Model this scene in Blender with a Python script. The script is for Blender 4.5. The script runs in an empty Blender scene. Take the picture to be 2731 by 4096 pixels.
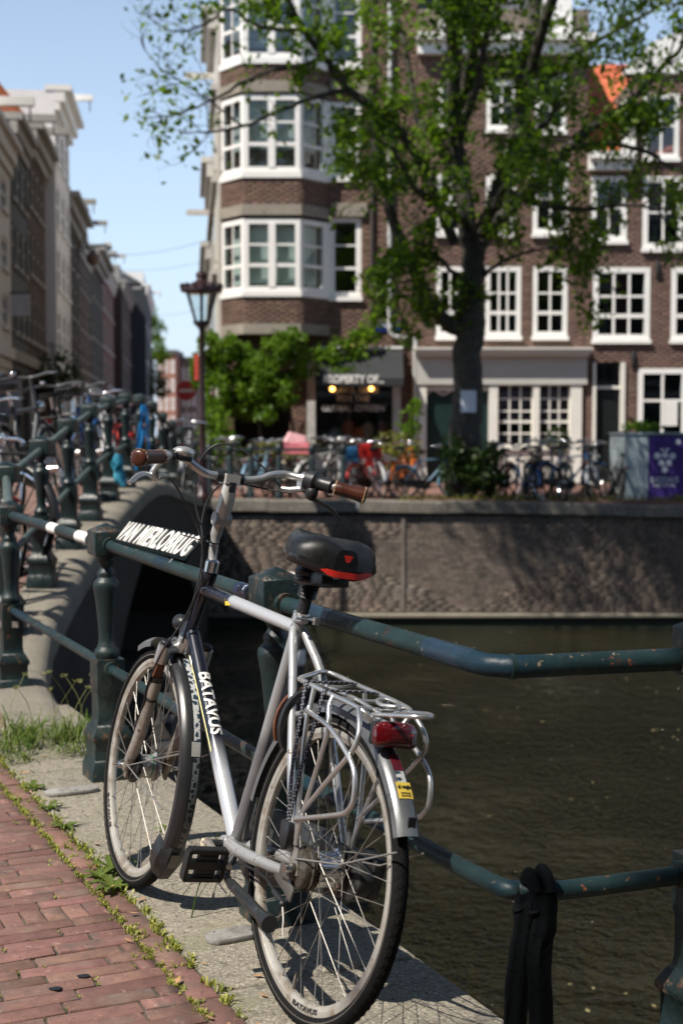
import bpy, bmesh, math, random
import numpy as np
from mathutils import Vector, Matrix, noise
R = math.radians; PI = math.pi
random.seed(7); np.random.seed(7)
sc = bpy.context.scene; COL = sc.collection

# ------------------------------------------------------------------ camera, sky, sun, exposure
cam = bpy.data.cameras.new('camera'); co = bpy.data.objects.new('camera', cam); COL.objects.link(co); sc.camera = co
co.location = (0, 0, 1.3306); co.rotation_euler = (R(90 - 3.31), 0, 0)
cam.sensor_fit = 'HORIZONTAL'; cam.sensor_width = 24.0; cam.lens = 50.0
cam.clip_start = 0.05; cam.clip_end = 2000
cam.dof.use_dof = True; cam.dof.focus_distance = 3.55; cam.dof.aperture_fstop = 4.0
SUN_AZ = math.atan2(-0.79, -0.61); SUN_EL = R(53)
w = bpy.data.worlds.new('World'); sc.world = w; w.use_nodes = True
nt = w.node_tree; bg = nt.nodes['Background']
sky = nt.nodes.new('ShaderNodeTexSky'); sky.sky_type = 'NISHITA'; sky.sun_disc = False
sky.sun_elevation = SUN_EL; sky.sun_rotation = SUN_AZ % (2 * PI)
sky.air_density = 1.0; sky.dust_density = 0.6; sky.ozone_density = 1.4
# clear summer sky: brighter and paler towards the horizon all the way round
tc = nt.nodes.new('ShaderNodeTexCoord'); sx_ = nt.nodes.new('ShaderNodeSeparateXYZ'); nt.links.new(tc.outputs['Generated'], sx_.inputs[0])
def wm(op, a, b):
    n = nt.nodes.new('ShaderNodeMath'); n.operation = op; n.use_clamp = False
    for k, v in enumerate((a, b)):
        if isinstance(v, bpy.types.NodeSocket): nt.links.new(v, n.inputs[k])
        else: n.inputs[k].default_value = v
    return n.outputs[0]
el = wm('MAXIMUM', sx_.outputs[2], 0.0); fall = wm('POWER', wm('SUBTRACT', 1.0, el), 2.4); gain = wm('ADD', 1.0, wm('MULTIPLY', fall, 3.0))
vm_ = nt.nodes.new('ShaderNodeVectorMath'); vm_.operation = 'SCALE'; nt.links.new(sky.outputs[0], vm_.inputs[0]); nt.links.new(gain, vm_.inputs['Scale'])
mx_ = nt.nodes.new('ShaderNodeMix'); mx_.data_type = 'RGBA'; nt.links.new(wm('MULTIPLY', wm('POWER', wm('SUBTRACT', 1.0, el), 2.7), 0.95), mx_.inputs[0]); nt.links.new(vm_.outputs[0], mx_.inputs[6]); mx_.inputs[7].default_value = (8.9, 10.9, 13.5, 1)
nt.links.new(mx_.outputs[2], bg.inputs[0]); bg.inputs[1].default_value = 0.05
sl = bpy.data.lights.new('sun', 'SUN'); sl.energy = 5.0; sl.angle = R(0.53); sl.color = (1.0, 0.93, 0.83)
so = bpy.data.objects.new('sun', sl); COL.objects.link(so)
sd = Vector((math.sin(SUN_AZ) * math.cos(SUN_EL), math.cos(SUN_AZ) * math.cos(SUN_EL), math.sin(SUN_EL)))
so.rotation_euler = sd.to_track_quat('Z', 'Y').to_euler(); so.location = (-20, -20, 40)
vs = sc.view_settings; vs.view_transform = 'Standard'; vs.look = 'None'; vs.exposure = 0.50; vs.gamma = 1; vs.use_curve_mapping = False
try: sc.cycles.max_bounces = 6; sc.cycles.transparent_max_bounces = 12; sc.cycles.caustics_reflective = False; sc.cycles.caustics_refractive = False
except Exception: pass

# ------------------------------------------------------------------ mesh helpers
class M:
    def __init__(s): s.v = []; s.f = []; s.m = []
    def add(s, vs, fs, mi=0):
        o = len(s.v); s.v += [tuple(v) for v in vs]; s.f += [tuple(i + o for i in f) for f in fs]; s.m += [mi] * len(fs); return s
    def box(s, c, d, rot=None, mi=0, taper=1.0):
        x, y, z = d[0] / 2, d[1] / 2, d[2] / 2
        P = [Vector((a * x * (taper if k > 0 else 1), b * y * (taper if k > 0 else 1), k * z)) for k in (-1, 1) for a, b in ((-1, -1), (1, -1), (1, 1), (-1, 1))]
        if rot is not None: P = [rot @ p for p in P]
        c = Vector(c)
        return s.add([p + c for p in P], [(3, 2, 1, 0), (4, 5, 6, 7), (0, 1, 5, 4), (1, 2, 6, 5), (2, 3, 7, 6), (3, 0, 4, 7)], mi)
    def bx(s, a, b, mi=0):
        return s.box([(a[i] + b[i]) / 2 for i in range(3)], [abs(b[i] - a[i]) for i in range(3)], None, mi)
    def tube(s, pts, r, n=10, closed=False, mi=0, flat=1.0, cap=True):
        P = [Vector(p) for p in pts]; N = len(P); rr = list(np.interp(np.linspace(0, 1, N), np.linspace(0, 1, len(r)), r)) if isinstance(r, (list, tuple)) else [r] * N
        t0 = (P[1] - P[0]).normalized(); u = t0.orthogonal().normalized(); vs = []
        for i in range(N):
            if closed: t = P[(i + 1) % N] - P[i - 1]
            else: t = P[min(i + 1, N - 1)] - P[max(i - 1, 0)]
            t.normalize(); u = (u - t * u.dot(t)); u.normalize(); w_ = t.cross(u)
            for k in range(n):
                a = 2 * PI * k / n; vs.append(P[i] + (u * math.cos(a) + w_ * math.sin(a) * flat) * rr[i])
        fs = []
        for i in range(N if closed else N - 1):
            j = (i + 1) % N
            for k in range(n): fs.append((i * n + k, i * n + (k + 1) % n, j * n + (k + 1) % n, j * n + k))
        if not closed and cap: fs += [tuple(range(n))[::-1], tuple((N - 1) * n + k for k in range(n))]
        return s.add(vs, fs, mi)
    def lathe(s, prof, n=20, mat=None, mi=0):
        vs = []; fs = []
        for r, z in prof:
            for k in range(n):
                a = 2 * PI * k / n; p = Vector((r * math.cos(a), r * math.sin(a), z)); vs.append(mat @ p if mat else p)
        for i in range(len(prof) - 1):
            for k in range(n): fs.append((i * n + k, i * n + (k + 1) % n, (i + 1) * n + (k + 1) % n, (i + 1) * n + k))
        fs += [tuple(range(n))[::-1], tuple((len(prof) - 1) * n + k for k in range(n))]
        return s.add(vs, fs, mi)
    def sq(s, prof, rot=0, c=(0, 0, 0), mi=0):      # stack of square sections (half width, z)
        vs = []; fs = []
        for h, z in prof:
            for a, b in ((-1, -1), (1, -1), (1, 1), (-1, 1)):
                x, y = a * h, b * h; vs.append((c[0] + x * math.cos(rot) - y * math.sin(rot), c[1] + x * math.sin(rot) + y * math.cos(rot), c[2] + z))
        for i in range(len(prof) - 1):
            for k in range(4): fs.append((i * 4 + k, i * 4 + (k + 1) % 4, i * 4 + 4 + (k + 1) % 4, i * 4 + 4 + k))
        fs += [(3, 2, 1, 0), tuple(len(prof) * 4 - 4 + k for k in range(4))]
        return s.add(vs, fs, mi)
    def prism(s, poly, a, b, mi=0):                  # polygon given as function of depth: list of Vector, offset a..b vectors
        n = len(poly); a = Vector(a); b = Vector(b); P = [Vector(p) for p in poly]
        return s.add([p + a for p in P] + [p + b for p in P], [tuple(range(n))[::-1], tuple(range(n, 2 * n))] + [(k, (k + 1) % n, n + (k + 1) % n, n + k) for k in range(n)], mi)
    def sphere(s, c, r, n=10, m=7, mi=0):
        r3 = r if isinstance(r, (tuple, list)) else (r, r, r)
        vs = [(c[0], c[1], c[2] - r3[2])]; fs = []
        for i in range(1, m):
            e = PI * i / m - PI / 2
            for k in range(n):
                a = 2 * PI * k / n; vs.append((c[0] + r3[0] * math.cos(e) * math.cos(a), c[1] + r3[1] * math.cos(e) * math.sin(a), c[2] + r3[2] * math.sin(e)))
        vs.append((c[0], c[1], c[2] + r3[2])); L = len(vs) - 1
        for k in range(n): fs.append((0, 1 + (k + 1) % n, 1 + k)); fs.append((L, 1 + (m - 2) * n + k, 1 + (m - 2) * n + (k + 1) % n))
        for i in range(m - 2):
            for k in range(n): fs.append((1 + i * n + k, 1 + i * n + (k + 1) % n, 1 + (i + 1) * n + (k + 1) % n, 1 + (i + 1) * n + k))
        return s.add(vs, fs, mi)
    def mesh(s, name, mats, smooth=None, bevel=0):
        me = bpy.data.meshes.new(name); me.from_pydata(s.v, [], s.f)
        for m_ in (mats if isinstance(mats, (list, tuple)) else [mats]): me.materials.append(m_)
        if any(s.m): me.polygons.foreach_set('material_index', s.m)
        if bevel:
            b = bmesh.new(); b.from_mesh(me); b.normal_update()
            ed = [e for e in b.edges if len(e.link_faces) == 2 and e.calc_face_angle(0) > 0.5]
            bmesh.ops.bevel(b, geom=ed, offset=bevel, segments=2, profile=0.5, affect='EDGES', clamp_overlap=True); b.to_mesh(me); b.free()
            if smooth is None: smooth = 40
        if smooth:
            me.polygons.foreach_set('use_smooth', [True] * len(me.polygons)); me.set_sharp_from_angle(angle=R(smooth))
        me.update(); return me

def link(name, data, parent=None, kind=None, label=None):
    o = bpy.data.objects.new(name, data); COL.objects.link(o)
    if parent: o.parent = parent
    if kind: o['kind'] = kind
    if label: o['label'] = label
    return o
def part(name, m, mats, parent=None, smooth=40, bevel=0, kind=None, label=None):
    return link(name, m.mesh(name, mats, smooth, bevel), parent, kind, label)
def thing(name, label, cat, loc=(0, 0, 0), rot=0, group=None, mat=None):
    o = bpy.data.objects.new(name, None); COL.objects.link(o); o.empty_display_size = 0.1
    if mat is not None: o.matrix_world = mat
    else: o.location = loc; o.rotation_euler = (0, 0, rot)
    o['label'] = label; o['category'] = cat
    if group: o['group'] = group
    return o
def tag(o, label, cat, group=None):
    o['label'] = label; o['category'] = cat
    if group: o['group'] = group
    return o
def fastmesh(name, V, F, mats, smooth=False, mi=None):
    V = np.asarray(V, np.float32).reshape(-1, 3); F = np.asarray(F, np.int32); k = F.shape[1]
    me = bpy.data.meshes.new(name); me.vertices.add(len(V)); me.vertices.foreach_set('co', V.ravel())
    me.loops.add(F.size); me.loops.foreach_set('vertex_index', F.ravel()); me.polygons.add(len(F))
    me.polygons.foreach_set('loop_start', np.arange(0, F.size, k, dtype=np.int32))
    for m_ in (mats if isinstance(mats, (list, tuple)) else [mats]): me.materials.append(m_)
    if mi is not None: me.polygons.foreach_set('material_index', np.asarray(mi, np.int32))
    if smooth: me.polygons.foreach_set('use_smooth', np.ones(len(F), bool))
    me.update(calc_edges=True); me.validate(); return me
def sm(pts, k=6):                                    # Catmull-Rom resample
    P = [Vector(p) for p in pts]; P = [P[0] * 2 - P[1]] + P + [P[-1] * 2 - P[-2]]; out = []
    for i in range(1, len(P) - 2):
        a, b, c, d = P[i - 1:i + 3]
        for j in range(k):
            t = j / k; out.append(0.5 * ((2 * b) + (c - a) * t + (2 * a - 5 * b + 4 * c - d) * t * t + (3 * b - a - 3 * c + d) * t ** 3))
    out.append(P[-2]); return out
def text(s, size, fn, ext=0.0, bold=0.0, shear=0.0, align='CENTER', sx=1.0, gap=1.0, cuts=0):
    cu = bpy.data.curves.new('t', 'FONT'); cu.body = s; cu.size = size; cu.extrude = ext; cu.offset = bold; cu.shear = shear; cu.align_x = align; cu.resolution_u = 3; cu.space_character = gap
    ob = bpy.data.objects.new('t', cu); COL.objects.link(ob)
    me = bpy.data.meshes.new_from_object(ob.evaluated_get(bpy.context.evaluated_depsgraph_get()))
    if cuts:
        b = bmesh.new(); b.from_mesh(me); y0, y1 = min(v.co.y for v in b.verts), max(v.co.y for v in b.verts)
        for k in range(1, cuts): bmesh.ops.bisect_plane(b, geom=b.verts[:] + b.edges[:] + b.faces[:], plane_co=(0, y0 + (y1 - y0) * k / cuts, 0), plane_no=(0, 1, 0))
        b.to_mesh(me); b.free()
    m = M(); m.add([fn(v.co.x * sx, v.co.y, v.co.z) for v in me.vertices], [tuple(p.vertices) for p in me.polygons])
    bpy.data.objects.remove(ob); bpy.data.curves.remove(cu); bpy.data.meshes.remove(me); return m

# ------------------------------------------------------------------ materials
def nodes(name):
    m = bpy.data.materials.new(name); m.use_nodes = True; t = m.node_tree; return m, t, t.nodes['Principled BSDF']
def N(t, ty, **kw):
    n = t.nodes.new(ty)
    for k, v in kw.items():
        if k.startswith('i_'):
            k = k[2:]; n.inputs[int(k) if k.isdigit() else k].default_value = v
        else: setattr(n, k, v)
    return n
def coord(t, rnd=True):
    c = N(t, 'ShaderNodeTexCoord'); o = c.outputs['Object']
    if rnd:
        i = N(t, 'ShaderNodeObjectInfo'); v = N(t, 'ShaderNodeVectorMath', operation='SCALE'); v.inputs[0].default_value = (7, 13, 5)
        t.links.new(i.outputs['Random'], v.inputs['Scale']); a = N(t, 'ShaderNodeVectorMath', operation='ADD')
        t.links.new(o, a.inputs[0]); t.links.new(v.outputs[0], a.inputs[1]); o = a.outputs[0]
    return o
def mix(t, fac, a, b, mode='MIX'):
    n = N(t, 'ShaderNodeMix', data_type='RGBA', blend_type=mode)
    for sock, val in ((n.inputs[0], fac), (n.inputs[6], a), (n.inputs[7], b)):
        if isinstance(val, bpy.types.NodeSocket): t.links.new(val, sock)
        elif isinstance(val, (int, float)): sock.default_value = val
        else: sock.default_value = (*val[:3], 1)
    return n.outputs[2]
def mathn(t, op, a, b=0.0, clamp=False):
    n = N(t, 'ShaderNodeMath', operation=op, use_clamp=clamp)
    for s_, v in zip(n.inputs, (a, b)):
        if isinstance(v, bpy.types.NodeSocket): t.links.new(v, s_)
        else: s_.default_value = v
    return n.outputs[0]
def ntex(t, vec, scale, detail=4, rough=.55):
    n = N(t, 'ShaderNodeTexNoise'); n.inputs['Scale'].default_value = scale; n.inputs['Detail'].default_value = detail; n.inputs['Roughness'].default_value = rough
    t.links.new(vec, n.inputs['Vector']); return n.outputs[0]
def ramp(t, v, a, b):
    n = N(t, 'ShaderNodeMapRange'); t.links.new(v, n.inputs[0]); n.inputs[1].default_value = a; n.inputs[2].default_value = b; return n.outputs[0]
def pm(name, col, rough=.5, metal=0.0, var=.25, vs_=6, layers=(), bump=0.0, bs=60, spec=.5, rand=0.0, coat=0.0, sub=None):
    """principled with noise variation, layers of (colour, noise scale, lo, hi) and bump"""
    m, t, p = nodes(name); c = coord(t); o = mix(t, 0.0, col, col)
    if var:
        f = ramp(t, ntex(t, c, vs_), .25, .75); o = mix(t, f, tuple(x * (1 - var) for x in col), tuple(min(1, x * (1 + var)) for x in col))
    if rand:
        i = N(t, 'ShaderNodeObjectInfo'); g = N(t, 'ShaderNodeNewGeometry'); s_ = mathn(t, 'FRACT', mathn(t, 'ADD', i.outputs['Random'], g.outputs['Random Per Island']))
        k = N(t, 'ShaderNodeMapRange'); t.links.new(s_, k.inputs[0]); k.inputs[3].default_value = 1 - rand; k.inputs[4].default_value = 1 + rand
        h = N(t, 'ShaderNodeHueSaturation'); t.links.new(o, h.inputs['Color']); t.links.new(k.outputs[0], h.inputs['Value'])
        k2 = mathn(t, 'FRACT', mathn(t, 'MULTIPLY', s_, 7.31)); k3 = N(t, 'ShaderNodeMapRange'); t.links.new(k2, k3.inputs[0]); k3.inputs[3].default_value = .5 - rand * .05; k3.inputs[4].default_value = .5 + rand * .05
        t.links.new(k3.outputs[0], h.inputs['Hue']); o = h.outputs[0]
    for lc, ls, lo, hi in layers: o = mix(t, ramp(t, ntex(t, c, ls, 6, .6), lo, hi), o, lc)
    t.links.new(o, p.inputs['Base Color']); p.inputs['Roughness'].default_value = rough; p.inputs['Metallic'].default_value = metal
    p.inputs['Specular IOR Level'].default_value = spec; p.inputs['Coat Weight'].default_value = coat
    if rough > .12 and rough < .9:
        rr = N(t, 'ShaderNodeMapRange'); t.links.new(ntex(t, c, vs_ * 3), rr.inputs[0]); rr.inputs[3].default_value = max(.04, rough - .1); rr.inputs[4].default_value = min(1, rough + .12); t.links.new(rr.outputs[0], p.inputs['Roughness'])
    if bump:
        b = N(t, 'ShaderNodeBump'); b.inputs['Strength'].default_value = 1; b.inputs['Distance'].default_value = bump
        t.links.new(ntex(t, c, bs, 5, .65), b.inputs['Height']); t.links.new(b.outputs[0], p.inputs['Normal'])
    return m
def wear(m, col, lo=.555, hi=.63, ns=22):             # paint rubbed through along edges
    t = m.node_tree; p = t.nodes['Principled BSDF']; g = N(t, 'ShaderNodeNewGeometry'); f = ramp(t, g.outputs['Pointiness'], lo, hi); f2 = ramp(t, ntex(t, coord(t), ns, 5, .65), .54, .64)
    old = p.inputs['Base Color'].links[0].from_socket; t.links.new(mix(t, mathn(t, 'MULTIPLY', f, f2), old, col), p.inputs['Base Color']); return m
def two_tone(name, a, b, p0, p1, **kw):              # paint that changes colour along a line between two points of the thing
    m = pm(name, a, **kw); t = m.node_tree; p = t.nodes['Principled BSDF']; c = N(t, 'ShaderNodeTexCoord').outputs['Object']
    d = Vector(p1) - Vector(p0); L2 = d.dot(d); s_ = N(t, 'ShaderNodeVectorMath', operation='SUBTRACT'); t.links.new(c, s_.inputs[0]); s_.inputs[1].default_value = p0
    q = N(t, 'ShaderNodeVectorMath', operation='DOT_PRODUCT'); t.links.new(s_.outputs[0], q.inputs[0]); q.inputs[1].default_value = d / L2
    old = p.inputs['Base Color'].links[0].from_socket; o = mix(t, ramp(t, q.outputs['Value'], 0, 1), old, b); t.links.new(o, p.inputs['Base Color']); return m
def leafmat(name, a, b, tr=.45, gloss=.35):
    m, t, p = nodes(name); g = N(t, 'ShaderNodeNewGeometry'); o = mix(t, g.outputs['Random Per Island'], a, b)
    t.links.new(o, p.inputs['Base Color']); p.inputs['Roughness'].default_value = .45; p.inputs['Specular IOR Level'].default_value = gloss
    tl = N(t, 'ShaderNodeBsdfTranslucent'); o2 = mix(t, 1.0, o, (1.0, 1.15, .45), 'MULTIPLY'); t.links.new(o2, tl.inputs[0]); x = N(t, 'ShaderNodeMixShader'); x.inputs[0].default_value = tr
    t.links.new(p.outputs[0], x.inputs[1]); t.links.new(tl.outputs[0], x.inputs[2]); t.links.new(x.outputs[0], t.nodes['Material Output'].inputs[0]); return m
def glassmat(name, tint=(1, 1, 1), refl=(.9, .95, 1)):
    m, t, p = nodes(name); t.nodes.remove(p); a = N(t, 'ShaderNodeBsdfTransparent'); a.inputs[0].default_value = (*tint, 1)
    g = N(t, 'ShaderNodeBsdfGlossy'); g.inputs[0].default_value = (*refl, 1); g.inputs['Roughness'].default_value = .03
    f = N(t, 'ShaderNodeLayerWeight'); f.inputs[0].default_value = .5; f = mathn(t, 'ADD', mathn(t, 'MULTIPLY', mathn(t, 'POWER', f.outputs['Facing'], 4.0), .75), .05, True); x = N(t, 'ShaderNodeMixShader')
    t.links.new(f, x.inputs[0]); t.links.new(a.outputs[0], x.inputs[1]); t.links.new(g.outputs[0], x.inputs[2]); t.links.new(x.outputs[0], t.nodes['Material Output'].inputs[0]); return m
def emit(name, col, s_):
    m, t, p = nodes(name); p.inputs['Base Color'].default_value = (*col, 1); p.inputs['Emission Color'].default_value = (*col, 1); p.inputs['Emission Strength'].default_value = s_; return m

GREEN = pm('green railing paint', (.008, .019, .020), .42, 0, .4, 7, [((.26, .20, .13), 46, .69, .71), ((.10, .04, .022), 15, .64, .72), ((.004, .012, .012), 3, .55, .75), ((.035, .055, .05), 5, .56, .72)], .003, 45)
GREENW = pm('worn green rail paint', (.012, .028, .030), .42, 0, .35, 9, [((.26, .21, .14), 60, .66, .685), ((.16, .06, .03), 40, .655, .68), ((.006, .022, .035), 3.1, .55, .6), ((.07, .03, .02), 6, .64, .70)], .002, 55, spec=.3)
GREEN = wear(GREEN, (.15, .085, .05)); 
GREENB = pm('old bridge railing paint', (.008, .018, .019), .35, 0, .3, 8, [((.25, .2, .14), 40, .70, .72)], .002, 50)
SILVER = pm('silver frame paint', (.46, .465, .475), .34, .5, .14, 8, [((.15, .11, .085), 55, .64, .69), ((.10, .085, .07), 6, .58, .76), ((.25, .22, .18), 130, .62, .68)], 0, 60, coat=.3)
ALU = pm('brushed aluminium', (.60, .60, .59), .3, .85, .12, 14, [((.20, .15, .10), 30, .66, .74)], 0)
RIMM = pm('dusty rim aluminium', (.42, .40, .36), .42, .35, .15, 12, [((.20, .15, .105), 16, .50, .70), ((.12, .10, .08), 60, .62, .72)], 0)
CHROME = pm('dull chrome', (.62, .62, .62), .14, 1, .1, 10, [((.22, .13, .07), 18, .66, .76)], 0)
STEEL = pm('spoke steel', (.36, .34, .31), .48, .8, .1, 10, [((.16, .09, .05), 20, .6, .7)], 0)
BLACK = pm('black plastic', (.014, .015, .017), .4, 0, .3, 10, [((.06, .055, .05), 60, .62, .74)], 0)
SATIN = pm('saddle cover', (.007, .0075, .008), .36, 0, .2, 12, [((.016, .016, .016), 160, .55, .6)], .0004, 900, spec=.4)
RUBBER = pm('tyre rubber', (.0085, .0085, .009), .8, 0, .3, 20, [((.045, .04, .034), 30, .66, .82)], .0012, 260, spec=.12)
FBLACK = pm('black frame paint', (.012, .014, .024), .22, 0, .2, 8, [((.25, .24, .23), 55, .69, .71)], 0, coat=.6)
DIRTY = pm('dirty fork casting', (.34, .31, .28), .42, .45, .22, 10, [((.13, .085, .055), 14, .5, .72), ((.07, .05, .04), 50, .62, .7)], .0004, 80)
RUST = pm('rusty brown tube', (.13, .05, .025), .55, .1, .35, 24, [((.05, .02, .012), 50, .55, .7)], 0)
LEATHER = pm('brown leather', (.060, .017, .009), .3, 0, .3, 22, [((.025, .008, .005), 60, .55, .7)], .0006, 220, coat=.15)
STITCH = pm('cream stitching', (.5, .34, .2), .7, 0, .2, 40)
REDL = pm('red lens', (.085, .002, .004), .1, 0, .25, 30, spec=.7, coat=.6)
RED = pm('red reflector', (.60, .03, .02), .35, 0, .15, 30)
DARKFEN = pm('dark grey mudguard', (.018, .019, .021), .32, 0, .25, 9, [((.16, .15, .13), 70, .67, .73)], 0, coat=.15)
GREYFEN = pm('grey mudguard', (.13, .137, .145), .28, .3, .2, 9, [((.06, .055, .05), 12, .58, .74)], 0, coat=.2)
WHITE = pm('white paint', (.74, .73, .70), .45, 0, .06, 5, [((.4, .37, .31), 9, .66, .8)])
# ------------------------------------------------------------------ near ground
U = Vector((.4165, -.9091, 0)); Wv = Vector((-.9091, -.4165, 0)); P0 = Vector((-.716, 4.228, 0))   # along the kerb, away from the water, a point on the kerb's inner edge
def G(s, b, z=0): return P0 + U * s + Wv * b + Vector((0, 0, z))
ASPH = pm('joint sand', (.085, .07, .055), .95, 0, .4, 40, [((.035, .033, .03), 30, .5, .62)], .004, 160)
CLINK = pm('street clinker', (.168, .088, .071), .85, 0, .25, 26, [((.115, .08, .07), 9, .52, .7), ((.30, .19, .155), 30, .60, .74), ((.05, .04, .04), 110, .62, .67), ((.20, .15, .12), 5, .58, .75)], .0016, 150, rand=.26)
GRAN = pm('weathered kerb stone', (.20, .178, .14), .9, 0, .2, 3, [((.36, .325, .26), 120, .5, .62), ((.07, .065, .052), 85, .56, .66), ((.10, .09, .07), 24, .56, .70), ((.17, .165, .10), 3.2, .55, .75), ((.12, .11, .09), 12, .6, .75)], .003, 200)
LEAD = pm('pale lead cover', (.27, .26, .245), .7, .1, .3, 14, [((.08, .075, .065), 50, .58, .66), ((.14, .13, .11), 12, .52, .68)], .002, 90)
g = M(); g.add([(-30, -10.5, -.0065), (30, -10.5, -.0065), (30, 3.05, -.0065), (.62, 2.84, -.0065), (.37, 2.86, -.0065), (-1.12, 6.15, -.0065), (-1.62, 7.3, -.0065), (-30, 7.3, -.0065)], [(0, 1, 2, 3, 4, 5, 6, 7)])
pave = part('pavement', g, ASPH, None, None, kind='structure')
# clinker bricks: each its own object, five alike meshes
def brickmesh(L, B, seed):
    rnd = random.Random(seed); m = M(); l, b = L / 2, B / 2; c = .0028; q = lambda k: rnd.uniform(-k, k)
    V = [(a * (l + q(.003)), d * (b + q(.002)), -.05) for a, d in ((-1, -1), (1, -1), (1, 1), (-1, 1))]
    T = []
    for a, d in ((-1, -1), (0, -1), (1, -1), (1, 1), (0, 1), (-1, 1)): T.append((a * l + q(.0028), d * b + q(.0016)))
    V += [(x, y, -.0026) for x, y in T] + [(x * (1 - c / l) , y * (1 - c / b), q(.0012)) for x, y in T]
    F = [tuple(range(10, 16))] + [(4 + k, 4 + (k + 1) % 6, 10 + (k + 1) % 6, 10 + k) for k in range(6)] + [(0, 1, 6, 5, 4), (1, 2, 7, 6), (2, 3, 9, 8, 7), (3, 0, 4, 9)]
    return m.add(V, F).mesh('brick', CLINK, 50)
BM = [brickmesh(.215, .0560, i) for i in range(6)]; BH = [brickmesh(.112, .052, 20 + i) for i in range(4)]; BE = [brickmesh(.214, .068, 40 + i) for i in range(4)]
ang = math.atan2(Wv.y, Wv.x); angU = math.atan2(U.y, U.x)
nb = 0; JO = []
LAST = None
def lay(me, s, b, a):
    global nb, LAST
    LAST = None
    p = G(s, b); 
    if p.y < 2.6 or abs(p.x) > p.y * .262 + .12: return
    o = link('brick', me, pave); nb += 1; LAST = o
    o.location = (p.x, p.y, random.gauss(0, .0010)); o.rotation_euler = (random.gauss(0, .006), random.gauss(0, .006), a + random.gauss(0, .012))
s_ = -2.6
while s_ < 1.75: lay(random.choice(BE), s_, .04, angU); s_ += .221
s_ = -2.2; row = 0; PT = .0615
while s_ < 1.75:
    if row % 40 == 40 // 1 - 0 or abs(s_ - .26) < PT * .5:   # one course of half bricks turned across
        b = .082
        while b < .95: lay(random.choice(BH), s_ + .058, b + .028, angU); b += .058
        s_ += .118; row += 1; continue
    b = .082 - random.choice((0, .05, .11, .16)) + random.uniform(-.012, .012)
    while b < .95:
        c = b + .1075
        if b >= .072: lay(random.choice(BM), s_ + PT / 2 - .003 + .004 * math.sin(row + b * 3), c, ang)
        elif b + .215 - .079 > .035:                        # cut brick against the edge course
            L = b + .215 - .080; lay(random.choice(BM), s_ + PT / 2 - .003, .080 + L / 2, ang); (lambda o: o and setattr(o, 'scale', (L / .217, 1, 1)))(LAST)
        JO.append((s_ + PT / 2, b)); b += .2225
    s_ += PT; row += 1
# the paving goes on to the left: the bricks past the single ones as one mesh
V = []; F = []; s_ = -3.4; row = 0; rr_ = random.Random(9)
while s_ < 5.2:
    b = .97 - rr_.choice((0, .05, .11)) if -2.2 < s_ < 1.75 else .09
    while b < 4.2:
        p = G(s_ + .028, b + .1075)
        if p.y > -1 and not (-2.2 < s_ < 1.75 and b < .90) and p.y < 7.25 - 0 * p.x:
            o = len(V); L_, B_ = .1075 + rr_.uniform(-.003, .001), .0280 + rr_.uniform(-.002, .0006); z = rr_.gauss(.0, .001)
            for zz, q in ((z, .0022), (-.012, 0)):
                for da, db in ((-1, -1), (1, -1), (1, 1), (-1, 1)): V.append(p + Wv * (da * (L_ - q)) + U * (db * (B_ - q)) + Vector((0, 0, zz)))
            F += [(o + 3, o + 2, o + 1, o)] + [(o + k, o + (k + 1) % 4, o + 4 + (k + 1) % 4, o + 4 + k) for k in range(4)]
        b += .2225
    s_ += .0615; row += 1
link('brick', fastmesh('brick', [tuple(v) for v in V], F, CLINK), pave, 'stuff')
# kerb stones
kerb = part('kerb', M().add([G(-2.7, 0, -.01), G(1.95, 0, -.01), G(1.95, -.5, -.01), G(-2.7, -.5, -.01), G(-2.7, 0, -.6), G(1.95, 0, -.6), G(1.95, -.5, -.6), G(-2.7, -.5, -.6)],
      [(0, 1, 2, 3), (4, 7, 6, 5), (0, 4, 5, 1), (1, 5, 6, 2), (2, 6, 7, 3), (3, 7, 4, 0)]), GRAN, None, None, kind='structure')
def stone(poly, z0=-.34, z1=.004, parent=kerb, bev=.018):
    m = M(); m.prism([Vector((p[0], p[1], 0)) for p in poly], (0, 0, z0), (0, 0, z1))
    me = m.mesh('kerb_stone', GRAN, 50)
    b = bmesh.new(); b.from_mesh(me); bmesh.ops.recalc_face_normals(b, faces=b.faces)
    ed = [e for e in b.edges if all(v.co.z > z1 - .001 for v in e.verts)]; bmesh.ops.bevel(b, geom=ed, offset=bev, segments=3, profile=.5, affect='EDGES'); b.to_mesh(me); b.free(); me.set_sharp_from_angle(angle=R(50))
    return link('kerb_stone', me, parent)
cuts = [-2.62, -1.31, -.13, 1.02, 1.55]
for a, b in zip(cuts[:-1], cuts[1:]): stone([G(a + .004, .0), G(b - .004, .0), G(b - .004, -.535), G(a + .004, -.535)])
stone([(.0, 2.55), (.9, 2.62), (.86, 3.06), (.50, 2.96), (.33, 2.80)])
stone([(.905, 2.62), (2.2, 2.8), (2.2, 3.4), (.865, 3.06)])
tuft_pts = []
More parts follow.
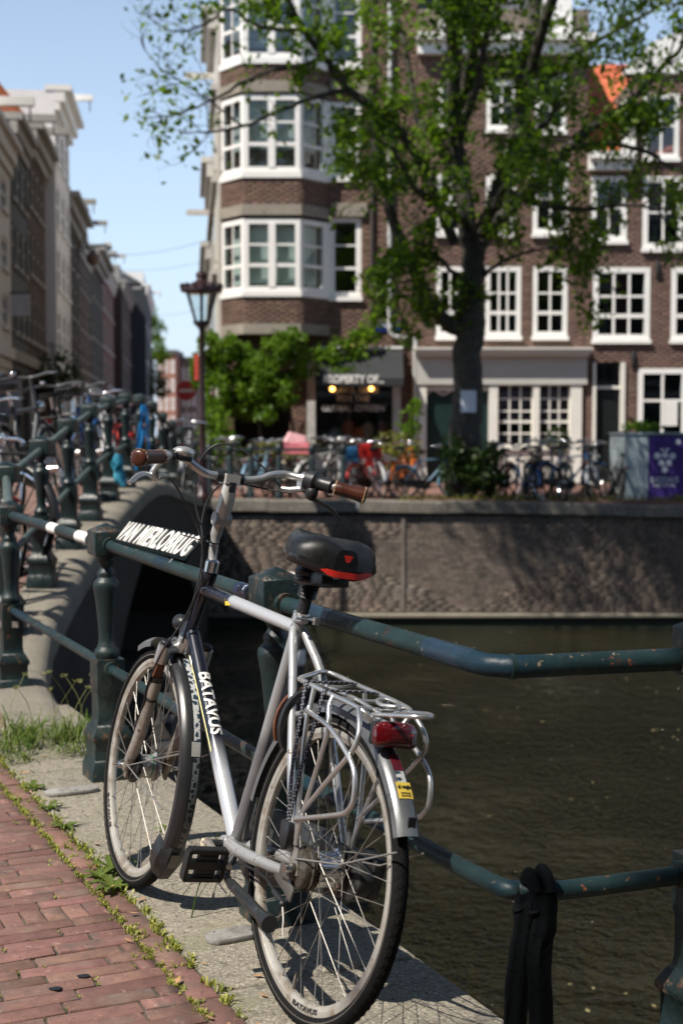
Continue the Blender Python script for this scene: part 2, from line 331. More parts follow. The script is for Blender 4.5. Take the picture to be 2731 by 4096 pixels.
# ------------------------------------------------------------------ quay railing
RU = (Vector((-.176, 3.80, 0)) - Vector((-.893, 5.38, 0))).normalized(); RA = math.atan2(RU.y, RU.x)
POST = M()
POST.sq([(.092, 0), (.092, .055), (.082, .075), (.078, .085), (.078, .15), (.086, .16), (.086, .175), (.074, .195), (.068, .205), (.060, .215), (.056, .24), (.056, .32), (.061, .34), (.061, .462)])
POST.lathe([(.046, .462), (.052, .472), (.0545, .483), (.052, .495), (.043, .503), (.041, .51), (.036, .522), (.034, .54), (.0355, .57), (.040, .62), (.047, .68), (.054, .72), (.0575, .738), (.056, .752), (.048, .762), (.040, .768), (.0375, .776), (.040, .782), (.038, .792), (.028, .803), (.025, .812), (.028, .82), (.036, .828), (.040, .838), (.040, .846), (.047, .852), (.047, .86)], 28)
POST.sq([(.058, .856), (.0665, .862), (.0665, .944), (.063, .950), (.004, .978)])
PM_ = POST.mesh('post', GREEN, 42, bevel=0)
b = bmesh.new(); b.from_mesh(PM_); bmesh.ops.bevel(b, geom=[e for e in b.edges if len(e.link_faces) == 2 and e.calc_face_angle(0) > .9 and abs(e.verts[0].co.z - e.verts[1].co.z) > .02], offset=.005, segments=2, profile=.5, affect='EDGES', clamp_overlap=True); b.to_mesh(PM_); b.free(); PM_.set_sharp_from_angle(angle=R(42))
rail = thing('quay_railing', 'dark green cast iron railing of baluster posts and worn pipes along the kerb', 'railing', (0, 0, 0))
PA, PB, PC, PD = Vector((-1.66, 7.1, 0)), Vector((-.893, 5.38, 0)), Vector((-.176, 3.80, 0)), Vector((.762, 2.905, 0))
for p in (PA, PB, PC, PD):
    o = link('post', PM_, rail); o.location = p; o.rotation_euler = (0, 0, RA + random.gauss(0, .01)); o.scale = (.88, .88, .985 if p is PC else .975 if p is PD else 1)
BT = Vector((.305, 2.78, 0)); BL = Vector((.345, 2.765, 0))
def Z(p, z): return Vector((p.x, p.y, z))
d1 = (BT - PC).normalized(); d2 = (PD - BT).normalized()
m = M(); m.tube([Z(PA, .905), Z(PB, .897)], .023, 14); part('top_rail', m, GREENW, rail)
m = M(); m.tube([Z(PB, .897), Z(PC, .868)], .023, 14); part('top_rail', m, GREENW, rail)
bend = [Z(PC, .868)] + [Z(PC.lerp(BT, f), .868 - .006 * f) for f in (.3, .6, .85)] + [Z(BT + d1 * -.06, .862), Z(BT + d1 * -.02 + d2 * .02, .862), Z(BT + d2 * .06, .862), Z(BT.lerp(PD, .5), .862), Z(PD, .862)]
m = M(); m.tube(sm(bend, 4), .0235, 16); part('top_rail', m, GREENW, rail)
m = M(); a = BT + d2 * .035 - d1 * .005; m.tube([Z(a - d2 * .006, .862), Z(a + d2 * .006, .862)], .0255, 18); part('rail_joint', m, GREENW, rail)
m = M(); m.tube([Z(PA, .43), Z(PB, .43)], .019, 12); part('lower_rail', m, GREENW, rail)
m = M(); m.tube([Z(PB, .428), Z(PC, .418)], .019, 12); part('lower_rail', m, GREENW, rail)
d1 = (BL - PC).normalized(); d2 = (PD - BL).normalized()
m = M(); m.tube(sm([Z(PC, .418), Z(PC.lerp(BL, .5), .415), Z(BL + d1 * -.09, .41), Z(BL + d1 * -.03 + d2 * .03, .41), Z(BL + d2 * .09, .41), Z(PD, .415)], 5), .0195, 14); part('lower_rail', m, GREENW, rail)
for p, z, r in ((PB, .897, .031), (PC, .868, .032), (PA, .905, .031), (PB, .428, .027), (PC, .418, .027), (PA, .43, .027), (PD, .862, .032), (PD, .415, .027)):
    m = M(); q = Z(p, z); k = RU * (.063 if z > .6 else .059)
    if p is PD: k = (PD - BT).normalized() * .063; m.tube([q - k * 1.25, q - k * .85], r, 14)
    else: m.tube([q + k * .85, q + k * 1.3], r, 14)
    part('rail_collar', m, GREEN, rail)
STICK = pm('white sticker', (.78, .77, .74), .5, 0, .05, 30, [((.45, .43, .4), 40, .62, .68)])
def band(a, b, f0, f1, z, r, mt, name='sticker'):
    m = M(); m.tube([Z(a.lerp(b, f0), z[0] + (z[1] - z[0]) * f0), Z(a.lerp(b, f1), z[0] + (z[1] - z[0]) * f1)], r, 18, cap=False); part(name, m, mt, rail)
band(PA, PB, .50, .585, (.905, .897), .0240, STICK); band(PA, PB, .775, .875, (.905, .897), .0240, STICK)
NAVY = pm('navy sticker', (.015, .03, .09), .35, 0, .2, 30, [((.7, .72, .75), 55, .60, .61)])
band(PB, PC, .845, .90, (.897, .868), .0244, NAVY)
SKYTINT = pm('blue sky tint', (.010, .026, .044), .35, 0, .3, 20, [((.3, .27, .2), 40, .68, .70)])  # bluish sky reflection on the shaded rails, painted on as bands of colour
band(PC, BT, .155, .33, (.868, .862), .0241, SKYTINT, 'sky_tint_band'); band(PC, BT, .76, .93, (.868, .862), .0242, SKYTINT, 'sky_tint_band'); 
band(PC, BL, .50, .66, (.418, .41), .0200, SKYTINT, 'sky_tint_band'); band(PB, PC, .50, .62, (.428, .418), .0196, SKYTINT, 'sky_tint_band')
# enamel name plate above the rail between the first two posts
SGN = pm('sign lettering', (.82, .81, .77), .4, 0, .05, 20, [((.02, .045, .04), 30, .68, .70), ((.45, .28, .15), 50, .72, .74)])
nrm = Vector((RU.y * -1, RU.x, 0)); nrm = nrm if nrm.x > 0 else -nrm
upv = nrm * .70 + Vector((0, 0, .714)); S0 = PB + RU * .135; S0.z = .925; outv = RU.cross(upv); outv = outv if outv.z > 0 else -outv
def sp(x, y, z): return S0 + RU * x + upv * y + outv * z
m = M(); m.prism([sp(-.01, -.012, 0), sp(.84, -.012, 0), sp(.84, .094, 0), sp(-.01, .094, 0)], outv * -.004, outv * 0)
plate = part('name_plate', m, pm('plate back', (.003, .006, .007), .85, 0, .3, 20, spec=.08), rail, None)
m = text('VAN MIERLOBRUG', .118, lambda x, y, z: sp(x + .005, y + .002 , z + .0035), ext=.003, bold=.0024, align='LEFT', sx=.66, gap=1.14)
xs = [(Vector(v) - S0).dot(RU) for v in m.v]; k = .82 / max(xs); m.v = [tuple(Vector(v) + RU * ((k - 1) * (Vector(v) - S0).dot(RU))) for v in m.v]
part('lettering', m, SGN, plate, None)
for f in (.12, .7): m = M(); m.tube([sp(f, -.03, -.012), sp(f, .06, -.012)], .007, 8); part('bracket', m, GREEN, plate)
# pale lead covers of the post stays, let into the kerb
for i, (x, y, a, L) in enumerate(((-.985, 5.13, .42, .20), (-.285, 3.645, .55, .15))):
    m = M(); ps = []
    for k in range(14):
        t = 2 * PI * k / 14; ps.append(Vector((L * .5 * math.copysign(abs(math.cos(t)) ** .6, math.cos(t)), .042 * math.copysign(abs(math.sin(t)) ** .8, math.sin(t)) * (1 + random.uniform(-.08, .08)), 0)))
    m.prism(ps, (0, 0, 0), (0, 0, .016))
    o = part('lead_cover', m, LEAD, kerb, 40, bevel=.005); o.location = (x, y, .004); o.rotation_euler = (0, 0, a)
# ------------------------------------------------------------------ black cloth knotted over the lower rail by the bend
CLO = pm('black cloth', (.0025, .0035, .0045), .8, 0, .3, 30, bump=.003, bs=60, spec=.08)
def strip(pts, w0, seed):
    m = M(); vs = []; fs = []; n = 20; P = sm(pts, 9)
    for i, p in enumerate(P):
        wd = w0 * (1 + .05 * math.sin(i * .35 + seed) + .03 * math.sin(i * .9 + seed * 2))
        for k in range(n):
            a = 2 * PI * k / n; fold = 1 + .30 * math.sin(5 * a + seed + .05 * i) + .12 * math.sin(9 * a + i * .2); vs.append(p + Vector((wd * math.cos(a), wd * .36 * math.sin(a) * fold, .003 * math.sin(2 * a + i))))
    for i in range(len(P) - 1):
        for k in range(n): fs.append((i * n + k, i * n + (k + 1) % n, i * n + n + (k + 1) % n, i * n + n + k))
    m.add(vs, fs + [tuple(range(n)), tuple(len(vs) - n + k for k in range(n))]); return m
cl = thing('knotted_cloth', 'long black cloth band looped over the lower rail near its bend', 'cloth', (.37, 2.77, .40))
def lo(*p): return Vector(p)
m = strip([lo(-.006, -.028, .02), lo(-.010, -.034, -.03), lo(-.021, -.032, -.13), lo(-.029, -.03, -.26), lo(-.034, -.03, -.42), lo(-.037, -.03, -.64)], .024, 1); part('tail', m, CLO, cl, 60)
m = strip([lo(.026, -.034, .03), lo(.027, -.040, -.03), lo(.016, -.036, -.10), lo(.022, -.034, -.22), lo(.024, -.03, -.36), lo(.028, -.03, -.64)], .0255, 2); part('tail', m, CLO, cl, 60)
for x0, x1, rr_, w2 in ((-.020, .012, .030, .022), (.012, .040, .036, .024)):
    m = M(); pts = [Vector((x0 + (x1 - x0) * k / 14, rr_ * math.cos(R(200 + 23 * k)), .012 + rr_ * math.sin(R(200 + 23 * k)))) for k in range(15)]
    m.tube(sm(pts, 3), w2, 12, flat=.55); part('loop', m, CLO, cl, 60)
# ------------------------------------------------------------------ the silver bicycle leaning on the railing
TH, PH = R(28.41), R(9.727)
fw = Vector((-math.sin(TH), math.cos(TH), 0)); l0 = Vector((-math.cos(TH), -math.sin(TH), 0)); u0 = Vector((0, 0, 1))
upb = u0 * math.cos(PH) - l0 * math.sin(PH); lf = l0 * math.cos(PH) + u0 * math.sin(PH)
BMX = Matrix(((fw.x, lf.x, upb.x, -.096), (fw.y, lf.y, upb.y, 3.108), (fw.z, lf.z, upb.z, .004), (0, 0, 0, 1)))
bike = thing('bicycle', 'silver and black city bicycle leaning on the green railing in front', 'bicycle', mat=BMX)
def V3(*a): return Vector(a)
RW = .348
def wheel(cx, st, hub, tread):
    """wheel part with tyre, rim, spokes and hub as sub-parts; st turns it with the fork"""
    Tm = Matrix.Translation((cx, 0, RW)) @ Matrix.Rotation(st, 4, 'Z')
    T = lambda x, y, z: Tm @ Vector((x, y, z))
    def ring(prof, n=96):
        m = M(); k = len(prof); vs = []; fs = []
        for i in range(n):
            a = 2 * PI * i / n
            for r, y in prof: vs.append(T(r * math.cos(a), y, r * math.sin(a)))
        for i in range(n):
            for j in range(k): fs.append((i * k + j, i * k + (j + 1) % k, ((i + 1) % n) * k + (j + 1) % k, ((i + 1) % n) * k + j))
        return m.add(vs, fs)
    w_ = part('wheel', ring([(.3475 - .0185 + .0185 * math.cos(b), .0185 * math.sin(b)) for b in [2 * PI * j / 14 for j in range(14)]], 110), RUBBER, bike, 60)
    w_['label'] = 'front wheel with hub dynamo' if cx > .5 else 'rear wheel with chromed gear hub'
    tm = M(); n = 92                                     # tread blocks
    for i in range(n):
        for sgn in (-1, 1):
            for row in (0, 1):
                a = 2 * PI * (i + .5 * (sgn > 0) + .3 * row) / n; b = sgn * (.42 + .5 * row); rr = .329 + .0188 * math.cos(b); y = .0188 * math.sin(b); ps = []
                for da, db in ((-.018, -.20), (.012, -.20), (.026, .20), (-.004, .20)):
                    bb = b + db * sgn; r2 = .329 + .0192 * math.cos(bb); ps.append(T(r2 * math.cos(a + da * (1 if tread else .8)), .0192 * math.sin(bb), r2 * math.sin(a + da)))
                tm.add(ps, [(0, 1, 2, 3)])
    part('tread', tm, RUBBER, w_, None)
    part('reflex_stripe', ring([(.3225 + .0185 * math.cos(b), s2 * .0001 + .0187 * math.sin(b) * s2) for b in (1.45, 1.25) for s2 in (1,)][:2] + [(.3225 + .0178 * math.cos(1.25), .0178 * math.sin(1.25)), (.3225 + .0178 * math.cos(1.45), .0178 * math.sin(1.45))], 80), pm('tyre side stripe', (.10, .09, .08), .6, 0, .3, 30), w_, 60)
    part('rim', ring([(.3155, .0115), (.311, .0122), (.303, .0118), (.3015, .0105), (.2925, .0085), (.2905, .004), (.2905, -.004), (.2925, -.0085), (.3015, -.0105), (.303, -.0118), (.311, -.0122), (.3155, -.0115)], 96), RIMM, w_, 35)
    sm_ = M(); hr, hy = hub
    for i in range(36):
        sgn = 1 if i % 2 else -1; a = 2 * PI * i / 36; cr = (1 if (i // 2) % 2 else -1) * 1.15; e = T(.292 * math.cos(a), sgn * .003, .292 * math.sin(a)); h = T(hr * math.cos(a + cr), sgn * hy, hr * math.sin(a + cr))
        sm_.tube([h, e], .00105, 5); d = (h - e).normalized(); sm_.tube([e, e + d * .011], .0019, 6)
    part('spokes', sm_, STEEL, w_, 60)
    vm = M(); a = R(-68) if cx > .5 else R(-96); a = R(-150) if cx > .5 else R(-80)
    d = T(math.cos(a), 0, math.sin(a)) - T(0, 0, 0); o = T(0, 0, 0); vm.tube([o + d * .293, o + d * .262], .0032, 8); vm.tube([o + d * .264, o + d * .25], .0024, 8); part('valve', vm, STEEL, w_, 60)
    return w_, T
def lat(T, prof, n=28): 
    m = M(); m.lathe(prof, n, Matrix.Translation(T(0, 0, 0)) @ (Matrix.Rotation(-PI / 2, 4, 'X'))); return m
ST = R(-2.86)
fwh, TF = wheel(1.11, ST, (.036, .026), True)
rwh, TR = wheel(0, 0, (.043, .03), False)
# hubs
part('hub', lat(TR, [(.006, -.098), (.006, -.05), (.030, -.045), (.034, -.040), (.046, -.036), (.047, -.032), (.041, -.029), (.0405, -.02), (.042, .006), (.0415, .020), (.047, .024), (.0475, .028), (.040, .031), (.03, .034), (.006, .036), (.006, .078)]), CHROME, rwh, 30)
part('roller_brake', lat(TR, [(.02, .034), (.046, .035), (.050, .037), (.050, .0395), (.044, .041), (.050, .043), (.0505, .046), (.044, .048), (.044, .056), (.041, .062), (.030, .066), (.012, .068), (.009, .085), (.007, .086)]), pm('dirty brake drum', (.10, .09, .075), .45, .6, .4, 30, [((.04, .03, .02), 40, .5, .65)]), rwh, 30)
m = M(); m.box(TR(.022, .043, .0515), (.018, .006, .0015)); part('warning_label', m, pm('yellow label', (.75, .52, .02), .5), rwh, None)
part('hub', lat(TF, [(.006, -.07), (.006, -.045), (.030, -.042), (.040, -.030), (.042, -.027), (.034, -.023), (.0335, .018), (.036, .022), (.042, .025), (.042, .028), (.03, .031), (.006, .033), (.006, .07)]), pm('dynamo shell', (.48, .48, .46), .35, .6, .1, 20), fwh, 30)
part('green_ring', lat(TF, [(.0336, -.012), (.0341, -.0118), (.0341, -.0085), (.0336, -.0083)]), pm('green ring', (.02, .28, .08), .4), fwh, 30)
part('roller_brake', lat(TF, [(.02, .030), (.046, .031), (.049, .034), (.049, .042), (.042, .046), (.040, .052), (.02, .056)]), BLACK, fwh, 30)
# rim lettering
def rimtext(T, s, a0, da, size, par):
    def f(x, y, z):
        a = a0 + x * da; r = .3005 - y * .9; return T(r * math.cos(a), .0118 + z, r * math.sin(a))
    m = text(s, size, f, ext=.0006, bold=.0008, align='LEFT'); part('lettering', m, pm('rim print', (.02, .02, .022), .5), par, None)
FR = lambda a, r=.30: a
def rt(T, s, ac, size, par, flip=1):                     # lettering set along the left side wall, tops towards the hub
    w_ = len(s) * size * .74
    def f(x, y, z): 
        a = ac - x * flip / .304; r = .2985 + (.0105 - y) if flip > 0 else .288 + y
        return T(r * math.cos(a), .0125 - max(0, (.303 - r)) * .10 + z, r * math.sin(a))
    m = text(s, size, f, ext=.0005, bold=.0006, align='CENTER', sx=1.75); return part('lettering', m, pm('rim print', (.02, .02, .022), .5), par, None)
rt(TF, 'BATAVUS', R(322), .0155, fwh); rt(TR, 'BATAVUS', R(263), .0155, rwh)
# frame
BB, SCL, HT, HB = V3(.444, 0, .289), V3(.281, 0, .891), V3(.858, 0, .945), V3(.952, 0, .742)
fr = bike
def tube_part(name, pts, r, mt, n=14, k=0, flat=1.0, parent=None, sm_=50):
    m = M(); m.tube(sm(pts, k) if k else pts, r, n, flat=flat); return part(name, m, mt, parent or bike, sm_)
SILV2 = two_tone('down tube paint', (.012, .014, .024), (.50, .51, .53), (.66, 0, .51), (.575, 0, .435), rough=.28, metal=.35, var=.1, vs_=8, coat=.5, layers=[((.40, .39, .37), 70, .70, .715)])
TTP = two_tone('top tube paint', (.012, .014, .024), (.50, .51, .53), (.685, 0, .878), (.672, 0, .8765), rough=.3, metal=.35, var=.1, vs_=8, coat=.5, layers=[((.25, .24, .22), 60, .68, .70)])
STP = two_tone('seat tube paint', (.20, .20, .21), (.36, .365, .375), (.37, 0, .56), (.36, 0, .60), rough=.34, metal=.5, var=.14, vs_=10, layers=[((.13, .10, .08), 45, .64, .69)])
dt0, dt1 = V3(.915, 0, .765), V3(.452, 0, .305)
tube_part('down_tube', [dt0, dt0.lerp(dt1, .35), dt0.lerp(dt1, .7), dt1], [.0195, .0212, .0225, .0225], SILV2, 18)
tube_part('top_tube', [V3(.890, 0, .893), V3(.60, 0, .876), V3(.300, 0, .858)], [.018, .0175, .016], TTP, 16)
tube_part('seat_tube', [BB + V3(0, 0, .01), V3(.37, 0, .56), V3(.283, 0, .884)], [.0185, .0175, .0165], STP, 16)
tube_part('head_tube', [HT, HT.lerp(HB, .12), HT.lerp(HB, .13), HT.lerp(HB, .88), HT.lerp(HB, .89), HB], [.0215, .0215, .0195, .0195, .022, .022], FBLACK, 18)
m = M(); m.lathe([(.021, -.04), (.0225, -.038), (.0225, .038), (.021, .04)], 20, Matrix.Translation(BB) @ Matrix.Rotation(PI / 2, 4, 'X')); part('bottom_bracket', m, SILVER, bike, 40)
CL = V3(.286, 0, .868)
for sy in (1, -1):
    tube_part('seat_stay', [CL + V3(.002, sy * .012, -.012), V3(.262, sy * .022, .828), V3(.193, sy * .042, .738), V3(.092, sy * .060, .521), V3(.022, sy * .066, .385)], [.010, .0115, .0105, .0100, .0075], SILVER, 12, 4)
    tube_part('chain_stay', [V3(.425, sy * .030, .293), V3(.34, sy * .043, .299), V3(.24, sy * .052, .307), V3(.20, sy * .054, .311), V3(.199, sy * .0541, .311), V3(.12, sy * .060, .319), V3(.05, sy * .066, .329)], [.0145, .0155, .0155, .0155, .0135, .0135, .0115], SILVER, 14)
    m = M(); m.prism([V3(-.018, 0, .335), V3(.06, 0, .318), V3(.058, 0, .338), V3(.028, 0, .36), V3(.026, 0, .43), V3(.010, 0, .43), V3(-.005, 0, .372)], (0, sy * .063, 0), (0, sy * .070, 0)); part('dropout', m, pm('worn dropout', (.30, .28, .25), .45, .6, .3, 30, [((.12, .08, .05), 30, .55, .7)]), bike, None, bevel=.0015)
    m = M(); m.lathe([(.0095, .07), (.0105, .072), (.0105, .088), (.0085, .094)], 14, Matrix.Translation((0, 0, RW)) @ Matrix.Rotation(-sy * PI / 2, 4, 'X')); part('axle_nut', m, CHROME, bike, 40)
tube_part('stay_bridge', [V3(.158, .05, .665), V3(.150, .03, .668), V3(.150, -.03, .668), V3(.158, -.05, .665)], .0085, SILVER, 10)
m = M(); m.lathe([(.0175, -.012), (.021, -.010), (.021, .010), (.0175, .012)], 20, Matrix.Translation(V3(.281, 0, .886)) @ Matrix.Rotation(R(-15), 4, 'Y')); m.box((.258, .008, .884), (.022, .018, .014)); m.tube([V3(.250, .03, .884), V3(.250, -.025, .884)], .0035, 8); m.box((.243, -.022, .882), (.012, .012, .018))
part('seat_clamp', m, ALU, bike, 40)
dn = (dt1 - dt0).normalized(); du = Vector((0, 1, 0)).cross(dn); 
def dtt(x, y, z): 
    p = dt0 + dn * (.150 + x); a = y / .0215 + .78; return p + (Vector((0, 1, 0)) * math.cos(a) + du * math.sin(a)) * (.0229 + z + .0008)
FLIP = 1
m = text('BATAVUS', .046, dtt, ext=.0004, bold=.0011, align='LEFT', sx=1.05, cuts=9); m.v = [tuple(v) for v in m.v]
part('frame_lettering', m, pm('frame letters', (.78, .77, .73), .4, 0, .05, 20), bike, None)
m = M(); st_ = [(0.02, .012), (.02, -.008), (.05, -.003), (.06, .004), (.25, .024), (.38, .028), (.25, .029), (.06, .018)]
m = M(); YS = pm('white yellow flash', (.78, .72, .35), .4, 0, .2, 4)
pts = [(.035, -.012), (.065, -.014), (.068, .004), (.10, .010), (.20, .019), (.36, .027)]; pts2 = [(.035, .010), (.066, .014), (.085, .017), (.11, .020), (.20, .024), (.36, .0285)]
vs = []
for (a, b1), (c, d) in zip(pts, pts2): vs += [dtt(a - .11, -.024 + b1 * .4, 0), dtt(c - .11, -.024 + d * .5, 0)]
m.add(vs, [(2 * i, 2 * i + 1, 2 * i + 3, 2 * i + 2) for i in range(5)]); part('frame_flash', m, YS, bike, None)
m = M(); m.add([V3(.700, .0172, .886), V3(.655, .0178, .872), V3(.690, .0172, .868)], [(0, 1, 2)]); part('yellow_triangle', m, pm('yellow decal', (.75, .52, .03), .4), bike, None)
# fork
CR = V3(.965, 0, .706); ax = (HB - HT).normalized()
m = M()
m.tube([HB - ax * .012, HB + ax * .012, HB + ax * .035], [.024, .026, .022], 16)
m.tube(sm([V3(.957, .064, .700), V3(.966, .040, .712), V3(.970, 0, .716), V3(.966, -.040, .712), V3(.957, -.064, .700)], 4), [.019] * 17, 12, flat=.9)
for sy in (1, -1): m.tube([V3(.948, sy * .062, .722), V3(.966, sy * .062, .672)], .021, 16)
part('fork_crown', m, ALU, bike, 50)
for sy in (1, -1):
    m = M(); m.lathe([(.0155, 0), (.0165, .004), (.0165, .018), (.013, .021)], 14, Matrix.Translation((.951, sy * .062, .716)) @ Matrix.Rotation(R(-21), 4, 'Y')); part('fork_cap', m, BLACK, bike, 40)
    tube_part('stanchion', [V3(.962, sy * .062, .685), V3(.990, sy * .061, .608)], .0155, RUST, 14)
    m = M(); m.tube([V3(.984, sy * .061, .630), V3(.988, sy * .061, .618), V3(.992, sy * .061, .606)], [.0205, .0215, .0195], 14); part('dust_seal', m, BLACK, bike, 50)
    tube_part('fork_leg', [V3(.989, sy * .061, .614), V3(.994, sy * .061, .590), V3(1.006, sy * .061, .545), V3(1.040, sy * .061, .452), V3(1.085, sy * .061, .372), V3(1.105, sy * .061, .335)], [.0205, .0205, .0175, .0175, .0165, .012], DIRTY, 14, 3)
    m = M(); m.prism([V3(1.085, 0, .372), V3(1.112, 0, .372), V3(1.126, 0, .345), V3(1.110, 0, .318), V3(1.093, 0, .312), V3(1.090, 0, .34)], (0, sy * .056, 0), (0, sy * .066, 0)); part('fork_dropout', m, DIRTY, bike, None, bevel=.002)
    m = M(); m.lathe([(.0095, .066), (.0105, .068), (.0105, .082), (.006, .085), (.006, .098)], 14, Matrix.Translation((1.11, 0, RW)) @ Matrix.Rotation(ST, 4, 'Z') @ Matrix.Rotation(-sy * PI / 2, 4, 'X')); part('axle_nut', m, CHROME, bike, 40)
    tube_part('fork_brace', [V3(.985, sy * .055, .64), V3(1.03, sy * .045, .70), V3(1.05, sy * .0, .735)], .006, ALU, 8, 4)
m = M(); m.tube([V3(1.0, .061, .568), V3(1.003, .061, .556)], .0192, 14); m.tube([V3(.998, .061, .575), V3(1.0, .061, .569)], .0188, 14); part('cable_tie', m, BLACK, bike, 50)
m = M(); m.tube(sm([V3(.840, .030, .91), V3(.89, .045, .80), V3(.94, .075, .70), V3(.985, .084, .60), V3(1.0, .08, .55), V3(1.035, .078, .49), V3(1.075, .068, .42), V3(1.09, .075, .36)], 6), .0030, 8); part('brake_cable', m, BLACK, bike, 50)
m = M(); m.box((1.075, .054, .462), (.026, .02, .05), Matrix.Rotation(R(20), 3, 'Y')); part('cable_stop', m, BLACK, bike, None, bevel=.004)
# headlight
m = M(); hm = Matrix.Translation((1.012, 0, .785)) @ Matrix.Rotation(R(95), 4, 'Y') @ Matrix.Scale(.72, 4); m.lathe([(.010, -.045), (.022, -.035), (.031, -.012), (.033, .005), (.033, .012)], 18, hm); m.box((.975, 0, .762), (.03, .02, .07)); part('headlight', m, BLACK, bike, 45)
m = M(); m.lathe([(.031, .0121), (.026, .018), (.012, .022)], 18, hm); part('headlight_lens', m, pm('lens', (.5, .52, .55), .08, .6, .1), bike, 45)
# mudguards
def fender(T, a0, a1, prof, mt, name, lab=None, r0=.37, wid=.030, end=None):
    n = 48; vs = []; k = len(prof)
    for i in range(n + 1):
        f = i / n; a = R(a0 + (a1 - a0) * f); wq, rq = (1, 0) if not end else end(f)
        for r, y in prof: vs.append(T((r0 + r + rq) * math.cos(a), y * wid * wq, (r0 + r + rq) * math.sin(a)))
    m = M(); m.add(vs, [(i * k + j, i * k + (j + 1) % k, (i + 1) * k + (j + 1) % k, (i + 1) * k + j) for i in range(n) for j in range(k)] + [tuple(range(k)), tuple(n * k + j for j in range(k))])
    return part(name, m, mt, bike, 35, label=lab)
PROF = [(-.022, -1.0), (-.006, -.98), (.002, -.72), (.007, -.38), (.008, 0), (.007, .38), (.002, .72), (-.006, .98), (-.022, 1.0), (-.0215, .94), (-.007, .92), (-.001, .66), (.0045, .35), (.0055, 0), (.0045, -.35), (-.001, -.66), (-.007, -.92), (-.0215, -.94)]
ff = fender(TF, 108, 214, PROF, DARKFEN, 'front_mudguard', end=lambda f: (1.0 if f < .9 else 1.0 + (f - .9) * .8, 0))
fender(TF, 66, 84, PROF, pm('grey stub', (.10, .105, .115), .4), 'mudguard_nose')
m = M(); FLP = [(-.052, -1.35), (-.01, -1.25), (.014, -.5), (.015, .5), (-.01, 1.25), (-.052, 1.35), (-.05, 1.28), (-.012, 1.15), (.011, .45), (.011, -.45), (-.012, -1.15), (-.05, -1.28)]
fender(TF, 204, 222, FLP, BLACK, 'mud_flap', end=lambda f: (.82 + .25 * math.sin(PI * min(1, f * 1.1)) , -.004 + .006 * math.sin(PI * f)))
def decal_strip(T, a0, a1, y0, y1, name, mt, r0=.37, dr=.0092, n=30, par=None):
    vs = []
    for i in range(n + 1):
        a = R(a0 + (a1 - a0) * i / n)
        for y, d in ((y0, 0), ((y0 + y1) / 2, .0004), (y1, 0)): vs.append(T((r0 + dr + d - abs(y / .03) * .0016) * math.cos(a), y, (r0 + dr + d - abs(y / .03) * .0016) * math.sin(a)))
    m = M(); m.add(vs, [(i * 3 + j, i * 3 + j + 1, i * 3 + j + 4, i * 3 + j + 3) for i in range(n) for j in (0, 1)]); return part(name, m, mt, par or bike, 60)
def patmat(name, a, b):
    m, t, p = nodes(name); c = N(t, 'ShaderNodeTexCoord').outputs['Object']; v = N(t, 'ShaderNodeTexVoronoi', feature='DISTANCE_TO_EDGE'); v.inputs['Scale'].default_value = 62; t.links.new(c, v.inputs['Vector'])
    f = ramp(t, v.outputs['Distance'], .13, .17); o = mix(t, f, a, b); t.links.new(o, p.inputs['Base Color']); p.inputs['Roughness'].default_value = .3; return m
PAT = patmat('letter patterned decal', (.55, .56, .55), (.03, .055, .08)); PAT2 = patmat('letter patterned decal grey', (.16, .18, .19), (.018, .025, .03))
decal_strip(TF, 116, 158, -.019, -.001, 'patterned_decal', PAT, par=ff); decal_strip(TF, 165, 204, -.019, -.001, 'patterned_decal', PAT2, par=ff)
REFL = pm('white reflector', (.50, .50, .47), .25, .3, .1, 80)
decal_strip(TF, 158.5, 164.5, -.020, .006, 'reflector', REFL, dr=.0105, n=4, par=ff); decal_strip(TF, 206, 213, -.012, .013, 'reflector', pm('dull reflector', (.16, .16, .15), .3), dr=.021, n=4)
for sy in (1, -1):
    m = M(); m.tube([V3(1.080, sy * .071, .356), V3(.86, sy * .036, .278)], .0022, 6); m.tube([V3(1.080, sy * .071, .352), V3(.765, sy * .034, .455)], .0022, 6); part('mudguard_stay', m, STEEL, bike, 60)
rf = fender(TR, 12, 155, PROF, GREYFEN, 'rear_mudguard', wid=.0258, end=lambda f: (1 + (.10 * (f - .8) / .2 if f > .8 else 0), .004 * (f > .85) * (f - .85) / .15))
decal_strip(TR, 133.2, 149, -.0105, .0105, 'patterned_decal', PAT, dr=.0092, par=rf)
decal_strip(TR, 126.5, 133, -.012, .012, 'patterned_decal', pm('dark red decal', (.10, .008, .015), .3, 0, .5, 60), dr=.0093, n=8, par=rf)
STKY = pm('yellow shop sticker', (.80, .58, .08), .4, 0, .08, 30)
decal_strip(TR, 137.4, 143.0, -.017, .018, 'shop_sticker', STKY, dr=.0104, n=8, par=rf)
def rft(x, y, z): 
    a = R(139.6) - y / .38; q = x; r = .37 + .0116 - abs(q / .03) * .0016 + z; return TR(r * math.cos(a), -q, r * math.sin(a))
part('sticker_print', text('al ongle', .0125, rft, ext=.0002, bold=.0004, sx=.8), pm('print', (.01, .01, .012), .5), rf, None)
m = M()
for i in range(2):
    for j in range(5): a = R(141.2 + i * .9); m.add([TR(.3815 * math.cos(a + da), -.011 + j * .0048 + dy, .3815 * math.sin(a + da)) for da, dy in ((-.0045, 0), (-.0045, .0034), (.0045, .0034), (.0045, 0))], [(0, 1, 2, 3)])
part('sticker_print', m, pm('print', (.01, .01, .012), .5), rf, None)
m = M(); a = R(151); c = TR(.384 * math.cos(a), 0, .384 * math.sin(a)); m.box(c, (.004, .018, .022)); part('reflector_holder', m, BLACK, rf, None)
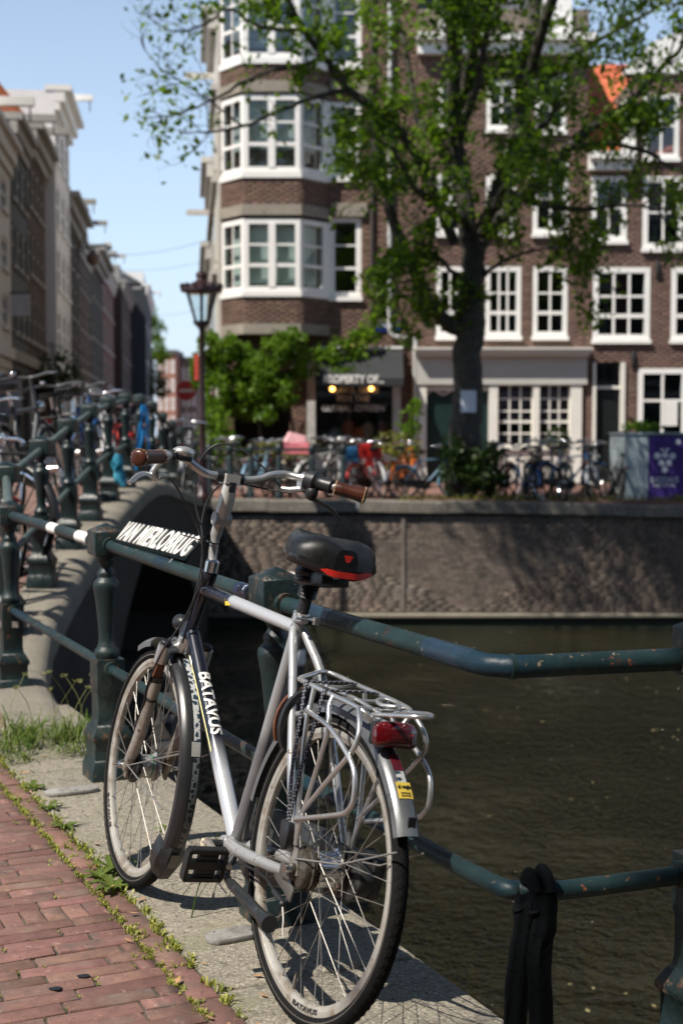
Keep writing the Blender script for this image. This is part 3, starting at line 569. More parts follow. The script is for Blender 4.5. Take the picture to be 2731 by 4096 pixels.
for sy in (1, -1):
    m = M(); m.tube([V3(.0, sy * .072, .37), V3(-.16, sy * .05, .40), V3(-.345, sy * .032, .475)], .0024, 6); part('mudguard_stay', m, STEEL, bike, 60)
# carrier
RK = .0058
def rod(pts, r=RK, k=4, name='carrier_rod', mt=None):
    m = M(); m.tube(sm(pts, k), r, 10); return m
ck = thing_c = None
m = M()
m.tube(sm([V3(-.192, .03, .705), V3(-.184, .055, .728), V3(-.142, .066, .739), V3(-.01, .066, .746), V3(.09, .065, .752), V3(.135, .055, .753), V3(.158, .030, .757), V3(.172, 0, .764), V3(.195, -.035, .768), V3(.175, -.058, .766), V3(.073, -.066, .757), V3(-.034, -.066, .752), V3(-.15, -.064, .744), V3(-.190, -.05, .735), V3(-.196, -.03, .708)], 5), RK, 10)
carrier = part('luggage_carrier', m, ALU, bike, 60)
m = M()
for x, z in ((.085, .750), (-.06, .742), (-.14, .736)): m.tube([V3(x, .065, z), V3(x, .03, z - .004), V3(x, -.03, z - .003), V3(x, -.065, z + .004)], .0048, 8)
m.tube([V3(.085, .012, .748), V3(-.06, .012, .742), V3(-.175, .012, .728)], .0048, 8)
part('cross_bar', m, ALU, carrier, 60)
m = M(); m.tube(sm([V3(-.165, .03, .722), V3(-.19, .034, .728), V3(-.30, .030, .745), V3(-.330, .012, .750), V3(-.326, -.016, .752), V3(-.28, -.034, .750), V3(-.19, -.036, .738), V3(-.16, -.030, .730)], 4), .0052, 9); part('rear_loop', m, ALU, carrier, 60)
m = M(); m.tube(sm([V3(-.08, -.045, .752), V3(-.11, -.012, .748), V3(-.15, .0, .745), V3(-.185, -.02, .748), V3(-.15, -.04, .752)], 4), .0048, 8); part('spring_clip', m, ALU, carrier, 60)
for sy in (1, -1):
    m = M(); m.tube(sm([V3(.04, sy * .066, .748), V3(.035, sy * .072, .70), V3(.030, sy * .078, .695), V3(.020, sy * .08, .60), V3(.004, sy * .078, .47), V3(.004, sy * .072, .40)], 3), RK, 10)
    m.tube(sm([V3(-.055, sy * .068, .742), V3(-.062, sy * .078, .72), V3(-.082, sy * .084, .682), V3(-.070, sy * .083, .62), V3(-.010, sy * .076, .464), V3(.006, sy * .072, .40)], 3), RK, 10)
    m.tube(sm([V3(-.168, sy * .066, .736), V3(-.196, sy * .076, .715), V3(-.215, sy * .084, .685), V3(-.200, sy * .087, .645), V3(-.10, sy * .083, .555), V3(.004, sy * .076, .462)], 3), RK, 10); part('carrier_leg', m, ALU, carrier, 60)
    m = M(); m.tube(sm([V3(.030, sy * .081, .695), V3(-.02, sy * .088, .692), V3(-.106, sy * .092, .680), V3(-.192, sy * .093, .644), V3(-.236, sy * .093, .612), V3(-.249, sy * .093, .56), V3(-.232, sy * .093, .531), V3(-.19, sy * .092, .512), V3(.006, sy * .083, .456)], 4), RK, 10); part('pannier_guard', m, ALU, carrier, 60)
m = M(); m.tube([V3(.16, 0, .757), V3(.20, 0, .71), V3(.155, .02, .672)], .007, 8); part('carrier_bracket', m, ALU, carrier, 60)
# rear light
m = M(); n = 28; vs = []; fs = []
sec = [(-.016, .78), (-.013, .95), (-.004, 1.0), (.006, .97), (.013, .80), (.017, .45)]
LM = Matrix.Translation((-.226, 0, .690)) @ Matrix.Rotation(R(8), 4, 'Y')
for x, s2 in sec:
    for k in range(n):
        a = 2 * PI * k / n; cy = math.copysign(abs(math.cos(a)) ** .42, math.cos(a)); cz = math.copysign(abs(math.sin(a)) ** .55, math.sin(a)); zz = cz * .0285 * s2 + (.005 * (1 - cy * cy) if cz < 0 else .0035 * (1 - cy * cy)) ; vs.append(LM @ Vector((-x, cy * .0525 * s2, zz)))
for i in range(len(sec) - 1):
    for k in range(n): fs.append((i * n + k, i * n + (k + 1) % n, i * n + n + (k + 1) % n, i * n + n + k))
m.add(vs, fs + [tuple(range(n)), tuple((len(sec) - 1) * n + k for k in range(n))]); tl = part('rear_light', m, REDL, bike, 40)
m = M(); m.add([LM @ Vector((-.0165 , y, z)) for y, z in ((-.034, .004), (-.008, .003), (-.008, .0055), (-.034, .0065))], [(0, 1, 2, 3)]); m.add([LM @ Vector((-.0165, y, z)) for y, z in ((.004, -.004), (.022, -.003), (.022, -.001), (.004, -.002))], [(0, 1, 2, 3)]); part('reflector_strip', m, RED, tl, None)
m = M(); m.box((-.205, 0, .692), (.022, .098, .05)); part('light_housing', m, BLACK, tl, None, bevel=.008)
# elastic straps
STRAP = pm('navy elastic', (.012, .015, .032), .7, 0, .2, 60)
def strapset(xr, xl, zl, yo):
    m = M(); w_ = .0075; dash = M(); E_ = V3(.028, .081, .446)
    path = sm([V3(xr, -.071, zl + .010), V3(xr - .003, -.03, zl + .0125), V3(xl, .03, zl + .009), V3(xl, .062, zl + .0075), V3(xl, .0745, zl + .001), V3(xl * .8 + E_.x * .2, .079, zl - .07), V3(xl * .45 + E_.x * .55, .0885, zl - .18), V3(E_.x + yo, .0875, .47), V3(E_.x + yo * .6, .086, .444)], 8)
    for j in range(3):
        off = (j - 1) * .0040; pp = [p + V3(off, 0, 0) for p in path]; m.tube(pp, .0025, 6); acc = 0
        for a, b in zip(pp[:-1], pp[1:]):
            L = (b - a).length; t = 0
            while t < L:
                ph = (acc + t + j * .006) % .0150
                t0 = t
                if ph < .0036:
                    e = min(L, t + .0036 - ph); d = (b - a) / L; dash.tube([a + d * t, a + d * e], .0027, 5, cap=False); t = e + .0004
                else: t += .0150 - ph
            acc += L
    s_ = part('elastic_strap', m, STRAP, bike, 60); part('strap_dashes', dash, pm('white weave', (.42, .42, .42), .7, 0, .1), s_, None)
strapset(.078, .066, .749, .004); strapset(-.024, -.022, .743, -.006)
m = M(); m.prism([V3(.052, 0, .446), V3(.012, 0, .446), V3(.008, 0, .428), V3(.016, 0, .392), V3(.034, 0, .378), V3(.050, 0, .405)], (0, .078, 0), (0, .094, 0)); part('strap_hook', m, BLACK, bike, None, bevel=.004)
# ring lock
m = M(); m.tube([V3(.172, .062 * math.cos(R(a)), .640 + .075 * math.sin(R(a))) for a in range(-40, 225, 12)], .013, 8, flat=1.7); part('ring_lock', m, BLACK, bike, 50)
m = M(); m.tube([V3(.190, .072 * math.cos(R(a)), .640 + .083 * math.sin(R(a))) for a in range(-30, 90, 10)], .006, 8, flat=1.5); part('lock_edge', m, RUST, bike, 50)
# saddle
def saddle_surface():
    nx, ny = 26, 22; vs = []; fs = []
    for i in range(nx + 1):
        f = i / nx; x = .095 + .275 * f                    # rear to nose
        w_ = .121 * (1 - (max(0, f - .30) / .62) ** 1.5 * .80) if f > .30 else .121 * math.sqrt(max(.03, 1 - ((.30 - f) / .31) ** 2.4))
        w_ = max(w_, .024) * .91
        if f > .93: w_ *= math.sqrt(max(.05, 1 - ((f - .93) / .075) ** 2))
        zt = 1.083 + .022 * f ** 2
        if f < .16: zt -= .017 * (1 - f / .16) ** 2
        if f > .93: zt -= .022 * ((f - .93) / .07) ** 2
        h = .052 - .016 * f
        for j in range(ny + 1):
            t = j / ny * PI; y = w_ * math.copysign(abs(math.cos(t)) ** .72, math.cos(t)); s2 = math.sin(t) ** .62
            dip = -.013 * math.exp(-(y / .019) ** 2) * (1 if f < .75 else max(0, (1 - f) / .25)) * min(1, .25 + f / .22)
            hump = .006 * math.exp(-((abs(y) - .060) / .035) ** 2) * math.exp(-((f - .25) / .25) ** 2)
            vs.append((x, y, zt - h + h * s2 + dip * s2 + hump * s2))
    for i in range(nx):
        for j in range(ny): fs.append((i * (ny + 1) + j, i * (ny + 1) + j + 1, (i + 1) * (ny + 1) + j + 1, (i + 1) * (ny + 1) + j))
    m = M(); m.add(vs, fs); m.add([vs[j] for j in range(ny + 1)], [tuple(range(ny + 1))[::-1]]); m.add([vs[nx * (ny + 1) + j] for j in range(ny + 1)], [tuple(range(ny + 1))])
    return m, [vs[i * (ny + 1)] for i in range(nx + 1)], [vs[i * (ny + 1) + ny] for i in range(nx + 1)]
m, eL, eR = saddle_surface(); sad = part('saddle', m, SATIN, bike, 70)
edge = [Vector(v) for v in eL] + [Vector(v) for v in reversed(eR)]
m = M(); vs = []; n = len(edge); cen = Vector((.20, 0, 1.0))
for p in edge: 
    q = p + Vector((0, 0, .003)); o = (q - cen); o.z = 0; o = o.normalized() * .003
    vs += [q + o, q + o * 1.3 + V3(0, 0, -.018), q - o * 1.5 + V3(0, 0, -.024), q - o * 2 + V3(0, 0, 0)]
m.add(vs, [(i * 4 + k, i * 4 + (k + 1) % 4, ((i + 1) % n) * 4 + (k + 1) % 4, ((i + 1) % n) * 4 + k) for i in range(n) for k in range(4)]); m.add([q - V3(0, 0, .012) for q in edge], [tuple(range(n))])
part('saddle_rim', m, pm('glossy saddle edge', (.012, .012, .013), .2, 0, .2, 20, [((.05, .05, .05), 50, .6, .7)]), sad, 60)
# red marks of the saddle's rear edge
def red_strip(f0, f1, z0, z1, off=.0062):
    m = M(); vs = []
    for i in range(13):
        t = f0 + (f1 - f0) * i / 12; y = t; x = None
        # rear outline: x as function of y
        best = min((p for p in edge if p.x < .24), key=lambda p: abs(p.y - y)); 
        cand = sorted([p for p in edge if p.x < .24], key=lambda p: p.y); x, zz = best.x, best.z
        for a, b in zip(cand[:-1], cand[1:]):
            if a.y <= y <= b.y and b.y > a.y: k = (y - a.y) / (b.y - a.y); x = a.x + (b.x - a.x) * k; zz = a.z + (b.z - a.z) * k
        d = Vector((x, y, 0)) - Vector((.20, 0, 0)); d.normalize(); taper = min(1, 4 * (1 - abs(2 * i / 12 - 1)) + .12); zc = (z0 + z1) / 2; hz = (z1 - z0) / 2 * taper
        vs += [Vector((x, y, zz + zc + hz)) + d * off, Vector((x, y, zz + zc - hz)) + d * off]
    m.add(vs, [(2 * i, 2 * i + 1, 2 * i + 3, 2 * i + 2) for i in range(12)]); return m
part('saddle_reflector', red_strip(.060, -.075, -.017, -.002), RED, sad, 60)
part('saddle_mark', red_strip(.010, -.014, .030, .037, .0008), RED, sad, None)
m = M(); m.add([V3(.0938, -.002 + .008 * math.cos(a), 1.041 + .007 * math.sin(a)) for a in [k * PI / 6 for k in range(12)]], [tuple(range(12))]); part('saddle_dot', m, RED, sad, None)
m = M(); m.box((.195, .0, .985), (.12, .075, .03), Matrix.Rotation(R(6), 3, 'Y')); m.box((.262, 0, .985), (.07, .055, .035)); m.lathe([(.030, 0), (.033, .01), (.027, .016), (.033, .024), (.028, .032), (.03, .04)], 14, Matrix.Translation((.225, .03, .972))); part('saddle_carriage', m, BLACK, sad, None, bevel=.006)
m = M(); pr = []
for i in range(9): pr += [(.0205, i * .0075), (.0245, i * .0075 + .0035)]
m.lathe(pr + [(.020, .07)], 18, Matrix.Translation((.268, 0, .935)) @ Matrix.Rotation(R(-15), 4, 'Y')); part('post_bellows', m, BLACK, bike, 60)
tube_part('seat_post', [V3(.283, 0, .88), V3(.262, 0, .96)], .0155, BLACK, 16)
# stem and handlebar
m = M(); m.tube([HT - ax * .0, HT + V3(-.004, 0, .03), HT + V3(-.005, 0, .036)], [.0205, .0205, .014], 16); part('headset', m, CHROME, bike, 40)
m = M(); m.tube(sm([V3(.855, 0, .965), V3(.861, 0, 1.0), V3(.860, 0, 1.05), V3(.848, 0, 1.085)], 5), [.0125] * 5 + [.0130] * 5 + [.016] * 5 + [.019], 16); stem = part('stem', m, pm('grey stem', (.40, .40, .39), .38, .5, .15, 12, [((.18, .13, .1), 14, .64, .75)]), bike, 50)
m = M(); m.tube([V3(.850, 0, 1.078), V3(.838, 0, 1.105), V3(.822, 0, 1.15), V3(.818, 0, 1.192)], [.018, .021, .021, .019], 14, flat=1.15); m.box((.822, 0, 1.207), (.046, .043, .028)); part('stem_head', m, pm('pale stem head', (.56, .55, .52), .36, .4, .1, 14), stem, 40)
m = M(); m.box((.803, 0, 1.185), (.010, .018, .028)); part('stem_inset', m, BLACK, stem, None); m = M(); m.tube([V3(.838, .024, 1.095), V3(.838, -.024, 1.095)], .019, 14); part('stem_hinge', m, pm('pale hinge', (.45, .44, .42), .4, .4), stem, 40)
BAR = [V3(.640, -.330, 1.217), V3(.683, -.255, 1.228), V3(.735, -.215, 1.236), V3(.772, -.195, 1.242), V3(.798, -.17, 1.245), V3(.808, -.145, 1.244), V3(.808, -.115, 1.236), V3(.812, -.085, 1.221), V3(.822, -.045, 1.212), V3(.825, 0, 1.211), V3(.828, .045, 1.211), V3(.832, .075, 1.214), V3(.836, .105, 1.228), V3(.838, .135, 1.243), V3(.822, .165, 1.246), V3(.795, .195, 1.243), V3(.750, .245, 1.232), V3(.668, .330, 1.217)]
bars = tube_part('handlebar', BAR, .0112, ALU, 14, 5)
m = M(); m.tube([V3(.824, -.038, 1.2125), V3(.8245, -.022, 1.2115)], .0155, 14); part('bar_sleeve', m, BLACK, bars, 50); m = M(); m.tube([V3(.8255, .022, 1.2115), V3(.827, .040, 1.2115)], .0155, 14); part('bar_sleeve', m, BLACK, bars, 50)
for sgn, p0, p1 in ((1, V3(.762, .232, 1.2345), V3(.668, .330, 1.217)), (-1, V3(.694, -.244, 1.2295), V3(.640, -.330, 1.217))):
    if sgn < 0: p0 = V3(.686, -.253, 1.2285); 
    d = p1 - p0; m = M(); m.tube([p0, p0 + d * .06, p0 + d * .35, p0 + d * .65, p0 + d * .93, p1, p1 + d * .03], [.0165, .0192, .0185, .0195, .0230, .0222, .014], 16); gp = part('grip', m, LEATHER, bars, 60)
    e = d.normalized(); o = e.orthogonal().normalized(); q = e.cross(o); m = M()
    for c0, rr in ((.96, .0236), (.04, .0195)):
        for k in range(30):
            a = 2 * PI * k / 30; b2 = a + .12; s2 = .5 if k % 2 else -.5; c = p0 + d * c0; m.tube([c + (o * math.cos(a) + q * math.sin(a)) * rr + e * .004 * s2, c + (o * math.cos(b2) + q * math.sin(b2)) * rr - e * .004 * s2], .0011, 4)
    part('grip_stitching', m, STITCH, gp, None)
def along(a, b, prof, n=18):
    a = Vector(a); b = Vector(b); d = (b - a); m = M(); Q = d.to_track_quat('Z', 'Y').to_matrix().to_4x4(); m.lathe([(r, z * d.length) for r, z in prof], n, Matrix.Translation(a) @ Q); return m
part('twist_shifter', along((.760, -.203, 1.240), (.688, -.251, 1.229), [(.014, 0), (.028, .03), (.030, .2), (.031, .38), (.024, .44), (.021, .5), (.020, .7), (.0205, .97), (.017, 1)]), BLACK, bars, 40)
m = along((.772, -.194, 1.241), (.760, -.203, 1.240), [(.0175, 0), (.018, .5), (.0175, 1)]); part('bar_clamp', m, ALU, bars, 40)
m = M(); m.sphere((.735, -.212, 1.206), (.020, .018, .024), 12, 8); part('shifter_housing', m, BLACK, bars, 50)
m = M(); m.tube(sm([V3(.758, -.200, 1.208), V3(.738, -.215, 1.190), V3(.722, -.235, 1.181), V3(.708, -.262, 1.170), V3(.703, -.285, 1.150), V3(.703, -.294, 1.140)], 4), [.009] * 10 + [.0088] * 6 + [.0075] * 4 + [.005], 10, flat=.55); part('brake_lever', m, BLACK, bars, 50)
m = M(); m.tube([V3(.80, -.150, 1.206), V3(.785, -.168, 1.205), V3(.758, -.196, 1.212)], [.006, .0085, .0095], 10); m.box((.765, -.196, 1.222), (.03, .024, .03)); part('lever_mount', m, ALU, bars, 40)
m = M(); m.tube([V3(.78, .214, 1.238), V3(.757, .237, 1.233)], .0175, 16); part('bar_clamp', m, ALU, bars, 50)
m = M(); m.tube([V3(.808, .183, 1.2455), V3(.792, .199, 1.243)], .0155, 16); part('bar_sleeve', m, BLACK, bars, 50)
m = M(); m.tube(sm([V3(.782, .220, 1.228), V3(.792, .232, 1.205), V3(.795, .238, 1.185), V3(.80, .224, 1.172)], 3), .0095, 10, flat=.6); m.tube([V3(.79, .222, 1.182), V3(.815, .195, 1.185), V3(.828, .183, 1.187)], [.007, .0085, .006], 10); part('lever_mount', m, ALU, bars, 40)
m = M(); m.tube(sm([V3(.792, .240, 1.178), V3(.775, .262, 1.184), V3(.752, .29, 1.176), V3(.725, .316, 1.158), V3(.708, .330, 1.150)], 4), [.0085] * 4 + [.0075] * 8 + [.0065] * 4 + [.0075], 10, flat=.55); part('brake_lever', m, ALU, bars, 50)
m = M(); m.sphere((.815, .150, 1.258), (.030, .032, .017), 16, 8); part('bell', m, pm('bell dome', (.56, .55, .53), .3, .7, .08, 20), bars, 60)
m = M(); m.box((.818, .155, 1.242), (.05, .05, .014)); part('bell_base', m, BLACK, bars, None, bevel=.004)
def cable(pts, name='cable', r=.0026): m = M(); m.tube(sm(pts, 8), r, 7); return part(name, m, BLACK, bike, 60)
cable([V3(.828, .183, 1.187), V3(.87, .135, 1.165), V3(.905, .075, 1.11), V3(.905, .035, 1.055), V3(.878, .022, .99), V3(.868, .028, .93), V3(.885, .03, .83), V3(.90, .033, .80)])
cable([V3(.80, -.150, 1.206), V3(.84, -.095, 1.262), V3(.875, -.04, 1.298), V3(.905, .02, 1.30), V3(.925, .055, 1.24), V3(.92, .05, 1.13), V3(.885, .026, 1.04), V3(.872, .026, .97), V3(.86, .03, .90)])
cable([V3(.762, -.17, 1.196), V3(.80, -.12, 1.196), V3(.84, -.06, 1.20), V3(.87, -.01, 1.20), V3(.90, .02, 1.15), V3(.895, .033, 1.08), V3(.878, .030, 1.03), V3(.868, .024, .95), V3(.86, .026, .90), V3(.885, .032, .80), V3(.918, .026, .735)])
m = M(); m.tube([V3(.862, .017 * math.cos(a) + .006, 1.028 + .003 * math.sin(a)) + V3(.017 * math.sin(a), 0, 0) for a in [k * PI / 8 for k in range(17)]], .0022, 6); m.tube([V3(.868, .03, 1.028), V3(.905, .085, 1.036)], .0018, 6); part('cable_tie', m, BLACK, bike, 60)
# cranks, pedals, chain case, stand
part('crank_axle', along((.444, -.07, .289), (.444, .078, .289), [(.011, 0), (.011, 1)]), BLACK, bike, 40)
for sy in (1, -1):
    e = V3(.444 - .155 * sy, .094 * sy, .289 - .012 * sy)
    m = M(); m.tube([V3(.460, .078 * sy, .290), V3(.444, .079 * sy, .289), V3(.40, .084 * sy, .287), e, e + V3(-.016 * sy, .0, 0)], [.012, .0185, .0125, .0135, .009], 12, flat=.75); cr = part('crank', m, pm('worn crank', (.36, .33, .29), .4, .6, .25, 16, [((.22, .09, .035), 22, .56, .7)]), bike, 50)
    part('crank_cap', along((.444, .088 * sy, .289), (.444, .0945 * sy, .289), [(.013, 0), (.013, .7), (.010, 1)]), pm('cream cap', (.62, .55, .40), .5), cr, 40)
    Q = Matrix.Translation(e + V3(-.0, .058 * sy, 0)) @ Matrix.Rotation(R(-103), 4, 'Y')
    m = M(); 
    for dx in (-.036, .036): m.box((dx, 0, 0), (.010, .098, .024))
    for dy in (-.047, .047): m.box((0, dy, 0), (.070, .010, .024))
    m.box((0, 0, 0), (.020, .088, .020)); m.box((0, -.004, 0), (.060, .05, .014))
    for i in range(5):
        for j in range(7): m.box((-.024 + i * .012, -.024 + j * .007, .008), (.004, .003, .005))
    for s2 in (-1, 1):
        for j in range(9): m.box((.041 * s2, -.042 + j * .0105, 0), (.003, .006, .018))
    m.v = [tuple(Q @ Vector(v)) for v in m.v]; part('pedal', m, pm('pedal plastic', (.013, .013, .014), .45, 0, .3, 30, [((.07, .065, .06), 90, .64, .72)]), cr, None)
    part('pedal_axle', along(e, e + V3(0, .05 * sy, 0), [(.009, 0), (.007, .3), (.007, 1)]), RUST, cr, 40)
cc = []
for k in range(16): a = R(-90 + 180 * k / 15); cc.append(V3(.452 + .098 * math.cos(a), 0, .292 + .100 * math.sin(a)))
cc += [V3(.30, 0, .398), V3(.12, 0, .408)]
for k in range(9): a = R(80 + 200 * k / 8); cc.append(V3(-.02 + .068 * math.cos(a), 0, .342 + .058 * math.sin(a)))
cc += [V3(.12, 0, .262), V3(.30, 0, .222)]
m = M(); m.prism(cc, (0, -.088, 0), (0, -.050, 0)); cce = part('chain_case', m, pm('chain case', (.022, .023, .024), .5, 0, .3, 12, [((.07, .065, .055), 16, .55, .75)]), bike, None, bevel=.008)
m = M(); m.box((.03, -.046, .372), (.15, .006, .05)); m.box((-.045, -.10, .352), (.07, .03, .095), Matrix.Rotation(R(-12), 3, 'Y')); part('chain_case_cover', m, BLACK, cce, None, bevel=.006)
part('adjuster', along((-.02, -.09, .352), (-.02, -.13, .352), [(.005, 0), (.005, .55), (.010, .6), (.010, .95), (.006, 1)]), CHROME, bike, 40)
m = M(); m.tube(sm([V3(.335, .055, .285), V3(.325, .072, .262), V3(.305, .082, .245), V3(.26, .088, .238)], 4), .0095, 10); m.tube([V3(.262, .088, .239), V3(.045, .106, .225)], [.0125, .0145], 12); m.tube([V3(.05, .106, .225), V3(.02, .108, .223), V3(.0, .11, .2225)], [.0155, .021, .020], 12); part('kickstand', m, pm('kickstand', (.018, .02, .022), .35, 0, .3, 20, [((.08, .075, .07), 50, .62, .72)]), bike, 50)
m = M(); m.prism([V3(.095, 0, .318), V3(.03, 0, .345), V3(-.01, 0, .30), V3(.0, 0, .27), V3(.03, 0, .285), V3(.085, 0, .302)], (0, .064, 0), (0, .071, 0)); m.box((.02, .068, .336), (.05, .03, .03)); part('brake_arm', m, pm('brake arm', (.16, .15, .14), .4, .6, .3, 20), bike, None, bevel=.003)
m = M(); m.tube(sm([V3(.33, .05, .27), V3(.26, .052, .282), V3(.15, .06, .285), V3(.075, .068, .272)], 5), .003, 7); m.tube([V3(.085, .068, .274), V3(.055, .069, .268), V3(.03, .07, .263)], [.006, .007, .0035], 9); m.sphere((.022, .074, .262), .009, 10, 6); part('brake_cable', m, BLACK, bike, 60)
m = M(); m.tube(sm([V3(.02, .075, .262), V3(.0, .078, .235), V3(-.008, .08, .215), V3(-.016, .08, .198)], 5), .0018, 6); part('cable_end', m, pm('cable end', (.6, .58, .54), .5), bike, 60)
# ------------------------------------------------------------------ far bank: survey helper (bearing and height angles measured from the near kerb)
CP = R(3.31)
def sx(u, Y): return (u - 784) / 3266.7 * Y
def sz(v, Y):
    w_ = (1176 - v) / 3266.7; return 1.3306 + Y * (w_ * math.cos(CP) - math.sin(CP)) / (math.cos(CP) + w_ * math.sin(CP))
def brickwall(name, sx_, sz_, a, b, mortar, var=.25):
    m, t, p = nodes(name); return m
BRK = pm('dark facade brick', (.150, .092, .068), .85, 0, .2, 30, bump=.002, bs=90, rand=.3)
BRK2 = pm('brown facade brick', (.150, .093, .072), .85, 0, .2, 30, bump=.002, bs=90, rand=.28)
BRK3 = pm('red brown facade brick', (.155, .096, .076), .85, 0, .2, 30, bump=.002, bs=90, rand=.25)
MORT = pm('facade mortar', (.16, .13, .105), .95, 0, .3, 4)
STONE = pm('sandstone band', (.26, .23, .19), .85, 0, .2, 2, [((.16, .14, .11), 5, .58, .75)])
CREAM = pm('cream joinery', (.70, .67, .60), .5, 0, .06, 4)
WJOIN = pm('white joinery', (.80, .79, .76), .45, 0, .04, 4)
DKGREEN = pm('dark green door paint', (.010, .028, .026), .35, 0, .2, 5)
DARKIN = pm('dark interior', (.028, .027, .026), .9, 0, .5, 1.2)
BLIND = pm('pale blind', (.60, .66, .62), .8, 0, .15, 2)
CURT = pm('aubergine curtain', (.055, .04, .075), .9, 0, .3, 6)
GLASS = glassmat('window glass', (.86, .90, .90))
TILE = pm('orange roof tile', (.42, .12, .045), .75, 0, .25, 3, rand=.2)
SLATE = pm('grey slate', (.08, .085, .09), .6, 0, .3, 4)
ZINC = pm('zinc pipe', (.55, .55, .53), .45, .3, .1, 3)
unit = M(); unit.box((.5, 0, .5), (1, .006, 1)); PANE = unit.mesh('pane', GLASS, None)
def frame_mat(P, n):                                 # facade frame: x to the right seen from outside, y into the wall, z up
    n = Vector(n).normalized(); r_ = Vector((0, 0, 1)).cross(n); return Matrix(((r_.x, -n.x, 0, P[0]), (r_.y, -n.y, 0, P[1]), (0, 0, 1, P[2]), (0, 0, 0, 1)))
def wallgrid(m, x0, x1, z0, z1, ops, dep=.22, mi=0):
    xs = sorted({x0, x1, *[o[0] for o in ops], *[o[1] for o in ops]}); zs = sorted({z0, z1, *[o[2] for o in ops], *[o[3] for o in ops]})
    for i in range(len(xs) - 1):
        for j in range(len(zs) - 1):
            a, b, c, d = xs[i], xs[i + 1], zs[j], zs[j + 1]; mx, mz = (a + b) / 2, (c + d) / 2
            if not any(o[0] < mx < o[1] and o[2] < mz < o[3] for o in ops): m.add([(a, 0, c), (b, 0, c), (b, 0, d), (a, 0, d)], [(0, 1, 2, 3)], mi)
    for o in ops:
        a, b, c, d = o[:4]; m.add([(a, 0, c), (b, 0, c), (b, 0, d), (a, 0, d), (a, dep, c), (b, dep, c), (b, dep, d), (a, dep, d)], [(0, 4, 5, 1), (1, 5, 6, 2), (2, 6, 7, 3), (3, 7, 4, 0)], mi)
    return m
def brickfill(x0, x1, z0, z1, ops, bl=.205, bh=.052, j=.011, pr=.007, seed=0, wild=False, off=(0, 0, 0), mt=None, name='brick', parent=None, first=0):
    rnd = np.random.RandomState(seed); V = []; row = 0; z = z0
    while z + bh <= z1 + 1e-6:
        zc = z + bh / 2; iv = [(x0, x1)]
        for o in ops:
            if o[2] - .002 < z + bh and o[3] + .002 > z:
                nv = []
                for a, b in iv:
                    if o[1] <= a or o[0] >= b: nv.append((a, b)); continue
                    if o[0] > a: nv.append((a, o[0]))
                    if o[1] < b: nv.append((o[1], b))
                iv = nv
        for a, b in iv:
            st = math.floor((a - x0) / (bl + j)) - 1; x = x0 + st * (bl + j) + ((bl + j) / 2 * (row % 2) if not wild else rnd.uniform(-.5, .5) * bl)
            while x < b:
                b0 = bl if not wild else bl * rnd.choice((.48, 1, 1, 1.15)); p, q = max(x, a + .002), min(x + b0, b - .002)
                if q - p > .03: V.append((p, q, z, z + bh))
                x += b0 + j
        z += bh + j; row += 1
    V = np.array(V); n = len(V)
    if first:                                            # the bricks in clearest view are single objects sharing one mesh
        pick = sorted(range(n), key=lambda i: abs(V[i, 0] - 2.2) + 2.2 * abs(V[i, 2] + 1.0))[:first]
        u_ = M(); u_.add([(0, -pr, 0), (1, -pr, 0), (1, -pr, 1), (0, -pr, 1), (0, .003, 0), (1, .003, 0), (1, .003, 1), (0, .003, 1)], [(0, 1, 2, 3), (1, 0, 4, 5), (2, 1, 5, 6), (3, 2, 6, 7), (0, 3, 7, 4)]); ub = u_.mesh(name, mt)
        for i in pick: o = link(name, ub, parent); o.location = (V[i, 0] + off[0], off[1], V[i, 2] + off[2]); o.scale = (V[i, 1] - V[i, 0], rnd.uniform(.7, 1.3), V[i, 3] - V[i, 2])
        V = np.delete(V, pick, 0); n = len(V)
    d = -pr + rnd.uniform(-.2, .2, n) * pr
    A = np.zeros((n, 8, 3)); 
    for k, (xi, zi, y) in enumerate(((0, 2, 0), (1, 2, 0), (1, 3, 0), (0, 3, 0), (0, 2, 1), (1, 2, 1), (1, 3, 1), (0, 3, 1))):
        A[:, k, 0] = V[:, xi]; A[:, k, 2] = V[:, zi]; A[:, k, 1] = d if y == 0 else .003
    F = np.array([(0, 1, 2, 3), (1, 0, 4, 5), (2, 1, 5, 6), (3, 2, 6, 7), (0, 3, 7, 4)]); FF = (np.arange(n)[:, None, None] * 8 + F[None]).reshape(-1, 4)
    me = fastmesh(name, A.reshape(-1, 3), FF, mt); o = link(name, me, parent, 'stuff'); return o
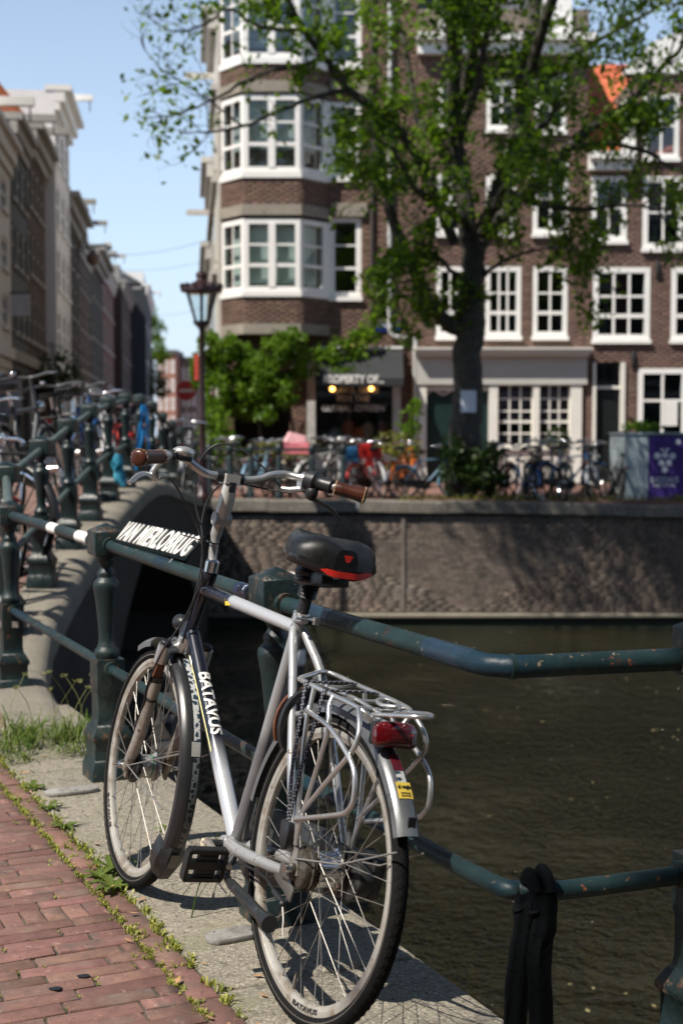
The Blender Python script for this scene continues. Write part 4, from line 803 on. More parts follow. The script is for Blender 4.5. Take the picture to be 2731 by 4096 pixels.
def win(root, xa, xb, za, zb, cols, rows, fw=.075, bar=.035, rec=.06, mt=None, trans=None, sill=True, dep=.08, name='window', pmesh=None, side=.0, back=None):
    """frame with bars, one pane each, in the wall frame; rows: list of row tops as fractions or a count"""
    T = Matrix.Translation((0, 0, 0)) if trans is None else trans
    m = M(); mt = mt or WJOIN
    def bx(a, b, c, d, y0, y1): 
        k = len(m.v); m.bx((a, y0, c), (b, y1, d)); m.v[k:] = [tuple(T @ Vector(v)) for v in m.v[k:]]
    bx(xa, xa + fw, za, zb, rec, rec + dep); bx(xb - fw, xb, za, zb, rec, rec + dep); bx(xa + fw, xb - fw, zb - fw, zb, rec, rec + dep); bx(xa + fw, xb - fw, za, za + fw, rec, rec + dep)
    rs = [i / rows for i in range(1, rows)] if isinstance(rows, int) else list(rows); ia, ib, ja, jb = xa + fw, xb - fw, za + fw, zb - fw
    cs = [i / cols for i in range(1, cols)] if isinstance(cols, int) else list(cols)
    zc = [ja] + [ja + (jb - ja) * f for f in rs] + [jb]; xc = [ia] + [ia + (ib - ia) * f for f in cs] + [ib]
    for x in xc[1:-1]: bx(x - bar / 2, x + bar / 2, ja, jb, rec + .012, rec + .055)
    for i, z in enumerate(zc[1:-1]):
        h = bar * (1.7 if i == (len(zc) - 3) // 2 and len(zc) > 3 else 1) / 2; bx(ia, ib, z - h, z + h, rec + .008, rec + .060)
    if sill: bx(xa - .03, xb + .03, za - .10, za - .002, -.10, rec + .05)
    w_ = part(name, m, mt, root, None)
    for i in range(len(xc) - 1):
        for k in range(len(zc) - 1):
            o = link('pane', pmesh or PANE, w_); o.matrix_local = T @ Matrix.Translation((xc[i], rec + .035, zc[k])) @ Matrix.Diagonal((xc[i + 1] - xc[i], 1, zc[k + 1] - zc[k], 1))
    if back is not None:
        q = M(); k = len(q.v); q.bx((ia, rec + .22, ja + (jb - ja) * back[1]), (ib, rec + .235, jb)); q.v = [tuple(T @ Vector(v)) for v in q.v]; part('blind', q, back[0], w_, None)
    return w_
def shell(m, x0, x1, z0, z1, dep, mi=0): 
    m.add([(x0, 0, z0), (x1, 0, z0), (x1, dep, z0), (x0, dep, z0), (x0, 0, z1), (x1, 0, z1), (x1, dep, z1), (x0, dep, z1)], [(4, 5, 6, 7), (1, 2, 6, 5), (2, 3, 7, 6), (3, 0, 4, 7)], mi)
YF = 34.5
# ground of the far bank, canal, bridge deck
CLK = pm('far street clinker', (.17, .085, .066), .9, 0, .3, 5, [((.26, .16, .12), 1.2, .5, .7), ((.09, .06, .05), 3, .55, .7)])
far = M()
far.add([(-3.2, 26.2, .03), (0, 26.2, .03), (6, 26.2, -.06), (40, 26.2, -.06), (60, 60, .0), (-2, 60, .0), (-60, 300, .0), (60, 300, .0), (-60, 60, 0), (-30, 26.2, .03)], [(0, 1, 2, 3, 4, 5), (5, 4, 7, 6), (9, 0, 5, 8), (8, 5, 6)])
part('far_street', far, CLK, None, None, kind='structure')
wat, t, p = nodes('canal water'); c = coord(t, False); p.inputs['Base Color'].default_value = (.018, .0163, .0070, 1); p.inputs['Roughness'].default_value = .015; p.inputs['IOR'].default_value = 1.5
b1 = N(t, 'ShaderNodeBump'); b1.inputs['Distance'].default_value = .22
h1 = ntex(t, c, 4.5, 2, .5); h2 = ntex(t, c, 15, 2, .6); h0 = ramp(t, ntex(t, c, .40, 3, .5), .35, .66); hh = mathn(t, 'ADD', mathn(t, 'MULTIPLY', h1, .6), mathn(t, 'MULTIPLY', h2, mathn(t, 'ADD', mathn(t, 'MULTIPLY', h0, 1.2), .15))); t.links.new(hh, b1.inputs['Height']); t.links.new(b1.outputs[0], p.inputs['Normal'])
part('canal_water', M().add([(-40, 2, -2.30), (60, 2, -2.30), (60, 26.3, -2.30), (-40, 26.3, -2.30)], [(0, 1, 2, 3)]), wat, None, None, kind='structure')
part('canal_bed', M().add([(-40, 2, -4), (60, 2, -4), (60, 26.3, -4), (-40, 26.3, -4)], [(0, 1, 2, 3)]), ASPH, None, None, kind='structure')
nq = M(); nq.add([(-9, 7.2, -.3), (-1.68, 7.2, -.3), (-1.12, 6.1, -.3), (.36, 2.86, -.3), (.6, 2.84, -.3), (40, 3.0, -.3)] + [(-9, 7.2, -4), (-1.68, 7.2, -4), (-1.12, 6.1, -4), (.36, 2.86, -4), (.6, 2.84, -4), (40, 3.0, -4)], [(k, k + 1, k + 7, k + 6) for k in range(5)])
QB = pm('quay brick', (.155, .12, .098), .9, 0, .3, 8, [((.25, .22, .19), 1.1, .52, .74), ((.06, .055, .05), .8, .52, .70), ((.07, .06, .052), 2.1, .56, .72), ((.22, .14, .03), 1.0, .70, .78)], .0012, 60, rand=.24)
part('near_quay_wall', nq, QB, None, None, kind='structure')
# far quay wall with coping and bricks
qw = part('far_quay_wall', M().add([(-3.0, 26.05, -4), (30, 26.05, -4), (30, 26.05, -.22), (6, 26.05, -.22), (.5, 26.05, -.11), (-3.0, 26.05, -.11)], [(0, 1, 2, 3, 4, 5)]), pm('quay joint', (.058, .048, .040), .95, 0, .4, 3), None, None, kind='structure')
for k in range(14):
    xa, xb = -3.0 + k * 1.65, -3.0 + (k + 1) * 1.65 - .012; z = lambda x: .06 - .02 * max(0, min(6, x))
    m = M(); q = []
    for x in (xa, xb):
        for y, dz in ((25.96, -.21), (25.96, -.02), (25.98, 0), (26.35, .0), (26.35, -.21)): q.append((x, y, z(x) + dz + .015 * math.sin(k * 5)))
    m.add(q, [(0, 1, 6, 5), (1, 2, 7, 6), (2, 3, 8, 7), (3, 4, 9, 8), (4, 0, 5, 9), (0, 4, 3, 2, 1), (5, 6, 7, 8, 9)]); part('coping_stone', m, pm('coping stone', (.14, .128, .108), .9, 0, .3, 2, [((.12, .11, .09), 3, .5, .7), ((.38, .35, .3), 30, .55, .7)]) if k == 0 else bpy.data.materials['coping stone'], qw, None)
qo = brickfill(-3.0, 22, -2.02, -.215, [],   .21, .058, .013, .0025, 3, wild=True, off=(0, 26.05, 0), mt=QB, parent=qw, first=300); qo.location = (0, 26.05, 0)
part('waterline_footing', M().bx((-3, 25.90, -2.115), (30, 26.04, -2.035)), GRAN, qw, None, bevel=.02)
part('algae_band', M().bx((-3, 25.98, -2.6), (30, 26.045, -2.12)), pm('algae', (.012, .018, .008), .7, 0, .4, 3), qw, None)
m = M(); m.bx((1.1, 26.02, -2.0), (1.16, 26.05, -.26)); part('pale_pier', m, pm('pale quay pier', (.17, .145, .125), .9, 0, .3, 4, bump=.004, bs=30), qw, None)
# ------------------------------------------------------------------ bridge
ZP = ([6.2, 7.2, 8.2, 9.4, 10.7, 12.0, 13.4, 14.8, 16.2, 17.6, 19, 20.4, 22.5, 24.5, 26.2], [0, .05, .16, .30, .44, .565, .66, .73, .75, .70, .58, .48, .32, .17, .06])
def bz(y): return float(np.interp(y, *ZP))
def bxr(y): return float(np.interp(y, [6.2, 7.3, 8.3, 9.4, 12, 16, 20.5, 26.2], [-1.12, -1.52, -1.69, -1.76, -1.90, -2.08, -2.22, -2.42]))
ys = [6.2 + .4 * k for k in range(51)]
dk = M(); vs = []
for y in ys: vs += [(bxr(y) - .34, y, bz(y)), (bxr(y) - 2.3, y, bz(y)), (bxr(y) - 2.35, y, bz(y) - .10), (-9 - .05 * y, y, bz(y) - .06)]
dk.add(vs, [(4 * i + k, 4 * i + 4 + k, 4 * i + 5 + k, 4 * i + 1 + k) for i in range(len(ys) - 1) for k in range(3)], 0)
brg = part('bridge_deck', dk, pm('bridge clinker', (.19, .105, .085), .9, 0, .25, 6, [((.10, .07, .06), 18, .5, .62), ((.30, .22, .18), 40, .58, .7)], .004, 30), None, None, kind='structure')
KS = pm('bridge kerb stone', (.19, .17, .135), .9, 0, .2, 3, [((.40, .37, .31), 120, .55, .68), ((.13, .12, .10), 4, .56, .74)], .004, 90)
for a in range(0, 50, 3):
    yy = [ys[a] + .006] + ys[a + 1:a + 3] + [ys[min(a + 3, 50)] - .006]; m = M(); vs = []
    for y in yy:
        x, z = bxr(y), bz(y)
        for dx, dz in ((-.34, -.3), (-.34, .006), (-.13, .004), (-.05, -.014), (-.015, -.045), (0, -.08), (.0, -.17)): vs.append((x + dx, y, z + dz))
    n = 7; m.add(vs, [(i * n + k, i * n + (k + 1) % n, (i + 1) * n + (k + 1) % n, (i + 1) * n + k) for i in range(len(yy) - 1) for k in range(n)] + [tuple(range(n))[::-1], tuple((len(yy) - 1) * n + k for k in range(n))]); part('kerb_stone', m, KS, brg, 35)
# side: abutments and arched girder
def soff(y): return bz(y) - .62 - 1.3 * max(0, abs(y - 17) / 6.2) ** 2.2 if 10.6 < y < 23.4 else -4
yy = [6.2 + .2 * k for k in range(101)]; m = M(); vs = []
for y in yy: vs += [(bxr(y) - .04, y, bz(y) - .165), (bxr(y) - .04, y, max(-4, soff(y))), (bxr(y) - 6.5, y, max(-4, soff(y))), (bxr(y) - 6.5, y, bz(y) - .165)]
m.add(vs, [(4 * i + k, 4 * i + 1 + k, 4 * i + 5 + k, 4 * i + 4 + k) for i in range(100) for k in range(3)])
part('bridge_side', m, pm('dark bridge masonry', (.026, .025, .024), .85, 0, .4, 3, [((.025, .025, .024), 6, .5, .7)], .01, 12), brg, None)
tf = thing('timber_fender', 'row of dark upright timber fender planks with bolt heads below the bridge edge', 'fender', (-1.1, 7.6, -2))
TMB = pm('wet dark timber', (.026, .024, .022), .6, 0, .4, 9, [((.05, .045, .04), 20, .6, .7)], .004, 30)
for i in range(8):
    m = M(); x = .18 + .09 * i * .0; y = -1.0 + i * .42; xx = .16 - .085 * i * .42; m.bx((xx, y, -1.6), (xx + .10, y + .22, 1.55 + .05 * i)); pl = part('plank', m, TMB, tf, None, bevel=.01)
    m = M()
    for z in (.4, .85, 1.3): m.sphere((xx + .11, y + .11, z), .028, 8, 6)
    part('bolt', m, TMB, pl, 60)
# bridge railing
br = thing('bridge_railing', 'dark green baluster railing climbing over the humped bridge', 'railing', (-2, 9.4, 0))
bp = [(-1.92, 8.15), (-1.975, 9.36), (-2.05, 10.68), (-2.12, 12.0), (-2.19, 13.4), (-2.24, 14.8), (-2.29, 16.2), (-2.34, 17.6), (-2.39, 19.0), (-2.43, 20.4), (-2.47, 21.8), (-2.5, 23.2), (-2.53, 24.6)]
PB2 = PM_.copy(); PB2.materials[0] = GREENB
bpz = [Vector((x, y, bz(y))) for x, y in bp]
for i, v in enumerate(bpz):
    o = link('post', PB2, br); o.location = v - Vector((-2, 9.4, 0)); o.rotation_euler = (0, 0, -.04 + random.gauss(0, .02)); o.scale = (.96, .96, 1.02)
o0 = Vector((-2, 9.4, 0)); PAz = Vector((-1.66, 7.1, 0))
seq = [PAz] + bpz
for a, b in zip(seq[:-1], seq[1:]):
    for z, r, nm in ((.90, .026, 'top_rail'), (.44, .022, 'lower_rail')):
        m = M(); m.tube([a - o0 + Vector((0, 0, z)), b - o0 + Vector((0, 0, z))], r, 10); part(nm, m, pm('grey green rail', (.06, .085, .08), .4, 0, .3, 8, [((.2, .18, .14), 30, .66, .7)]) if 'grey green rail' not in bpy.data.materials else bpy.data.materials['grey green rail'], br, 60)
m = M(); m.tube([(-.003, 0, .345), (-.003, 0, .375)], .072, 4); part('metal_band', m, ALU, rail, None).location = PA
def knot(label, loc, h, mt, seed, w_=.05, name='cloth_strip', cat='cloth'):
    rnd = random.Random(seed); m = M()
    for k in range(3):
        P = [Vector((rnd.uniform(-.03, .03), rnd.uniform(-.04, .04), 0))]
        for j in range(6): P.append(P[-1] + Vector((rnd.uniform(-.03, .03), rnd.uniform(-.03, .03), -h / 6 * rnd.uniform(.7, 1.1))))
        m.tube(sm(P, 4), w_ * rnd.uniform(.6, 1), 7, flat=.5)
    o = part(name, m, mt, None, 60); o.location = loc; tag(o, label, cat); return o
BLU = pm('bright blue plastic', (.02, .30, .75), .4, 0, .3, 20)
knot('bright blue plastic strip hanging from the bridge railing', (-2.12, 15.3, bz(15.3) + .86), .75, BLU, 4, .020)
knot('turquoise cloth knotted round the lower rail of the bridge railing', (-1.99, 12.6, bz(12.6) + .50), .30, pm('turquoise cloth', (.02, .22, .33), .7, 0, .3, 20), 6, .045)
# ------------------------------------------------------------------ corner building with the bay
def zf(v, Y=YF): return sz(v, Y)
X0, X1 = -2.9, sx(957, YF); XC = (X0 + X1) / 2
cb = thing('corner_building', 'brown brick corner house with white stacked bay windows above a shop', 'building', (XC, YF, 0))
def L(x): return x - XC
def OP(u0, u1, v0, v1, Y=YF, c=None): c = XC if c is None else c; return (sx(u0, Y) - c, sx(u1, Y) - c, sz(v1, Y), sz(v0, Y))
shop = (L(sx(705, YF)), L(sx(920, YF)), .25, zf(800))
cwin = [OP(757, 829, 497, 682), OP(757, 829, 232, 408), OP(757, 829, -40, 150)]
slit = OP(868, 905, 655, 735)
cdoor = (L(-2.6), L(-1.25), .1, 2.75)
ops = [shop, cdoor, slit] + cwin
m = M(); wallgrid(m, L(X0), L(X1), -.1, 15.5, ops); shell(m, L(X0), L(X1), -.1, 15.5, 11); part('wall', m, MORT, cb, None)
brickfill(L(X0), L(X1), .0, 15.4, ops, seed=11, mt=BRK, parent=cb)
m = M(); m.bx((L(X0) + .3, 1.6, 0), (L(X1) - .3, 1.7, 15.2)); 
for z in (3.6, 6.4, 9.3, 12.2): m.bx((L(X0) + .25, .3, z), (L(X1) - .25, 1.65, z + .15))
part('interior', m, DARKIN, cb, None)
for i, o in enumerate(cwin): win(cb, *o, 1, [.34, .67], .13, .04, .04)
win(cb, *slit, 1, 1, .05, mt=pm('slit frame', (.03, .035, .04), .4), sill=False)
# bay: plan points in the wall frame (x, y towards the street negative)
BP = [Vector((L(-2.88), 0, 0)), Vector((L(-2.30), -.76, 0)), Vector((L(-.97), -.76, 0)), Vector((L(-.30), 0, 0))]
def bayband(name, v0, v1, mt, out=0.0, par=None, Y=34.0):
    z0, z1 = sz(v1, Y), sz(v0, Y); c = Vector((L(-1.6), 0, 0)); P = [BP[0]]
    P = [p + Vector(((-.5 if i == 0 else -.35 if i == 1 else .35 if i == 2 else .5) * out * 2, -out if i in (1, 2) else .0, 0)) for i, p in enumerate(BP)]
    P = [Vector((P[0].x, .05, 0))] + P + [Vector((P[3].x, .05, 0))]
    m = M(); m.prism(P, (0, 0, z0), (0, 0, z1)); return part(name, m, mt, par or cb, None)
def baybricks(v0, v1, seed, Y=34.0):
    z0, z1 = sz(v1, Y), sz(v0, Y); bay = bayband('bay_apron', v0, v1, MORT)
    for k in range(3):
        a, b = BP[k], BP[k + 1]; d = b - a; ln = d.length; n = Vector((d.y, -d.x, 0)); o = brickfill(0, ln, z0 + .01, z1, [], seed=seed + k, mt=BRK, parent=bay); 
        o.matrix_local = Matrix(((d.x / ln, -n.x / ln, 0, a.x), (d.y / ln, -n.y / ln, 0, a.y), (0, 0, 1, 0), (0, 0, 0, 1)))
def baywin(v0, v1, bl, Y=34.0):
    z0, z1 = sz(v1, Y), sz(v0, Y)
    for k in range(3):
        a, b = BP[k], BP[k + 1]; d = b - a; ln = d.length; n = Vector((d.y, -d.x, 0)); T = Matrix(((d.x / ln, -n.x / ln, 0, a.x), (d.y / ln, -n.y / ln, 0, a.y), (0, 0, 1, 0), (0, 0, 0, 1)))
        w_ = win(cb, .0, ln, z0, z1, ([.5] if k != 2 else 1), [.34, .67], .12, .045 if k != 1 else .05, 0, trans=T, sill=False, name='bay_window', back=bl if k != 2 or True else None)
        if k == 1:
            q = M(); q.bx((ln / 2 - .085, -.02, z0 + .1), (ln / 2 + .085, .07, z1 - .1)); q.v = [tuple(T @ Vector(v)) for v in q.v]; part('mullion', q, WJOIN, w_, None)
        elif k == 2:
            q = M(); q.bx((ln - .22, -.012, z0), (ln + .06, .1, z1)); q.v = [tuple(T @ Vector(v)) for v in q.v]; part('mullion', q, WJOIN, w_, None)
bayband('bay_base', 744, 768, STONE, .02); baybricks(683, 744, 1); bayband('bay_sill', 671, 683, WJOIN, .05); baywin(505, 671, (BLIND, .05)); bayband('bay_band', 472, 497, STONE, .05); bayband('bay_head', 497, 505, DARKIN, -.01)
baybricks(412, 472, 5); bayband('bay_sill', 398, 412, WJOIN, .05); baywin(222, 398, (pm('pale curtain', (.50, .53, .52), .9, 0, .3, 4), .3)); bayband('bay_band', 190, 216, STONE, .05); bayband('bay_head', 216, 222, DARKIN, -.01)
baybricks(152, 190, 9); bayband('bay_sill', 138, 152, WJOIN, .05); baywin(-60, 138, (pm('grey blind', (.25, .27, .29), .9, 0, .3, 4), .1)); bayband('bay_band', -110, -60, STONE, .06)  # the top row's blind is a darker grey than those below
for v0, v1 in ((467, 497), (185, 216)):
    m = M(); m.bx((L(-.25), -.09, sz(v1, YF)), (L(.62), .01, sz(v0, YF))); part('wall_band', m, STONE, cb, None)
m = M(); m.tube([(L(sx(893, YF)), -.10, 3.9), (L(sx(893, YF)), -.10, 15)], .055, 10); m.tube(sm([(L(sx(893, YF)), -.10, 3.95), (L(sx(900, YF)), -.10, 3.6), (L(sx(948, YF)), -.10, 3.5), (L(sx(951, YF)), -.10, 3.2)], 4), .055, 10); m.tube([(L(sx(951, YF)), -.10, 3.25), (L(sx(952, YF)), -.10, .1)], .055, 10)
for z in (6, 8.5, 11): m.box((L(sx(893, YF)), -.06, z), (.15, .13, .05))
part('downpipe', m, ZINC, cb, 50)
m = M(); m.tube([(L(sx(853, YF)), -.07, 3.6), (L(sx(853, YF)), -.07, 15)], .045, 8); part('downpipe', m, pm('dark pipe', (.05, .04, .035), .6), cb, 50)
# shop front
sf = M(); sxa, sxb = shop[0], shop[1]
for x in (sxa + .10, sxb - .10): sf.bx((x - .10, -.06, .1), (x + .10, .06, shop[3] - .3))
sf.bx((sxa, -.05, .1), (sxb, .08, .75)); sf.bx((sxa + .2, -.02, shop[3] - .40), (sxb - .2, .05, shop[3] - .2)); part('shop_front', sf, pm('grey shop joinery', (.42, .42, .41), .5), cb, None)
o = link('pane', PANE, cb); o.matrix_local = Matrix.Translation((sxa + .2, .02, .75)) @ Matrix.Diagonal((sxb - sxa - .4, 1, shop[3] - 1.05, 1)); o.name = 'display_pane'
BAGL = ('dark red bag displayed low in the shop window', 'rust red bag displayed in the middle of the shop window', 'ochre bag displayed at the right of the shop window', 'blue grey bag displayed at the left of the shop window', 'brown red bag displayed at the right edge of the shop window')
for i, (u, v, c) in enumerate(((800, 985, (.30, .07, .03)), (826, 1000, (.35, .08, .03)), (845, 988, (.30, .22, .14)), (768, 1000, (.10, .12, .15)), (880, 985, (.14, .05, .05)))):
    m = M(); x = L(sx(u, 35)); z = zf(v); m.sphere((x, .5, z), (.16, .12, .22), 10, 7); m.box((x, .5, z - .25), (.3, .2, .1)); m.v = [(a_ - x, b_ - .5, c_ - z) for a_, b_, c_ in m.v]; o = part('display_bag', m, pm('bag', c, .7), None, 50); o.location = (x + XC, YF + .5, z); tag(o, BAGL[i], 'bag')
AWN = pm('awning canvas', (.018, .021, .023), .8, 0, .15, 3)
aw = thing('shop_awning', 'charcoal shop awning with white lettering under the brick wall', 'awning', (sx(830, 34), YF - .1, zf(800)))
def A(u, v, Y): return Vector((sx(u, Y) - sx(830, 34), Y - (YF - .1), sz(v, Y) - zf(800)))
a, b, c, d = A(735, 803, 34.4), A(924, 803, 34.4), A(926, 868, 33.5), A(733, 868, 33.5); e, f = A(926, 886, 33.5), A(733, 886, 33.5); th = Vector((0, .015, -.02))
m = M(); m.add([a, b, c, d, a + th, b + th, c + th, d + th], [(0, 3, 2, 1), (4, 5, 6, 7)]); m.add([d, c, e, f, d + th, c + th, e + th, f + th], [(0, 3, 2, 1), (4, 5, 6, 7), (3, 7, 6, 2)]); g_ = Vector((0, .9, 0)); m.add([c, b, e], [(0, 1, 2)]); m.add([d, a, f], [(0, 2, 1)])
part('canopy', m, AWN, aw, None); m = M(); m.tube([a + Vector((0, 0, .03)), b + Vector((0, 0, .03))], .05, 8); part('roller_tube', m, ZINC, aw, 50)
m = text('PROPERTY OF...', .26, lambda x, y, z: A(812, 879, 33.48) + Vector((x, -z, y)), ext=.006, bold=.008, sx=.78); part('lettering', m, WHITE, aw, None)
WL = pm('window lettering', (.45, .47, .48), .5)
m = M()
for s2, v in (('TRAVEL GEAR', 902), ('FOR THE', 922), ('GLOBAL CITIZEN', 944)):
    q = text(s2, .20, lambda x, y, z: Vector((L(sx(811, YF)) + x, .008 - z, sz(v, YF) + y)), ext=.002, bold=.002, sx=.98); m.add(q.v, q.f)
part('window_lettering', m, WL, cb, None, kind='stuff')
BULB = emit('warm bulb', (1.0, .42, .08), 9)
def lamp(u, v, Y, lab):
    o = thing('wall_lamp', lab, 'lamp', (sx(u, Y), Y, sz(v, Y))); m = M(); m.sphere((0, 0, 0), .055, 10, 8); part('bulb', m, BULB, o, 60); m = M(); m.lathe([(.03, .05), (.09, .05), (.05, .12), (.02, .14)], 12); m.tube([(0, 0, .13), (0, .1, .2), (0, YF - Y - .02, .2)], .015, 6); part('lamp_shade', m, BLACK, o, 50)
lamp(763, 893, 34.3, 'orange lit bulb at the left of the shop window under the awning'); lamp(852, 892, 34.3, 'orange lit bulb at the right of the shop window under the awning'); lamp(811, 788, 34.2, 'orange lit lamp on the brick wall above the awning')
sg = thing('street_name_sign', 'small blue street name sign on the brick corner house', 'sign', (sx(889, YF), YF - .03, zf(751))); m = M(); m.box((0, 0, 0), (.62, .025, .22)); part('panel', m, pm('blue enamel', (.01, .025, .16), .3), sg, None, bevel=.004)
m = M(); [m.box((-.17 + .055 * k, -.016, .035), (.035, .004, .06)) for k in range(7)]; m = text('HERENGRACHT', .085, lambda x, y, z: Vector((x, -.0145 - z, y + .0)), ext=.001, bold=.002); part('lettering', m, WHITE, sg, None)
# ------------------------------------------------------------------ middle house
X2, X3 = sx(957, YF) + .004, sx(1342, YF); XC2 = (X2 + X3) / 2
mb = thing('canal_house', 'brown brick canal house with cream shop front behind the tree', 'building', (XC2, YF, 0))
O2 = lambda u0, u1, v0, v1: OP(u0, u1, v0, v1, YF, XC2)
w1 = [O2(1000, 1063, 612, 772), O2(1112, 1193, 612, 772), O2(1220, 1299, 612, 772)]; w2 = [O2(1000, 1063, 400, 536), O2(1112, 1180, 400, 536), O2(1218, 1299, 375, 536)]; w3 = [O2(1003, 1060, 185, 296), O2(1112, 1180, 185, 296), O2(1222, 1292, 170, 300)]; w4 = [O2(950, 1000, 40, 92)]
w4 = [O2(1003, 1060, 20, 92)]
sh2 = (X2 + .05 - XC2, X3 - .08 - XC2, .05, zf(812)); ops = [sh2] + w1 + w2 + w3 + w4; zt = zf(98)
m = M(); wallgrid(m, X2 - XC2, X3 - XC2, -.1, zt, ops); shell(m, X2 - XC2, X3 - XC2, -.1, zt, 10); part('wall', m, MORT, mb, None); brickfill(X2 - XC2, X3 - XC2, 0, zt - .02, ops, seed=21, mt=BRK2, parent=mb)
m = M(); m.bx((X2 - XC2 + .2, 1.4, 0), (X3 - XC2 - .2, 1.5, zt - .2)); [m.bx((X2 - XC2 + .2, .3, z), (X3 - XC2 - .2, 1.45, z + .15)) for z in (3.3, 5.8, 8.2)]; part('interior', m, DARKIN, mb, None)
for i, o in enumerate(w1): win(mb, *o, 3 if i == 1 else 2, [.31, .64], .115, .05, -.02, dep=.16)
for o in w2: win(mb, *o, 2, [.5], .12, .05, -.02, dep=.16)
for o in w3 + w4: win(mb, *o, 2, [.5], .10, .05, -.02, dep=.16)
CREAM2 = pm('warm cream paint', (.72, .70, .64), .5, 0, .05, 3)
m = M(); za, zb_ = zf(883), zf(800); m.bx((sh2[0] - .08, -.14, za), (sh2[1] + .10, .15, zb_ - .12)); part('fascia', m, pm('grey fascia paint', (.46, .46, .43), .5, 0, .05, 3), mb, None)
m = M(); m.bx((sh2[0] - .14, -.42, zb_ - .12), (sh2[1] + .16, .02, zb_ - .04)); m.bx((sh2[0] - .16, -.46, zb_ - .04), (sh2[1] + .18, .02, zb_)); m.bx((sh2[0] - .10, -.30, zb_ - .2), (sh2[1] + .12, -.002, zb_ - .121)); part('cornice', m, CREAM2, mb, None)
PXC = lambda u: sx(u, YF) - XC2
for u0, u1 in ((960, 978), (1121, 1141), (1222, 1236), (1307, 1333)):
    m = M(); m.bx((PXC(u0), -.10, .05), (PXC(u1), .14, za)); part('pilaster', m, CREAM2, mb, None)
for u0, u1 in ((1141, 1222), (1236, 1307)): win(mb, PXC(u0), PXC(u1), zf(1024), za, 3, [.19, .39, .57, .78], .03, .04, .02, CREAM2, sill=True, back=(CURT, .42))
m = M(); m.bx((PXC(1141), -.02, .05), (PXC(1307), .1, zf(1036))); part('stall_riser', m, CREAM2, mb, None)
for u0, u1 in ((978, 1060), (1060, 1121)):
    m = M(); m.bx((PXC(u0), .08, .05), (PXC(u1), .13, zf(898))); 
    for z0, z1 in ((.2, .8), (.95, 1.9)): m.bx((PXC(u0) + .14, .06, z0), (PXC(u1) - .14, .082, z1))
    part('door', m, DKGREEN, mb, None)
m = M(); m.bx((PXC(978), .0, zf(898)), (PXC(1121), .12, zf(888))); part('door_head', m, CREAM2, mb, None)
fl = win(mb, PXC(980), PXC(1119), zf(888), za, [.62], 1, .03, .05, .03, CREAM2, sill=False, name='fanlight')
m = M()
for s2 in (-1, 1):
    cx = PXC(1017); cz = (zf(888) + za) / 2; m.tube(sm([(cx - .32, .05, cz), (cx, .05, cz + s2 * .21), (cx + .32, .05, cz)], 6), .022, 6); m.tube(sm([(cx - .40, .05, cz + s2 * .22), (cx - .2, .05, cz + s2 * .06), (cx, .05, cz + s2 * .03), (cx + .2, .05, cz + s2 * .06), (cx + .40, .05, cz + s2 * .22)], 4), .015, 6)
part('tracery', m, CREAM2, fl, 60)
m = M(); m.bx((X2 - XC2 - .05, -.45, zt - .02), (X3 - XC2 + .1, .3, zt + .14)); m.bx((X2 - XC2 - .02, -.25, zt - .3), (X3 - XC2 + .05, .02, zt - .021)); part('cornice', m, WJOIN, mb, None)
m = M(); 
for xa, xb, h in ((PXC(1232), PXC(1302), 1.0),): m.bx((xa, -.1, zt + .14), (xb, .3, zt + .14 + h)); m.prism([Vector((xa - .1, -.14, zt + 1.14)), Vector((xb + .1, -.14, zt + 1.14)), Vector(((xa + xb) / 2, -.14, zt + 1.6))], (0, 0, 0), (0, .5, 0))
part('gable_top', m, WJOIN, mb, None)
m = M(); m.prism([Vector((X2 - XC2, .3, zt + .1)), Vector((X2 - XC2, 6, zt + 3.2)), Vector((X2 - XC2, 10, zt + .1))], (0, 0, 0), (X3 - X2, 0, 0)); part('roof', m, SLATE, mb, None)
# ------------------------------------------------------------------ right house
X4, X5 = X3 + .004, X3 + 7.2; XC3 = (X4 + X5) / 2
rb = thing('gabled_house', 'lower brick house with black door and neck gable at the far right', 'building', (XC3, YF, 0))
O3 = lambda u0, u1, v0, v1: OP(u0, u1, v0, v1, YF, XC3)
r1 = [O3(1357, 1487, 614, 780), O3(1535, 1660, 614, 780)]; r2 = [O3(1350, 1432, 405, 552), O3(1468, 1562, 405, 570)]; door = (O3(1360, 1430, 832, 1090)[0], O3(1360, 1430, 832, 1090)[1], .05, zf(832)); big = O3(1462, 1575, 846, 1010); ops = r1 + r2 + [door, big]; ztr = zf(368)
gx0, gx1 = sx(1447, YF) - XC3, sx(1640, YF) - XC3; gwin = O3(1468, 1548, 215, 362); gz = zf(170)
m = M(); wallgrid(m, X4 - XC3, X5 - XC3, -.1, ztr, ops); wallgrid(m, gx0, gx1, ztr, gz, [gwin]); shell(m, X4 - XC3, X5 - XC3, -.1, ztr, 9); shell(m, gx0, gx1, ztr, gz, 4); part('wall', m, MORT, rb, None); brickfill(X4 - XC3, X5 - XC3, 0, ztr - .02, ops, seed=31, mt=BRK3, parent=rb); brickfill(gx0, gx1, ztr, gz, [gwin], seed=33, mt=BRK3, parent=rb)
m = M(); m.bx((X4 - XC3 + .2, 1.4, 0), (X5 - XC3 - .2, 1.5, ztr - .1)); [m.bx((X4 - XC3 + .2, .3, z), (X5 - XC3 - .2, 1.45, z + .15)) for z in (3.3, 5.6)]; m.bx((gx0 + .2, 1.2, ztr), (gx1 - .2, 1.3, gz - .1)); part('interior', m, DARKIN, rb, None)
for o in r1: win(rb, *o, 3, [.30, .62], .13, .06, -.03, dep=.17)
for o in r2: win(rb, *o, 2, [.5], .13, .05, -.03, dep=.17)
win(rb, *gwin, 2, [.5], .1, .05, -.02, WJOIN, dep=.16); win(rb, *big, 2, [.56], .13, .06, -.02, dep=.16)
